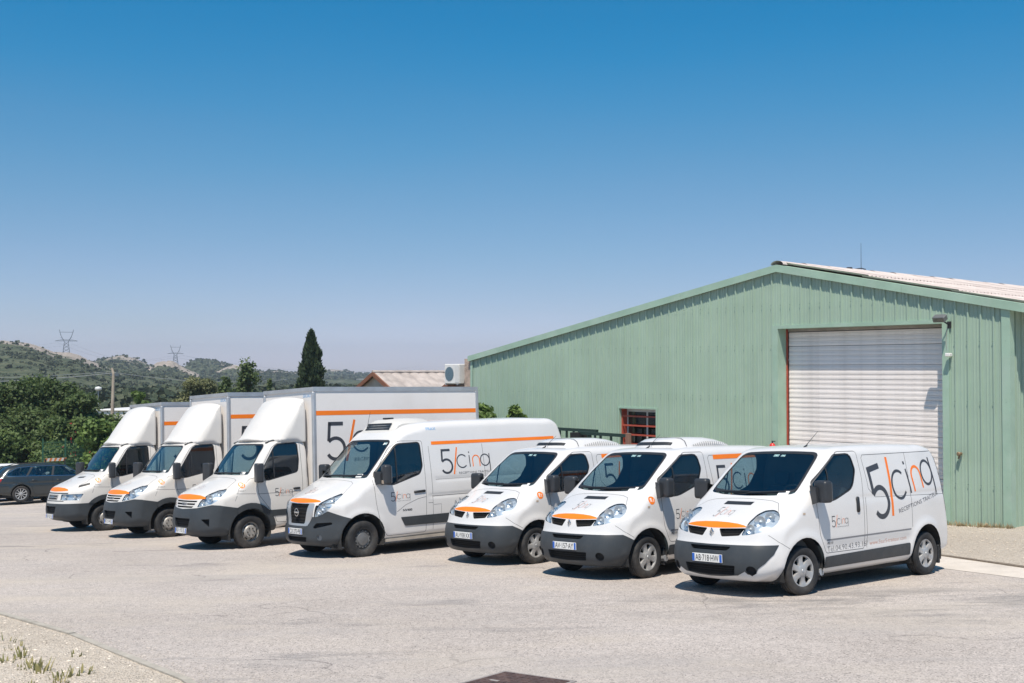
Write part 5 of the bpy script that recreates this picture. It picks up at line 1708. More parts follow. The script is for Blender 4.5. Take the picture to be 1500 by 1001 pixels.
    for k in ('L', 'R'):
        it += [(k, N_DOOR, True), (k, [(-1.60, .40), (-1.60, 2.03)], False), (k, [(-1.60, 1.045), (-5.2, 1.045)], False, .014), (k, [(-1.70, 1.365), (-5.1, 1.365)], False, .006), (k, [(-2.95, .40), (-2.95, 2.03)], False),
               (k, [(-1.49, .92), (-1.60, .92)], False), (k, [(-1.62, .88), (-1.80, .88), (-1.80, .70)], False, .006), (k, [(-.75, .80), (-.95, .92), (-1.25, 1.02), (-1.44, 1.045)], False, .008)]
    it += [('T', [(.48, .80), (.33, .82), (.05, .72), (.0, .60), (.0, -.60), (.05, -.72), (.33, -.82), (.48, -.80)], False, .007)]
    put('panel_gaps', 'Nseams', seams(fld, it), M_SEAM, r)
    put('orange_stripe', 'Nstripe', seams(fld, [('L', [(-1.68, 2.085), (-4.98, 2.085)], False, .066), ('R', [(-1.68, 2.085), (-4.98, 2.085)], False, .066)], .066, .003), M_ORANGE, r)
    for a, b in (((-.70, 1.50), (.02, 1.505)), ((0, 1.50), (.70, 1.52))): blade_wiper(r, fld, a, b)
    card(r, fld, .62, 1.515, .15, .06)
    plate_on('windscreen_sticker', 'N', fld, 'F', [(.60, 2.09), (.70, 2.09), (.70, 2.135), (.60, 2.135)], M_PAPER, r, -.002, .002)
    hz = fld.hit(np.array([[0, 0, .525]]), np.array([1.0, 0, 0]))[0]
    number_plate(bum, hz[0] + .02, 0, .525, 'CX\u00b7275\u00b7PB')
    logo_parts(fld, 'F', (-.24, 1.20), .105, 0, 1, bon, 'Nlb', False, M_LGREY, None, .6)
    logo_parts(fld, 'L', (-.615, 1.005), .175, 0, -1, r, 'Nld', True, None, None, .9)
    logo_parts(fld, 'L', (-1.87, 1.465), .49, 0, -1, r, 'Nbig', True)
    logo_parts(fld, 'R', (-3.1, 1.465), .49, 0, 1, r, 'NbigR', True)
    text_on(fld, 'L', 'FRAX', (-1.60, 2.345), .075, -1, mat('blue_letter_film', (.18, .38, .62), .5), r, 'Nfr', 0, .24, .001, 'lettering')
    text_on(fld, 'L', 'NV400', (-.88, .80), .06, -1, M_LDARK, r, 'Nbadge', 0, .22, .002, 'badge')
    # cooling unit
    n = 11; mb = MB(); vv = []
    prf = [(-.90, 2.30), (-.99, 2.42), (-1.06, 2.535), (-1.16, 2.585), (-1.5, 2.605), (-1.8, 2.60), (-1.92, 2.52), (-1.92, 2.40)]
    for j in range(n):
        t = -1 + 2 * j / (n - 1); yy = .60 * t
        for a, b in prf: vv.append((a - .05 * t * t, yy, b - .10 * abs(t) ** 4 * max(0, b - 2.3) / .3))
    m_ = len(prf)
    mb.add(vv, [(j * m_ + q, (j + 1) * m_ + q, (j + 1) * m_ + (q + 1) % m_, j * m_ + (q + 1) % m_) for j in range(n - 1) for q in range(m_)] + [tuple(range(m_)), tuple((n - 1) * m_ + q for q in range(m_))])
    cu = mb.build('cooling_unit', mat('unit_white', (.58, .57, .545), .5, var=.03), r, auto=35)
    for q, t in enumerate((.30, .55, .80)):
        zz = 2.345 + .19 * t; xx = float(np.interp(zz, [2.30, 2.42, 2.535], [-.90, -.99, -1.06])) + .004
        vv = []
        for j in range(9):
            y_ = -.44 + .88 * j / 8; k = .05 * (y_ / .6) ** 2
            vv += [(xx - k + .016, y_, zz - .020), (xx - k - .008, y_, zz + .016)]
        MB().add(vv, [(2 * j, 2 * j + 2, 2 * j + 3, 2 * j + 1) for j in range(8)]).build('air_slot', M_BLACK, cu)
    MB().bbox(-1.35, -1.18, -.08, .08, 2.59, 2.625, .008).build('filler_cap', M_BLACK, cu)
    a0 = fld.hit(np.array([[-.98, -.38, 1.8]]), np.array([0, 0, 1.0]))[0]
    MB().tube(a0, (a0[0] - .10, a0[1], a0[2] + .40), .006, .003, 5).build('aerial', M_BLACK, r)
    interior(r, fld, (-.08, 1.445), -1.56, .80, (.45, -.12, -.50), .45, .82)
    MB().box(-5.2, .55, -.78, .78, .22, .32).build('underbody', M_UNDER, r)
    MB().box(-NWB + .5, -.5, -.975, .975, .245, .30).build('sill', mat('dirty_sill', (.33, .30, .26), .7, var=.2, vscale=3), r)
    for sd in (1, -1):
        wheel_well(r, 0, .48, .52, .97, sd); wheel_well(r, -NWB, .48, .52, .99, sd)
        wheel(r, 0, sd * .873, 'steel', .70, .225, R(2)); wheel(r, -NWB, sd * .875, 'steel', .70, .225)
    return r
make_panel_van(-3.40665, 22.04378, .01399)

# ================================================================== box trucks
IW = curve1([(.2, .91), (.4, .955), (.9, .985), (1.3, .98), (1.6, .95), (2.0, .885), (2.3, .835)])
IK = curve1([(0, .24), (.9, .23), (1.2, .20), (1.5, .13), (2.2, .08), (2.4, .08)])
def i_w(x, z):
    w = IW(z) - .12 * sstep(-.2, 1.15, x) ** 1.5
    return w
def i_r(x, z):
    return .12 + .15 * sstep(.3, .9, x) * (1 - sstep(.85, 1.2, z)) + .09 * sstep(0, .4, x) * sstep(.9, 1.2, z) - .05 * sstep(-1.0, -1.35, x)
def i_shift(x, ay, z):
    y2 = ay * ay
    return x + sstep(-1.2, -.4, x) * IK(z) * (y2 + .35 * y2 * y2), z + .05 * y2 * sstep(1.9, 2.15, z) + .03 * y2 * sstep(1.0, 1.2, z) * sstep(0, .3, x)
I_PROF = [(.72, .30), (.98, .33), (1.075, .41), (1.10, .55), (1.09, .70), (1.065, .82), (1.04, .90), (1.01, 1.0), (.97, 1.08), (.90, 1.155), (.78, 1.215), (.55, 1.31), (.3, 1.415), (.14, 1.48), (.08, 1.51, 1),
          (-.15, 1.81), (-.33, 2.04), (-.44, 2.175), (-.52, 2.225), (-.68, 2.25), (-.95, 2.262), (-1.28, 2.262), (-1.355, 2.24), (-1.38, 2.16), (-1.39, 1.5), (-1.39, .60), (-1.37, .48, 1), (-.9, .42), (-.4, .36), (.3, .31)]
I_WIN = rounded([(-.20, 1.455), (-.215, 1.52), (-.62, 2.10), (-.72, 2.155), (-1.17, 2.16, .06), (-1.18, 1.8), (-1.13, 1.54, .06), (-.42, 1.395), (-.28, 1.40)], .035, 3)
I_WS = rounded([(-.80, 1.525), (-.4, 1.515), (0, 1.52), (.4, 1.515), (.80, 1.525), (.775, 1.80), (.725, 2.11), (.66, 2.15), (.33, 2.158), (0, 2.16), (-.33, 2.158), (-.66, 2.15), (-.725, 2.11), (-.775, 1.80)], .045, 2)
I_HL = rounded([(-.155, .90), (-.083, 1.028), (.069, 1.16), (.247, 1.238), (.405, 1.255), (.389, 1.162), (.299, 1.026), (.172, .955)], .025, 2)
I_OR = [(-.66, 1.075), (-.4, 1.060), (-.2, 1.055), (0, 1.052), (.2, 1.055), (.4, 1.060), (.66, 1.075), (.62, 1.11), (.45, 1.140), (.2, 1.155), (0, 1.16), (-.2, 1.155), (-.45, 1.140), (-.62, 1.11)]
I_DOOR = rounded([(-.135, 1.45), (-.18, 1.1), (-.33, .92), (-.57, .62), (-.60, .50), (-1.20, .50), (-1.235, 1.2), (-1.235, 2.17), (-.74, 2.185), (-.56, 2.09)], .05, 3)
I_BON = rounded([(.16, -.70), (.16, .70), (.45, .80), (.75, .66), (.90, .45), (.925, 0), (.90, -.45), (.75, -.66), (.45, -.80)], .05, 2)
I_FLD = None; I_SH = {}
class Flat:
    """flat flank of a box body, so that print can be laid on it"""
    def __init__(s, y): s.y = y
    def hit(s, P0, d):
        P = np.array(P0, float); P[:, 1] = s.y; return P
    def normal(s, P):
        N = np.zeros_like(P); N[:, 1] = np.sign(s.y); return N
def cab_shell(old):
    global I_FLD
    if I_FLD is None: I_FLD = Field(I_PROF, i_w, i_r, i_shift, (-1.8, -.1), (2.6, 2.7))
    s = Shell(I_FLD, (-1.5, -1.06, .2), (1.22, 1.06, 2.36), .036)
    P = {}
    for k in ('L', 'R'):
        sd = 1 if k == 'L' else -1
        s.cut(k, circle(0, .36, .47, 32), lambda c, sd=sd: c.y * sd > .4, None)
    P['ws'] = s.take(s.carve('F', I_WS, lambda c: c.x > -.9), -.002)
    P['or'] = s.take(s.carve('F', I_OR, lambda c: c.x > .4), .001)
    for k in ('L', 'R'):
        sd = 1 if k == 'L' else -1
        P['win' + k] = s.take(s.carve(k, I_WIN), -.006)
        if old:
            hl = rounded([(-.17, .985), (-.17, .835), (.36, .832), (.44, .99)], .012, 1)
        else: hl = I_HL
        P['hl' + k] = s.take(s.carve('d%s35' % k, hl, lambda c, sd=sd: c.x > 0 and c.y * sd > .2), .003, .015)
    if old:
        P['grille'] = s.take(s.carve('F', rounded([(-.34, .975), (.34, .975), (.33, .84), (-.33, .84)], .015, 1), lambda c: c.x > .4), .004, .01)
        P['g1'] = s.take(s.carve('F', [(-.01, .2), (.01, .2), (0, .19)], lambda c: c.x > 5), 0)
        top = .745
    else:
        P['g1'] = s.take(s.carve('F', rounded([(-.46, 1.035), (.46, 1.035), (.44, 1.005), (-.44, 1.005)], .006, 1), lambda c: c.x > .4), -.03, -.03)
        P['g2L'] = s.take(s.carve('F', rounded([(.12, .982), (.42, .982), (.40, .948), (.12, .948)], .006, 1), lambda c: c.x > .4), -.03, -.03)
        P['g2R'] = s.take(s.carve('F', rounded([(-.12, .982), (-.42, .982), (-.40, .948), (-.12, .948)], .006, 1), lambda c: c.x > .4), -.03, -.03)
        P['g3'] = s.take(s.carve('F', rounded([(-.38, .922), (.38, .922), (.33, .89), (-.33, .89)], .006, 1), lambda c: c.x > .4), -.03, -.03)
        top = .865
    P['intake'] = s.take(s.carve('F', rounded([(-.36, .675), (.36, .675), (.30, .50), (-.30, .50)], .02, 1), lambda c: c.x > .4), -.05, -.05)
    if not old:
        for k in ('L', 'R'):
            sd = 1 if k == 'L' else -1
            P['bv' + k] = s.take(s.carve('d%s35' % k, rounded([(-.02, .66), (.16, .665), (.15, .50)], .012, 1), lambda c, sd=sd: c.x > 0 and c.y * sd > .2), -.06, -.06)
    bf = []
    for k in ('L', 'R'):
        sd = 1 if k == 'L' else -1
        if old: pl = [(-.9, .05), (-.9, top), (.6, top), (1.2, top - .05), (1.2, .05)]
        else: pl = [(-.9, .05), (-.9, top - .02), (-.15, top + .02), (.2, .945), (.36, .93), (.62, .86), (1.0, .82), (1.0, .05)]
        bf += s.carve('d%s35' % k, pl, lambda c, sd=sd: c.x > .30 and c.y * sd > -.02, None)
    bf = s.now(bf)
    P['bumper'] = s.take(bf, .012, .016)
    for k in ('L', 'R'):
        sd = 1 if k == 'L' else -1
        fl = circle(0, .37, .575, 36)
        P['flare' + k] = s.take(s.carve(k, fl, lambda c, sd=sd: c.y * sd > .5, None), .035, .05)
        P['band' + k] = s.take(s.carve(k, [(-.40, .765), (-1.37, .765), (-1.37, .635), (-.40, .635)]), .008, .012)
        P['door' + k] = s.take(s.carve(k, I_DOOR), 0)
    P['bon'] = s.take(s.carve('T', I_BON, lambda c: c.x > 0 and c.z > 1.0, .1), 0)
    P['body'] = s.rest()
    return P

DEF_PROF = [(-.42, 2.26), (-.52, 2.36), (-.68, 2.58), (-.88, 2.84), (-1.08, 3.04), (-1.26, 3.15), (-1.36, 3.175), (-1.40, 3.17, 1), (-1.40, 2.30, 1), (-1.39, 2.20, 1), (-.6, 2.20, 1)]
DEF_FLD = None
def deflector_field():
    global DEF_FLD
    if DEF_FLD is None:
        DEF_FLD = Field(DEF_PROF, lambda x, z: .90 + 0 * x - .16 * sstep(-.9, -.3, x) - .04 * sstep(2.7, 3.2, z), lambda x, z: .17 + .1 * sstep(-.9, -.5, x) - .12 * sstep(-1.15, -1.38, x),
                        lambda x, ay, z: (x + .26 * ay * ay * sstep(-1.4, -1.0, x), z + .10 * ay * ay), (-1.8, 1.9), (.6, 3.5))
    return DEF_FLD

def make_box_truck(X, Y, dyaw, old, label, plate, dot, ztop, stripe, box_len, dscale=1.0, steer=0.0):
    key = 'old' if old else 'new'
    if key not in I_SH: I_SH[key] = cab_shell(old)
    P = I_SH[key]; fld = I_FLD; K = 'I' + key
    wb = 3.45
    r = vroot('box_truck', X, Y, dyaw, wb, label, 'truck', 'white box trucks in the row')
    put('cab', K + 'body', P['body'], M_CREAM, r)
    bon = put('bonnet', K + 'bon', P['bon'], M_CREAM, r)
    put('orange_band', K + 'or', P['or'], M_ORANGE, r)
    put('windscreen', K + 'ws', P['ws'], M_GLASS, r)
    put('windscreen_seal', K + 'wsl', lambda: seams(fld, [('F', [(a * .978, 1.855 + (b - 1.84) * .925) for a, b in I_WS], True, .032)], .03, .002), M_BLACK, r)
    bum = put('front_bumper', K + 'bum', P['bumper'], M_PLAST, r)
    put('air_intake', K + 'int', P['intake'], M_DARKV, bum)
    for zz in (.55, .60, .64):
        put('grille_slat', K + 'is%g' % zz, lambda: (lay(fld, 'F', ribbon([(-.30, zz), (.30, zz)], .012)[0], -.02), ribbon([(-.30, zz), (.30, zz)], .012)[1]), M_PLAST, bum)
    if old:
        g = put('grille', K + 'g', P['grille'], mat('grille_grey', (.25, .25, .25), .5), r)
        for zz in (.875, .935):
            put('grille_slot', K + 'gs%g' % zz, lambda: (lay(fld, 'F', ribbon([(-.29, zz), (.29, zz)], .030)[0], .006), ribbon([(-.29, zz), (.29, zz)], .030)[1]), M_DARKV, g)
        text_on(fld, 'F', 'IVECO', (-.15, .885), .075, 1, M_CHROME, g, K + 'em', 0, .30, .002, 'emblem', .009)
        put('nose_line', K + 'nl', lambda: seams(fld, [('F', [(-.70, 1.010), (.70, 1.010)], False, .026), ('F', [(-.62, .815), (.62, .815)], False, .020)], .02, .002), M_BLACK, r)
        put('bonnet_slot', K + 'bs', lambda: seams(fld, [('F', [(.02, 1.385), (.34, 1.395)], False, .030)], .03, .003), M_BLACK, r)
        put('wing_scoop', K + 'sc', lambda: seams(fld, [('dL35', [(.28, 1.175), (.50, 1.235)], False, .055), ('dR35', [(.28, 1.175), (.50, 1.235)], False, .055)], .05, .003), M_BLACK, r)
    else:
        g = put('grille', K + 'g1', P['g1'], M_DARKV, r)
        for q in ('g2L', 'g2R', 'g3'): put('grille_slot', K + q, P[q], M_DARKV, g)
        text_on(fld, 'F', 'IVECO', (-.115, .945), .062, 1, M_LGREY, g, K + 'em', 0, .23, .004, 'emblem', .006)
    for k in ('L', 'R'):
        sd = 1 if k == 'L' else -1
        h = put('headlight', K + 'hl' + k, P['hl' + k], M_LENS, r)
        put('lamp_bowl', K + 'bowl' + k, lambda: bowl_of(P['hl' + k], .06), M_BOWL, h)
        lamp_innards(h, fld, k, [(-.03, .91, .065), (.24, .91, .06)] if old else [(.0, .985, .055), (.14, 1.07, .08), (.30, 1.17, .05)])
        if not old: put('bumper_vent', K + 'bv' + k, P['bv' + k], M_DARKV, bum)
        put('wheel_arch_flare', K + 'fl' + k, P['flare' + k], M_PLAST, r)
        put('sill_band', K + 'bd' + k, P['band' + k], M_PLAST, r)
        d = put('door', K + 'door' + k, P['door' + k], M_CREAM, r)
        put('window', K + 'win' + k, P['win' + k], M_SGLASS, d)
        put('window_seal', K + 'wse' + k, lambda: seams(fld, [(k, I_WIN, True, .022), (k, [(-.56, 1.42), (-.57, 2.02)], False, .03)], .022, .001), M_BLACK, d)
        V, Fc = slab(fld, k, rounded([(-1.0, 1.17), (-1.17, 1.17), (-1.17, 1.21), (-1.0, 1.21)], .015, 1), .018, .02)
        fix(link('door_handle', mesh_from('door_handle', V, Fc, M_BLACK, True), d))
        m = MB(); T = Matrix.Translation((-.08, sd * 1.17, 1.565)) @ Matrix.Rotation(sd * R(-12), 4, 'Z')
        m.bbox(-.085, .07, -.115, .115, -.20, .20, .04, T, 3)
        mo = m.build('mirror', M_MIRR, d, auto=60)
        MB().box(-.0865, -.083, -.09, .09, -.17, .17, T).build('mirror_glass', M_CHROME, mo)
        m = MB()
        m.add([(-.16, sd * .955, 1.53), (-.16, sd * .975, 1.385), (-.36, sd * .975, 1.395), (-.30, sd * .955, 1.52), (-.09, sd * 1.10, 1.48), (-.09, sd * 1.10, 1.39), (-.17, sd * 1.10, 1.40), (-.17, sd * 1.10, 1.47)],
              [(0, 1, 5, 4), (1, 2, 6, 5), (2, 3, 7, 6), (3, 0, 4, 7), (4, 5, 6, 7)]); m.build('mirror_arm', M_MIRR, d, auto=50)
        # short dark rain gutter on the roof corner
        V, Fc = slab(fld, 'T', rounded([(-.50, sd * .70), (-.78, sd * .735), (-.80, sd * .775), (-.52, sd * .75)], .01, 1), .03, .04)
        fix(link('roof_gutter', mesh_from('roof_gutter', V, Fc, M_PLAST, False), r))
    it = []
    for k in ('L', 'R'):
        it += [(k, I_DOOR, True), (k, [(.35, 1.0), (.25, 1.25), (.0, 1.44), (-.12, 1.46)], False, .007), (k, [(-.16, 1.12), (-1.22, 1.12)], False, .009), (k, [(.32, 1.15), (-.12, 1.125)], False, .007)]
    it += [('T', [(.58, .76), (.44, .79), (.20, .70), (.16, .58), (.16, -.58), (.20, -.70), (.44, -.79), (.58, -.76)], False, .008)]
    put('panel_gaps', K + 'seams', lambda: seams(fld, it), M_SEAM, r)
    for a, b in (((-.64, 1.545), (.02, 1.55)), ((0, 1.545), (.62, 1.555))): blade_wiper(r, fld, a, b)
    card(r, fld, .62, 1.555, .14, .05)
    hz = fld.hit(np.array([[0, 0, .44]]), np.array([1.0, 0, 0]))[0]
    number_plate(bum, hz[0] + .025, 0, .42, plate, R(4))
    logo_parts(fld, 'F', (-.17, 1.23), .10, 0, 1, bon, K + 'lb', False, M_LGREY, None, .45)
    logo_parts(fld, 'L', (-.565, 1.05), .165, 0, -1, r, K + 'ld', True, None, None, .85)
    number_dot(r, fld, 'L', (.18, 1.315), -1, dot, K + dot, .06)
    text_on(fld, 'L', 'DAILY', (.25, 1.19), .036, -1, M_LGREY, r, K + 'bdg', 0, .13, 0, 'badge')
    interior(r, fld, (.05, 1.49), -1.32, .86, (.45, -.12, -.48), .45, .78)
    # air deflector on the cab roof
    df = deflector_field()
    if 'DEF' not in I_SH:
        sh = Shell(df, (-1.46, -.96, 2.16), (-.2, .96, 3.24), .04); I_SH['DEF'] = sh.rest()
    dd = put('air_deflector', 'DEF', I_SH['DEF'], mat('deflector_white', (.655, .64, .615), .42, 0, .4, var=.02, dirt=(.6, .56, .5), dscale=1.0, damt=.25), r)
    dd.scale = (1, 1, dscale); dd.location = (0, 0, 2.22 * (1 - dscale))
    # box body
    xf, xr, hw, zb = -1.46, -1.46 - box_len, 1.10, .98
    pan = mat('box_panel', (0.77, 0.745, 0.725), .4, 0, .45, var=.02, vscale=.8, dirt=(.55, .50, .45), dscale=.9, damt=.3)
    MB().bbox(xr + .03, xf - .03, -hw + .015, hw - .015, zb, ztop - .02, .01).build('box_body', pan, r)
    for y in (hw, -hw):
        ya, yb = (y - .035, y + .002) if y > 0 else (y - .002, y + .035)
        MB().box(xr, xf, ya, yb, ztop - .10, ztop).build('edge_rail', M_ALU, r)
        MB().box(xr, xf, ya, yb, zb - .10, zb + .04).build('edge_rail', M_ALU, r)
    MB().box(xf - .05, xf + .002, -hw + .036, hw - .036, ztop - .085, ztop - .002).build('edge_rail', M_ALU, r)
    MB().box(xr - .002, xr + .05, -hw + .036, hw - .036, ztop - .1, ztop - .002).build('edge_rail', M_ALU, r)
    for y in (hw, -hw):
        sgn = 1 if y > 0 else -1
        MB().bbox(xf - .075, xf + .012, min(y - sgn * .075, y + sgn * .010), max(y - sgn * .075, y + sgn * .010), zb - .10, ztop - .101, .02).build('corner_post', M_ALU, r)
        MB().bbox(xr - .012, xr + .07, min(y - sgn * .07, y + sgn * .008), max(y - sgn * .07, y + sgn * .008), zb - .10, ztop - .101, .01).build('corner_post', M_ALU, r)
        # stripe and lettering lie on the flank
        MB().box(xr + .075, xf - .08, min(y - sgn * .014, y - sgn * .0125), max(y - sgn * .014, y - sgn * .0125), stripe - .05, stripe + .05).build('orange_stripe', M_ORANGE, r)
        fl = Flat(y - sgn * .0145)
        logo_parts(fl, 'L' if y > 0 else 'R', (-1.80, 1.75) if y > 0 else (-4.1, 1.75), .84, 0, -sgn, r, K + 'box%d%g' % (sgn, ztop), True, None, None, 1.05)
    fr_ = mat('blue_letter_film', (.18, .38, .62), .5)
    tv, tf = text_mesh('GRUAU', .10, thin=.002)
    link('maker_lettering', mesh_from('maker_lettering', [(xf - .028, .62 + p[0], ztop - .22 + p[1]) for p in tv], tf, fr_), r)['kind'] = 'stuff'
    # chassis
    ch = MB().box(xr + .2, -1.3, .33, .43, .55, .75).box(xr + .2, -1.3, -.43, -.33, .55, .75)
    for q in range(6): ch.box(-1.7 - q * .75, -1.62 - q * .75, -1.0, 1.0, .75, .86)
    ch.build('chassis', M_UNDER, r)
    MB().bbox(-2.5, -1.75, .50, .92, .42, .80, .05).build('fuel_tank', M_BLACK, r)
    MB().bbox(-1.38, -.5, -.80, .80, .36, .46, .02).build('underbody', M_UNDER, r)
    MB().box(xr + .05, xr + .12, -.95, .95, .48, .58).build('underrun_bar', M_ALU, r)
    for sd in (1, -1):
        wheel_well(r, 0, .475, .50, .95, sd)
        wheel(r, 0, sd * .855, 'truck', .70, .195, steer)
        wheel(r, -wb, sd * .885, 'truck', .70, .195); wheel(r, -wb, sd * .66, 'truck', .70, .195)
        n = 14; vv = []
        for yy in (.52, 1.0):
            for i in range(n + 1):
                t = R(10) + R(160) * i / n; vv.append((-wb + .44 * math.cos(t), sd * yy, .36 + .44 * math.sin(t)))
        MB().add(vv, [(i, i + 1, n + 2 + i, n + 1 + i) for i in range(n)]).build('mudguard', M_BLACK, r)
    return r
make_box_truck(-6.06589, 24.31316, -.01316, False, 'white box truck beside the tall panel van, nearest of the three trucks', 'BD\u00b7192\u00b7JL', 'x3', 3.365, 2.79, 4.65, 1.0, R(2))
make_box_truck(-8.74072, 27.59045, .0001, False, 'white box truck in the middle of the three, with curved headlights', 'BD\u00b7514\u00b7JL', 'x2', 3.43, 2.83, 4.65, 1.03, R(2))
make_box_truck(-11.16118, 30.08284, .0002, True, 'older white box truck with square headlights at the left end of the row', '4571\u00b7ZK\u00b713', 'x1', 3.32, 2.745, 4.65, 1.06, R(2))

# ================================================================== cars at the left edge
CW = curve1([(.15, .80), (.3, .86), (.55, .905), (.8, .90), (.93, .875), (1.0, .83), (1.2, .735), (1.42, .62)])
def c_w(x, z):
    w = CW(z) - .10 * sstep(-.2, .8, x) ** 1.5 - .07 * sstep(-2.9, -3.7, x)
    for cx in (0.0, -2.76):
        d = np.sqrt((x - cx) ** 2 + (z - .31) ** 2)
        w = w + .020 * np.exp(-((d - .40) / .07) ** 2) * sstep(.25, .4, z)
    return w - .010 * np.exp(-((z - .70) / .03) ** 2)
def c_r(x, z): return .10 + .16 * sstep(.1, .6, x) * (1 - sstep(.6, .9, z)) + .05 * sstep(-2.9, -3.5, x)
def c_shift(x, ay, z):
    y2 = ay * ay
    return x + sstep(-1.6, -.3, x) * .20 * y2 - sstep(-2.6, -3.4, x) * .14 * y2, z + .05 * y2 * sstep(1.1, 1.35, z)
C_PROF = [(.60, .20), (.74, .24), (.79, .36), (.78, .52), (.73, .64), (.62, .72), (.3, .83), (-.1, .90), (-.42, .955, 1), (-.7, 1.16), (-.98, 1.335), (-1.15, 1.395), (-1.5, 1.425), (-2.1, 1.43), (-2.7, 1.41), (-3.1, 1.37), (-3.25, 1.335), (-3.4, 1.22), (-3.6, 1.0), (-3.68, .92), (-3.73, .75), (-3.76, .55), (-3.74, .40), (-3.66, .28, 1), (-3.0, .20), (-.6, .18), (.2, .18)]
C_W1 = rounded([(-.62, .975), (-1.10, 1.315), (-1.52, 1.335), (-1.60, .965)], .03, 2)
C_W2 = rounded([(-1.68, .965), (-1.60, 1.337), (-2.30, 1.325), (-2.52, .97)], .03, 2)
C_W3 = rounded([(-2.60, .97), (-2.40, 1.32), (-2.85, 1.285), (-3.22, 1.10), (-3.26, 1.0, .05)], .03, 2)
C_WS = rounded([(-.66, 1.0), (0, .995), (.66, 1.0), (.56, 1.33), (0, 1.345), (-.56, 1.33)], .04, 2)
C_RW = rounded([(-.60, 1.02), (.60, 1.02), (.52, 1.29), (-.52, 1.29)], .05, 2)
C_FLD = None; C_P = None
def make_car(loc, yaw, paint, label, rails=True):
    global C_FLD, C_P
    if C_FLD is None:
        C_FLD = Field(C_PROF, c_w, c_r, c_shift, (-4.1, -.2), (2.2, 1.9))
        s = Shell(C_FLD, (-3.9, -.98, .1), (.92, .98, 1.52), .036)
        C_P = {}
        for k in ('L', 'R'):
            sd = 1 if k == 'L' else -1
            for cx in (0, -2.76): s.cut(k, circle(cx, .315, .36), lambda c, sd=sd: c.y * sd > .35, None)
            for q, w in enumerate((C_W1, C_W2, C_W3)): C_P['w%d%s' % (q, k)] = s.take(s.carve(k, w), -.005)
            C_P['hl' + k] = s.take(s.carve('d%s35' % k, rounded([(.02, .56), (.32, .62), (.50, .70), (.30, .70), (.06, .66)], .02, 1), lambda c, sd=sd: c.x > 0 and c.y * sd > .15), .003, .01)
            C_P['tl' + k] = s.take(s.carve(k, rounded([(-3.42, .90), (-3.74, .86), (-3.76, .74), (-3.50, .76)], .02, 1)), .003, .01)
        C_P['ws'] = s.take(s.carve('F', C_WS, lambda c: -1.4 < c.x < 0), -.003)
        C_P['rw'] = s.take(s.carve('B', C_RW, lambda c: c.x < -2.9), -.003)
        C_P['dF'] = {}
        for k in ('L', 'R'):
            C_P['d1' + k] = s.take(s.carve(k, rounded([(-.45, .95), (-.40, .60), (-.48, .28), (-1.58, .28), (-1.64, .95), (-1.55, 1.36), (-1.08, 1.35)], .04, 2)), 0)
            C_P['d2' + k] = s.take(s.carve(k, rounded([(-1.645, .95), (-1.59, .28), (-2.25, .28), (-2.42, .60), (-2.56, .95), (-2.34, 1.35), (-1.57, 1.36)], .04, 2)), 0)
        C_P['body'] = s.rest()
    P = C_P; fld = C_FLD
    r = empty('parked_car', loc, yaw, label, 'car', None)
    q = Vector((0, 0, 1)).rotation_difference(UPV)
    r.rotation_mode = 'QUATERNION'; r.rotation_quaternion = q @ Matrix.Rotation(yaw, 3, 'Z').to_quaternion()
    K = 'C' + paint.name
    put('body', K + 'b', P['body'], paint, r)
    put('windscreen', K + 'ws', P['ws'], M_GLASS, r); put('rear_window', K + 'rw', P['rw'], M_SGLASS, r)
    for k in ('L', 'R'):
        sd = 1 if k == 'L' else -1
        for n, nm in (('1', 'door'), ('2', 'door')):
            d = put(nm, K + 'd' + n + k, P['d' + n + k], paint, r)
            put('window', K + 'w' + n + k, P['w%d%s' % (int(n) - 1, k)], M_SGLASS, d)
            x = -1.42 if n == '1' else -2.30
            V, Fc = slab(fld, k, rounded([(x - .09, .80), (x + .09, .795), (x + .09, .825), (x - .09, .83)], .012, 1), .02, .02)
            fix(link('door_handle', mesh_from('door_handle', V, Fc, paint, True), d))
        put('quarter_window', K + 'w3' + k, P['w2' + k], M_SGLASS, r)
        put('window_trim', K + 'wt' + k, lambda: seams(fld, [(k, [(-.60, .962), (-3.24, .985)], False, .018), (k, [(-.60, .975), (-1.10, 1.335), (-1.6, 1.352), (-2.4, 1.335), (-2.88, 1.298), (-3.24, 1.11), (-3.28, .99)], False, .014)], .016, .004), M_CHROME, r)
        put('pillar_cover', K + 'pc' + k, lambda: seams(fld, [(k, [(-1.64, .97), (-1.56, 1.33)], False, .07), (k, [(-2.56, .97), (-2.35, 1.32)], False, .06)], .06, .002), M_BLACK, r)
        put('headlight', K + 'hl' + k, P['hl' + k], M_BOWL, r)
        put('tail_light', K + 'tl' + k, P['tl' + k], mat('tail_red', (.35, .02, .02), .25), r)
        MB().bbox(-.62, -.50, sd * .88 - .0, sd * .88 + sd * .18, .94, 1.06, .03, None, 2).build('mirror', paint, r, auto=60) if sd > 0 else MB().bbox(-.62, -.50, -1.06, -.88, .94, 1.06, .03, None, 2).build('mirror', paint, r, auto=60)
        if rails:
            pts = lay(fld, 'T', [(x, sd * .56) for x in np.linspace(-1.25, -3.0, 9)], .045)
            pts[0] = lay(fld, 'T', [(-1.15, sd * .56)], 0)[0]; pts[-1] = lay(fld, 'T', [(-3.1, sd * .56)], 0)[0]
            mb = MB(); mb.path([tuple(p) for p in pts], .016, 6); mb.build('roof_rail', M_BLACK, r)
        wheel_well(r, 0, .365, .5, .86, sd); wheel_well(r, -2.76, .365, .5, .88, sd)
        wheel(r, 0, sd * .79, 'alloy', .63, .21); wheel(r, -2.76, sd * .795, 'alloy', .63, .21)
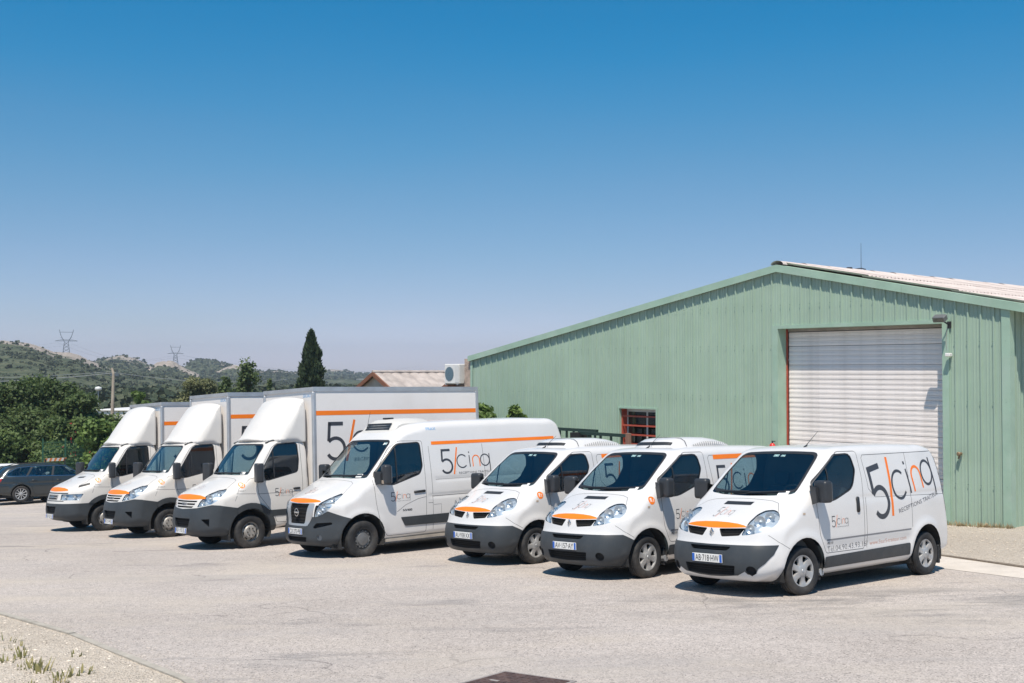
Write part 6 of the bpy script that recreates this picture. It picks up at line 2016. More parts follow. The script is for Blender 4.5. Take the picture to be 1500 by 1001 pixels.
    put('panel_gaps', K + 'seams', lambda: seams(fld, [(k, p, True, .008) for k in ('L', 'R') for p in (rounded([(-.45, .95), (-.40, .60), (-.48, .28), (-1.58, .28), (-1.64, .95)], .04, 2), rounded([(-1.645, .95), (-1.59, .28), (-2.25, .28), (-2.42, .60), (-2.56, .95)], .04, 2))]), M_DARKV, r)
    put('fuel_flap_line', K + 'ff', lambda: seams(fld, [('R', circle(-2.98, .80, .075, 16), True, .006)], .006), M_DARKV, r)
    MB().prism([(-.45, .93), (-.85, .90), (-.95, .72), (-.85, .45), (-.3, .45)], 'y', -.68, .68).build('dashboard', M_DASH, r)
    for y in (.36, -.36):
        seat(r, -1.75, y, .42); seat(r, -2.62, y, .46)
    MB().box(-3.6, .5, -.68, .68, .16, .24).build('underbody', M_UNDER, r)
    number_plate(r, -3.775, 0, .66, 'BX\u00b7406\u00b7RT', 0, math.pi, 'rear_number_plate')
    return r
M_BLUE = mat('dark_slate_paint', (0.034, 0.042, 0.046), 0.28, .3, .5, coat=.6, back=(.02, .02, .02))
M_WCAR = mat('car_white_paint', (0.78, 0.78, 0.77), 0.25, 0, .5, coat=.6, back=(.02, .02, .02))
M_SILV = mat('car_silver_paint', (0.20, 0.22, 0.24), 0.25, .5, .5, coat=.6, back=(.02, .02, .02))
# the estate stands the other way round: nose towards the warehouse side
_yaw = math.atan2(DV.y, DV.x) + R(-6)
def car_by_rear_wheel(px, py, yaw, paint, label, rails=True, back=0.0):
    r_ = pixray(px, py); t = -CAM_H / (r_.z - GA * r_.x - GB * r_.y)
    p = Vector((0, 0, CAM_H)) + r_ * t
    f_ = Vector((math.cos(yaw), math.sin(yaw), 0)); rt = Vector((f_.y, -f_.x, 0))
    o = p + f_ * 2.76 - rt * .80 - f_ * back
    make_car((o.x, o.y, gz(o.x, o.y) + .005), yaw, paint, label, rails)
    return o
o = car_by_rear_wheel(30, 741.5, _yaw, M_BLUE, 'dark grey estate car at the left end of the vehicle row')
p = o - WV * 2.5 - DV * .5; make_car((p.x, p.y, gz(p.x, p.y) + .005), _yaw, M_WCAR, 'white car mostly hidden behind the dark estate car', False)
p = o - WV * 5.2 - DV * 3.2; make_car((p.x, p.y, gz(p.x, p.y) + .005), _yaw, M_SILV, 'grey car at the far left edge behind the white car', False)
# ================================================================== vegetation
def fast_quads(name, V, m, tri=False):
    """V: (n, 4, 3) separate quads"""
    V = np.asarray(V, np.float32); n, k = V.shape[:2]
    me = bpy.data.meshes.new(name)
    me.vertices.add(n * k); me.vertices.foreach_set('co', V.ravel())
    me.loops.add(n * k); me.loops.foreach_set('vertex_index', np.arange(n * k, dtype=np.int32))
    me.polygons.add(n)
    me.polygons.foreach_set('loop_start', np.arange(0, n * k, k, dtype=np.int32))
    me.polygons.foreach_set('loop_total', np.full(n, k, np.int32))
    me.materials.append(m)
    me.update(calc_edges=True)
    return me

def leaf_mat(name, a, b, trans=.35, scale=.9, rough=.6):
    if name in MATS: return MATS[name]
    m = bpy.data.materials.new(name); m.use_nodes = True
    nt = m.node_tree; N, L = nt.nodes, nt.links
    p = N['Principled BSDF']; p.inputs['Roughness'].default_value = rough; p.inputs['Specular IOR Level'].default_value = .35
    tc = N.new('ShaderNodeTexCoord')
    n1 = N.new('ShaderNodeTexNoise'); n1.inputs['Scale'].default_value = scale; n1.inputs['Detail'].default_value = 3
    n2 = N.new('ShaderNodeTexWhiteNoise'); n2.noise_dimensions = '3D'
    L.new(tc.outputs['Object'], n1.inputs['Vector'])
    sn = N.new('ShaderNodeVectorMath'); sn.operation = 'SNAP'; sn.inputs[1].default_value = (.13, .13, .13)
    L.new(tc.outputs['Object'], sn.inputs[0]); L.new(sn.outputs['Vector'], n2.inputs['Vector'])
    ad = N.new('ShaderNodeMath'); ad.operation = 'MULTIPLY_ADD'; ad.inputs[1].default_value = .45
    L.new(n2.outputs['Value'], ad.inputs[0]); L.new(n1.outputs['Fac'], ad.inputs[2])
    mr = N.new('ShaderNodeMapRange'); mr.inputs['From Min'].default_value = .45; mr.inputs['From Max'].default_value = .95
    L.new(ad.outputs['Value'], mr.inputs['Value'])
    mx = N.new('ShaderNodeMix'); mx.data_type = 'RGBA'
    L.new(mr.outputs['Result'], mx.inputs['Factor']); mx.inputs['A'].default_value = a + (1,); mx.inputs['B'].default_value = b + (1,)
    L.new(mx.outputs['Result'], p.inputs['Base Color'])
    t = N.new('ShaderNodeBsdfTranslucent'); L.new(mx.outputs['Result'], t.inputs['Color'])
    ms = N.new('ShaderNodeMixShader'); ms.inputs['Fac'].default_value = trans
    L.new(p.outputs['BSDF'], ms.inputs[1]); L.new(t.outputs['BSDF'], ms.inputs[2])
    L.new(ms.outputs['Shader'], N['Material Output'].inputs['Surface'])
    MATS[name] = m
    return m
M_LEAF = leaf_mat('dark_leaf', (.036, .066, .021), (.120, .172, .056))
M_LEAF2 = leaf_mat('mid_leaf', (.052, .095, .028), (.155, .215, .068))
M_LEAF3 = leaf_mat('olive_leaf', (.11, .13, .06), (.24, .25, .12))
M_FEATH = leaf_mat('feathery_leaf', (.055, .095, .035), (.15, .20, .075), .4, 1.5)
M_CYPR = leaf_mat('cypress_leaf', (.022, .042, .020), (.055, .085, .038), .15, 2.2)
M_OLEA = leaf_mat('oleander_leaf', (.065, .12, .03), (.19, .28, .075), .35, 2.0)
M_BARK = mat('bark', (.10, .08, .06), .9, var=.3, vscale=5, bump=.8, bscale=12)

def leaf_cloud(rg, clumps, n, size, aspect=.55, flat=.0, loose=.10):
    """leaf quads spread through ellipsoid clumps: (cx,cy,cz,rx,ry,rz)"""
    cl = np.array(clumps, float)
    vol = (cl[:, 3] * cl[:, 4] * cl[:, 5]) ** (2 / 3.0)
    idx = rg.choice(len(cl), n, p=vol / vol.sum())
    d = rg.normal(size=(n, 3)); d /= np.linalg.norm(d, axis=1, keepdims=True)
    rad = rg.uniform(0, 1, n) ** .38
    rad *= 1 + loose * rg.normal(size=n)
    c = cl[idx, :3] + d * rad[:, None] * cl[idx, 3:6]
    nor = d * .8 + rg.normal(size=(n, 3)) * .7 + np.array([0, 0, .35 + flat]); nor /= np.linalg.norm(nor, axis=1, keepdims=True)
    t = np.cross(nor, rg.normal(size=(n, 3))); t /= np.linalg.norm(t, axis=1, keepdims=True) + 1e-9
    b = np.cross(nor, t)
    s = size * rg.uniform(.55, 1.25, n)[:, None]
    a = aspect
    V = np.stack([c - t * s, c + b * s * a + nor * s * .12, c + t * s, c - b * s * a + nor * s * .12], 1)
    return V

def limb(mb, a, b, r0, r1, n=7, seg=4, wob=.06, rg=None):
    a, b = np.array(a, float), np.array(b, float)
    L_ = np.linalg.norm(b - a)
    pts = [a + (b - a) * i / seg + (rg.normal(size=3) * wob * L_ / seg if 0 < i < seg else 0) for i in range(seg + 1)]
    for i in range(seg):
        mb.tube(pts[i], pts[i + 1], r0 + (r1 - r0) * i / seg, r0 + (r1 - r0) * (i + 1) / seg, n, caps=(i == seg - 1))
    return pts

def tree(name, base, h, w, label, cat, leafm, seed, n=16000, leaf=.16, trunk=.22, group=None, clumps=26, low=.25, shape='round', depth=None):
    rg = np.random.default_rng(seed)
    r = empty(name, base, 0, label, cat, group)
    depth = w if depth is None else depth
    cl = []
    mb = MB()
    fork = h * (low + .08)
    limb(mb, (0, 0, -.3), (0, 0, fork), trunk, trunk * .75, 9, 3, .03, rg)
    for i in range(clumps):
        a = rg.uniform(0, 2 * math.pi); q = math.sqrt(rg.uniform(0, 1))
        t = low + (1 - low) * (i + rg.uniform(.1, .9)) / clumps
        if shape == 'round': prof = math.sin(math.pi * min(1, (t - low) / (1 - low) * .78 + .20)) ** .6
        elif shape == 'bush': prof = (1 - ((t - low) / (1 - low)) ** 3 * .55)
        else: prof = .9 - ((t - low) / (1 - low)) ** 1.6 * .6
        x, y, z = q * w * .42 * prof * math.cos(a), q * depth * .42 * prof * math.sin(a), h * t * .93
        rr = w * rg.uniform(.11, .20) * (.7 + .3 * prof)
        zz = rg.uniform(.6, .95) if shape != 'cone' else rg.uniform(1.2, 2.2)
        if shape == 'cone': rr *= .75
        cl.append((x, y, z, rr * rg.uniform(.9, 1.3), rr * rg.uniform(.9, 1.3), rr * zz))
        if i % 2 == 0: limb(mb, (0, 0, fork * rg.uniform(.6, 1)), (x * .8, y * .8, z - rr * .2), trunk * .38, trunk * .08, 6, 4, .10, rg)
    mb.build('trunk', M_BARK, r, smooth=True)
    link('crown', fast_quads('crown', leaf_cloud(rg, cl, n, leaf, loose=.45 if shape == 'cone' else .14), leafm), r)
    return r
def ground_at(px, y):
    x = (px - 750) / 1650.0 * y
    return Vector((x, y, gz(x, y)))

# the dark wood edge at the left
TG = 'broad trees behind the parked cars'
tree('broadleaf_tree', ground_at(10, 60), 5.1, 6.4, 'big dark green tree at the left edge behind the cars', 'tree', M_LEAF, 11, 42000, .115, .24, TG, 40, .10)
tree('broadleaf_tree', ground_at(66, 62), 5.35, 6.0, 'tallest dark green tree left of the lamp post', 'tree', M_LEAF, 12, 42000, .115, .26, TG, 40, .12)
tree('broadleaf_tree', ground_at(112, 60), 4.5, 4.0, 'dark tree right of the tallest one, thin at its edge', 'tree', M_LEAF, 13, 22000, .115, .2, TG, 26, .15)
tree('broadleaf_tree', ground_at(-60, 58), 5.4, 7.4, 'dark tree cut off by the left edge of the picture', 'tree', M_LEAF, 14, 32000, .115, .24, TG, 34, .10)
tree('undergrowth_bush', ground_at(-12, 55), 2.5, 4.2, 'dark bush under the trees at the left edge', 'bush', M_LEAF2, 15, 15300, .105, .1, 'bushes under the trees', 20, .02, 'bush')
tree('undergrowth_bush', ground_at(38, 56.5), 2.6, 4.2, 'dark bush under the trees left of the fence', 'bush', M_LEAF, 16, 15300, .105, .1, 'bushes under the trees', 20, .02, 'bush')
tree('undergrowth_bush', ground_at(98, 57), 3.2, 4.4, 'green bush behind the mesh fence', 'bush', M_LEAF2, 17, 18700, .105, .1, 'bushes under the trees', 22, .02, 'bush')
tree('undergrowth_bush', ground_at(150, 60), 3.2, 4.4, 'green bush left of the older box truck', 'bush', M_LEAF2, 18, 15300, .105, .1, 'bushes under the trees', 20, .02, 'bush')
tree('oleander_bush', ground_at(140, 47), 3.2, 2.9, 'bright green oleander bush with a few red flowers beside the older truck', 'bush', M_OLEA, 19, 16000, .105, .06, None, 22, .02, 'bush')
ob = bpy.data.objects.get('oleander_bush')
rg = np.random.default_rng(5)
fl = []
for i in range(14):
    a = rg.uniform(0, 6.28); c = np.array([math.cos(a) * rg.uniform(.7, 1.6), math.sin(a) * rg.uniform(.7, 1.6) - .3, rg.uniform(.8, 3.0)])
    for k in range(5):
        d = rg.normal(size=3) * .05; t = rg.normal(size=3); t /= np.linalg.norm(t); b = np.cross(t, rg.normal(size=3)); b /= np.linalg.norm(b)
        fl.append([c + d - t * .026, c + d + b * .026, c + d + t * .026, c + d - b * .026])
o_ = link('flowers', fast_quads('flowers', fl, mat('red_petal', (.45, .03, .05), .6)), ob); o_['kind'] = 'stuff'
# lighter trees behind the trucks
tree('young_tree', ground_at(207, 70), 4.9, 1.9, 'bright green young tree rising behind the older box truck', 'tree', M_OLEA, 20, 5000, .15, .09, None, 16, .3)
tree('olive_tree', ground_at(292, 78), 5.6, 3.9, 'pale olive green tree behind the middle truck', 'tree', M_LEAF3, 21, 17000, .11, .16, None, 26, .25)
tree('slender_tree', ground_at(331, 74), 5.7, 2.0, 'feathery tree right beside the pale olive tree', 'tree', M_FEATH, 22, 4200, .12, .13, 'feathery trees behind the trucks', 34, .2, 'cone')
tree('slender_tree', ground_at(367, 76), 6.75, 3.0, 'tallest feathery tree left of the cypress', 'tree', M_FEATH, 23, 6500, .12, .12, 'feathery trees behind the trucks', 34, .2, 'cone')
tree('slender_tree', ground_at(397, 80), 5.6, 1.3, 'thin feathery tree between its taller neighbour and the cypress', 'tree', M_FEATH, 24, 3000, .12, .12, 'feathery trees behind the trucks', 30, .2, 'cone')
# cypress
def cypress(base, h, w, label):
    rg = np.random.default_rng(33)
    r = empty('cypress_tree', base, 0, label, 'tree')
    n = 15000
    t = rg.uniform(0, 1, n) ** .85
    prof = np.interp(t, [0, .08, .25, .5, .68, .82, .92, .97, 1], [.45, .85, 1, .96, .80, .58, .34, .18, .03]) * .5 * w
    a = rg.uniform(0, 2 * np.pi, n)
    lump = 1 + .20 * np.sin(a * 3 + t * 17) + .16 * np.sin(a * 5 - t * 29 + 1) + .14 * np.sin(t * 47 + a * 2) + .10 * rg.normal(size=n)
    q = prof * lump * rg.uniform(.55, 1.0, n) ** .5
    c = np.stack([q * np.cos(a), q * np.sin(a), t * h + rg.normal(size=n) * .07 + .3], 1)
    up = np.stack([np.cos(a) * .35, np.sin(a) * .35, np.ones(n)], 1) + rg.normal(size=(n, 3)) * .25
    up /= np.linalg.norm(up, axis=1, keepdims=True)
    sd = np.cross(up, rg.normal(size=(n, 3))); sd /= np.linalg.norm(sd, axis=1, keepdims=True)
    s = rg.uniform(.10, .24, n)[:, None]
    V = np.stack([c - up * s * .6, c + sd * s * .35, c + up * s, c - sd * s * .35], 1)
    link('crown', fast_quads('crown', V, M_CYPR), r)
    mb = MB(); mb.tube((0, 0, -.3), (0, 0, h * .5), .14, .05, 8); mb.build('trunk', M_BARK, r)
    return r
cypress(ground_at(456, 70), 7.75, 1.55, 'tall dark cypress standing behind the nearest box truck')
# oleanders against the warehouse wall
for i, (w_, hh, lab) in enumerate(((-17.9, 3.25, 'leafy plant at the left end of the green wall above the truck box'), (-16.5, 3.05, 'leafy plant against the green wall, second from its left end'), (-15.2, 3.0, 'leafy plant against the green wall above the panel van roof'))):
    p = GO + WV * w_ - DV * 1.3
    tree('wall_oleander', (p.x, p.y, gz(p.x, p.y)), hh + .25, 1.9, lab, 'bush', M_OLEA, 40 + i, 3600, .12, .05, 'plants along the green wall', 14, .05, 'bush')

# ================================================================== hills
def hill_material():
    m = bpy.data.materials.new('garrigue_hill'); m.use_nodes = True
    nt = m.node_tree; N, L = nt.nodes, nt.links
    p = N['Principled BSDF']; p.inputs['Roughness'].default_value = .95; p.inputs['Specular IOR Level'].default_value = .1
    tc = N.new('ShaderNodeTexCoord')
    at = N.new('ShaderNodeAttribute'); at.attribute_name = 'rock'
    n1 = N.new('ShaderNodeTexNoise'); n1.inputs['Scale'].default_value = .035; n1.inputs['Detail'].default_value = 8; n1.inputs['Roughness'].default_value = .68
    L.new(tc.outputs['Object'], n1.inputs['Vector'])
    ad = N.new('ShaderNodeMath'); ad.operation = 'MULTIPLY_ADD'; ad.inputs[1].default_value = .50
    L.new(at.outputs['Fac'], ad.inputs[0]); L.new(n1.outputs['Fac'], ad.inputs[2])
    mr = N.new('ShaderNodeMapRange'); mr.inputs['From Min'].default_value = .66; mr.inputs['From Max'].default_value = .74
    L.new(ad.outputs['Value'], mr.inputs['Value'])
    n2 = N.new('ShaderNodeTexNoise'); n2.inputs['Scale'].default_value = .16; n2.inputs['Detail'].default_value = 6
    L.new(tc.outputs['Object'], n2.inputs['Vector'])
    g = N.new('ShaderNodeMix'); g.data_type = 'RGBA'
    r2 = N.new('ShaderNodeMapRange'); r2.inputs['From Min'].default_value = .35; r2.inputs['From Max'].default_value = .68
    L.new(n2.outputs['Fac'], r2.inputs['Value']); L.new(r2.outputs['Result'], g.inputs['Factor'])
    g.inputs['A'].default_value = (.040, .058, .032, 1); g.inputs['B'].default_value = (.115, .125, .075, 1)
    n3 = N.new('ShaderNodeTexNoise'); n3.inputs['Scale'].default_value = .55; n3.inputs['Detail'].default_value = 5
    L.new(tc.outputs['Object'], n3.inputs['Vector'])
    rk = N.new('ShaderNodeMix'); rk.data_type = 'RGBA'; L.new(n3.outputs['Fac'], rk.inputs['Factor'])
    rk.inputs['A'].default_value = (.10, .085, .065, 1); rk.inputs['B'].default_value = (.56, .49, .43, 1)
    f = N.new('ShaderNodeMix'); f.data_type = 'RGBA'
    L.new(mr.outputs['Result'], f.inputs['Factor']); L.new(g.outputs['Result'], f.inputs['A']); L.new(rk.outputs['Result'], f.inputs['B'])
    L.new(f.outputs['Result'], p.inputs['Base Color'])
    bp = N.new('ShaderNodeBump'); bp.inputs['Strength'].default_value = .8; bp.inputs['Distance'].default_value = 2.5
    L.new(n2.outputs['Fac'], bp.inputs['Height']); L.new(bp.outputs['Normal'], p.inputs['Normal'])
    return m
M_HILL = hill_material()
M_SCRUB = leaf_mat('scrub_leaf', (.030, .046, .024), (.080, .095, .052), .1, .02)
def vnoise(x, y, seed):
    """smooth value noise"""
    rg = np.random.default_rng(seed); T = rg.uniform(-1, 1, (64, 64))
    xi = np.floor(x).astype(int); yi = np.floor(y).astype(int); u = x - xi; v = y - yi
    u = u * u * (3 - 2 * u); v = v * v * (3 - 2 * v)
    g = lambda a, b: T[a % 64, b % 64]
    return (g(xi, yi) * (1 - u) + g(xi + 1, yi) * u) * (1 - v) + (g(xi, yi + 1) * (1 - u) + g(xi + 1, yi + 1) * u) * v
def fbm(x, y, seed, o=4):
    s = 0; a = 1.0
    for i in range(o):
        s = s + a * vnoise(x * 2 ** i, y * 2 ** i, seed + i); a *= .5
    return s
def hill(sky, dist, run, rock, seed, name='hill', scrub=1500, px0=None, px1=None, sink=0.0):
    """ridge whose crest passes the given skyline points at a distance"""
    sx = np.array([p[0] for p in sky], float); sy = np.array([p[1] for p in sky], float)
    px0 = sx[0] if px0 is None else px0; px1 = sx[-1] if px1 is None else px1
    nc = int((px1 - px0) / 2.2) + 2
    px = np.linspace(px0, px1, nc)
    t = np.concatenate([np.linspace(0, 1, 26), np.linspace(1.06, 1.9, 10)])
    crest = CAM_H + (541.37 - np.interp(px, sx, sy)) / 1650 * dist
    PX, T = np.meshgrid(px, t, indexing='ij')
    Y = dist - run + run * T
    X = (PX - 750) / 1650 * Y
    base = -7.0
    shape = np.where(T <= 1, np.sin(np.clip(T, 0, 1) * np.pi / 2) ** 1.25, 1 - (np.clip(T - 1, 0, 1)) ** 1.5 * .8)
    Z = base + (crest[:, None] - base) * shape
    amp = (crest.max() - base) * .06
    fade = np.clip(np.abs(T - 1) * 5, .12, 1)
    Z = Z + fbm(X / 45, Y / 60, seed) * amp * fade * np.clip(T * 3, 0, 1)
    crag = min(2.2, run / 60.0) if run < 120 else .5
    Z = Z + (fbm(X / 9, Y / 11, seed + 40) + .6 * np.abs(fbm(X / 4, Y / 5, seed + 60, 2))) * crag * fade * np.clip(T * 2, 0, 1) * sstep(.3, .9, shape)
    rk = sstep(.62, .96, shape) * np.interp(PX, [r[0] for r in rock], [r[1] for r in rock])
    nt_ = len(t)
    V = np.stack([X, Y, Z], -1).reshape(-1, 3)
    F_ = [(i * nt_ + j, (i + 1) * nt_ + j, (i + 1) * nt_ + j + 1, i * nt_ + j + 1) for i in range(nc - 1) for j in range(nt_ - 1)]
    me = mesh_from(name, V, F_, M_HILL, True)
    at = me.attributes.new('rock', 'FLOAT', 'POINT'); at.data.foreach_set('value', rk.ravel().astype(np.float32))
    tag(link(name, me), kind='structure')
    if scrub:
        rg = np.random.default_rng(seed + 99)
        i = rg.integers(0, nc - 1, scrub * 3); j = rg.integers(2, 27, scrub * 3)
        keep = rg.uniform(0, 1, scrub * 3) > rk[i, j] * 1.25
        i, j = i[keep][:scrub], j[keep][:scrub]
        c = np.stack([X[i, j], Y[i, j], Z[i, j]], 1) + np.stack([rg.normal(size=len(i)) * 1.5, rg.normal(size=len(i)) * 4, np.zeros(len(i))], 1)
        s = (.35 + 1.25 * rg.uniform(0, 1, len(i)) ** 2) * dist / 800
        Q = []
        for k in range(9):
            d = rg.normal(size=(len(i), 3)); d /= np.linalg.norm(d, axis=1, keepdims=True); d[:, 2] = np.abs(d[:, 2]) * .8
            cc = c + d * s[:, None] * .7
            nn = d + rg.normal(size=d.shape) * .4; nn /= np.linalg.norm(nn, axis=1, keepdims=True)
            tt = np.cross(nn, rg.normal(size=d.shape)); tt /= np.linalg.norm(tt, axis=1, keepdims=True); bb = np.cross(nn, tt)
            e = s[:, None] * .62
            Q.append(np.stack([cc - tt * e, cc - bb * e, cc + tt * e, cc + bb * e], 1))
        o = link('scrub', fast_quads('scrub', np.concatenate(Q), M_SCRUB)); tag(o, 'low dark scrub dotted over the hillside', 'scrub', kind='stuff')
HD = 1.0
hill([(-400, 533), (-250, 515), (-120, 506), (-30, 502), (15, 503), (40, 505), (62, 511), (78, 518), (100, 519), (116, 523), (130, 530), (150, 537), (190, 546), (260, 553), (380, 560), (560, 566), (760, 570)], 620, 430, [(-400, .3), (-60, .5), (0, 1.0), (50, 1.0), (85, .7), (105, 1.0), (135, .8), (160, .2), (800, .1)], 1, scrub=9500)
hill([(60, 552), (110, 536), (140, 530), (165, 525), (182, 523), (198, 527), (215, 534), (235, 541), (280, 548), (340, 553), (430, 556)], 820, 300, [(60, .2), (170, .5), (190, .5), (220, .3), (430, .2)], 2, scrub=3000)
hill([(196, 548), (212, 541), (222, 536), (232, 532), (246, 530), (258, 533), (268, 539), (280, 546), (292, 551)], 700, 90, [(190, .85), (300, .85)], 3, scrub=420)
hill([(235, 556), (262, 545), (278, 532), (292, 527), (310, 528), (325, 531), (340, 536), (362, 541), (385, 545), (420, 549), (480, 556)], 940, 260, [(235, .1), (300, .3), (345, .5), (480, .3)], 4, scrub=2200)
hill([(296, 556), (312, 547), (326, 541), (342, 536), (352, 538), (360, 545), (370, 553)], 800, 70, [(296, .85), (370, .85)], 5, scrub=220)
hill([(355, 556), (372, 546), (392, 544), (408, 543), (424, 546), (442, 547), (470, 551), (520, 556)], 980, 200, [(355, .9), (400, .6), (430, .4), (520, .5)], 6, scrub=1400)
hill([(400, 556), (440, 549), (466, 544), (484, 541), (505, 543), (525, 547), (560, 549), (600, 553), (640, 554), (720, 557), (900, 560)], 1500, 420, [(400, .4), (480, 1.0), (510, .5), (900, .3)], 7, scrub=1600)

# low wood between the yard and the hills
rg = np.random.default_rng(404)
nw = 3400
wy = 95 + 190 * rg.uniform(0, 1, nw) ** .8; wx = (rg.uniform(-420, 760, nw) - 750) / 1650 * wy
wc = np.stack([wx, wy, np.array([far_z(a, b) for a, b in zip(wx, wy)]) + rg.uniform(.3, 2.2, nw)], 1)
Q = []
for k in range(16):
    d = rg.normal(size=(nw, 3)); d /= np.linalg.norm(d, axis=1, keepdims=True)
    s_ = rg.uniform(.8, 1.8, nw)[:, None]
    cc = wc + d * s_ * np.array([1, 1, .7])
    nn = d + rg.normal(size=d.shape) * .5 + np.array([0, 0, .3]); nn /= np.linalg.norm(nn, axis=1, keepdims=True)
    tt = np.cross(nn, rg.normal(size=d.shape)); tt /= np.linalg.norm(tt, axis=1, keepdims=True); bb = np.cross(nn, tt)
    e = s_ * .42
    Q.append(np.stack([cc - tt * e, cc - bb * e, cc + tt * e, cc + bb * e], 1))
tag(link('far_wood', fast_quads('far_wood', np.concatenate(Q), leaf_mat('far_wood_leaf', (.026, .042, .020), (.075, .092, .045), .15, .05))), 'low far-off wood at the foot of the hills', 'wood', kind='stuff')

# ================================================================== masts, wires and far buildings
M_PYL = mat('galvanised_pylon', (.09, .115, .14), .6, .2)
def pylon(px, ytop, ybot, d, label):
    s = d / 1650.0
    base = at_depth(px, ybot, d); h = (ybot - ytop) * s
    r = empty('power_pylon', base, R(20), label, 'pylon', 'lattice pylons on the hills')
    w = h * .27
    def lat(mb, a0, a1, n, rr):
        """square tapering lattice from half width a0 at z0 to a1 at z1"""
        (w0, z0), (w1, z1) = a0, a1
        for i in range(n):
            t0, t1 = i / n, (i + 1) / n
            u0, u1 = w0 + (w1 - w0) * t0, w0 + (w1 - w0) * t1; y0, y1 = z0 + (z1 - z0) * t0, z0 + (z1 - z0) * t1
            c0 = [(sx * u0, sy * u0, y0) for sx, sy in ((1, 1), (-1, 1), (-1, -1), (1, -1))]; c1 = [(sx * u1, sy * u1, y1) for sx, sy in ((1, 1), (-1, 1), (-1, -1), (1, -1))]
            for k in range(4):
                mb.tube(c0[k], c1[k], rr, rr, 4); mb.tube(c0[k], c1[(k + 1) % 4], rr * .6, rr * .6, 4); mb.tube(c0[(k + 1) % 4], c1[k], rr * .6, rr * .6, 4)
    mb = MB(); rr = h * .0125
    lat(mb, (w * .55, -h * .12), (w * .26, h * .52), 5, rr)
    mb.build('tower', M_PYL, r)
    mb = MB()
    for sx in (-1, 1):
        for sy in (-.2, .2):
            mb.tube((sx * w * .26, sy * w, h * .52), (sx * w * .75, sy * w * .6, h * .78), rr, rr, 4)
            mb.tube((sx * w * .75, sy * w * .6, h * .78), (sx * w * .95, sy * w * .3, h), rr, rr, 4)
        mb.tube((sx * w * .3, 0, h * .60), (sx * w * .75, 0, h * .70), rr * .6, rr * .6, 4)
        mb.tube((sx * w * .62, 0, h * .70), (sx * w * .85, 0, h * .90), rr * .6, rr * .6, 4)
    mb.build('window_frame', M_PYL, r)
    mb = MB()
    for zz, ww in ((.56, 1.5), (.60, .8)):
        mb.tube((-w * ww, 0, h * zz), (w * ww, 0, h * zz), rr, rr, 4)
    for sx in (-1, 1):
        mb.tube((sx * w * 1.5, 0, h * .56), (sx * w * .8, 0, h * .60), rr * .7, rr * .7, 4)
    mb.tube((-w * .95, 0, h * .90), (w * .95, 0, h * .90), rr * .8, rr * .8, 4)
    mb.build('cross_arm', M_PYL, r)
    return r
pylon(97, 483, 521, 640, 'left steel pylon on the rocky hilltop')
pylon(257, 506, 534, 705, 'right steel pylon standing over the pale rock knoll')
def wire(a, b, sag, r_, name, label, n=24):
    a, b = Vector(a), Vector(b)
    pts = [a.lerp(b, i / n) - Vector((0, 0, sag * 4 * (i / n) * (1 - i / n))) for i in range(n + 1)]
    mb = MB(); mb.path(pts, r_, 4)
    return tag(mb.build(name, mat('wire_grey', (.30, .32, .34), .6), None), label, 'wire', 'overhead wires')
tp_ = at_depth(166, 539, 78)
bp_ = at_depth(163.5, 607, 78); bp_.z = gz(bp_.x, bp_.y)
r = empty('utility_pole', (tp_.x - .1, tp_.y, bp_.z), 0, 'pale wooden utility pole with a bent top beside the white shed', 'pole')
hp = tp_.z - bp_.z
mb = MB(); mb.tube((0, 0, -.2), (.12, 0, hp * .93), .15, .10, 10); mb.tube((.12, 0, hp * .93), (.0, 0, hp), .10, .07, 8); mb.build('shaft', mat('weathered_wood', (.36, .31, .25), .9, var=.2, vscale=2), r)
MB().box(-.06, .5, -.05, .05, hp * .91, hp * .94).tube((.35, 0, hp * .94), (.35, 0, hp * .97), .04, .04, 6).build('bracket', M_PYL, r)
wire((tp_.x, tp_.y, tp_.z - .35), at_depth(-220, 553, 92), .5, .022, 'overhead_wire', 'upper overhead wire running left from the wooden pole')
wire((tp_.x, tp_.y, tp_.z - .25), at_depth(-220, 548, 95), .4, .014, 'overhead_wire', 'thin overhead wire running left just above the other')
wire((tp_.x, tp_.y, tp_.z - .30), at_depth(420, 556, 88), .4, .018, 'overhead_wire', 'overhead wire running right from the wooden pole')
for k, (ya, yb) in enumerate(((492, 512), (486, 508))):
    wire(at_depth(97 + (-12, 12)[k], (502, 505)[k], 640), at_depth(257 + (-10, 10)[k], (522, 521)[k], 705), 6, .05, 'overhead_wire', ('left', 'right')[k] + ' power line strung between the two hill pylons', 30)
    wire(at_depth(97 + (-12, 12)[k], (502, 505)[k], 640), at_depth(-260, (496, 492)[k], 560), 5, .05, 'overhead_wire', ('lower', 'upper')[k] + ' power line leaving the left pylon past the picture edge', 30)
    wire(at_depth(257 + (-10, 10)[k], (522, 521)[k], 705), at_depth(620, (540, 536)[k], 1100), 8, .05, 'overhead_wire', ('first', 'second')[k] + ' power line leaving the right pylon towards the cypress', 30)
# street lamp
b_ = ground_at(144.5, 82); tpl = at_depth(145.5, 571, 82)
r = empty('street_lamp', b_, 0, 'slim street lamp with a pale head left of the wooden pole', 'street lamp')
hl_ = tpl.z - b_.z
mb = MB(); mb.tube((0, 0, 0), (0, 0, hl_), .07, .045, 8); mb.build('post', mat('lamp_post_grey', (.35, .38, .40), .5, .3), r)
mb = MB(); mb.lathe([(0, -.10), (.16, -.08), (.26, .0), (.22, .16), (0, .22)], 'z', 14, (0, 0, hl_ + .02)); mb.build('lamp_head', mat('lamp_head', (.60, .62, .62), .4), r, smooth=True)
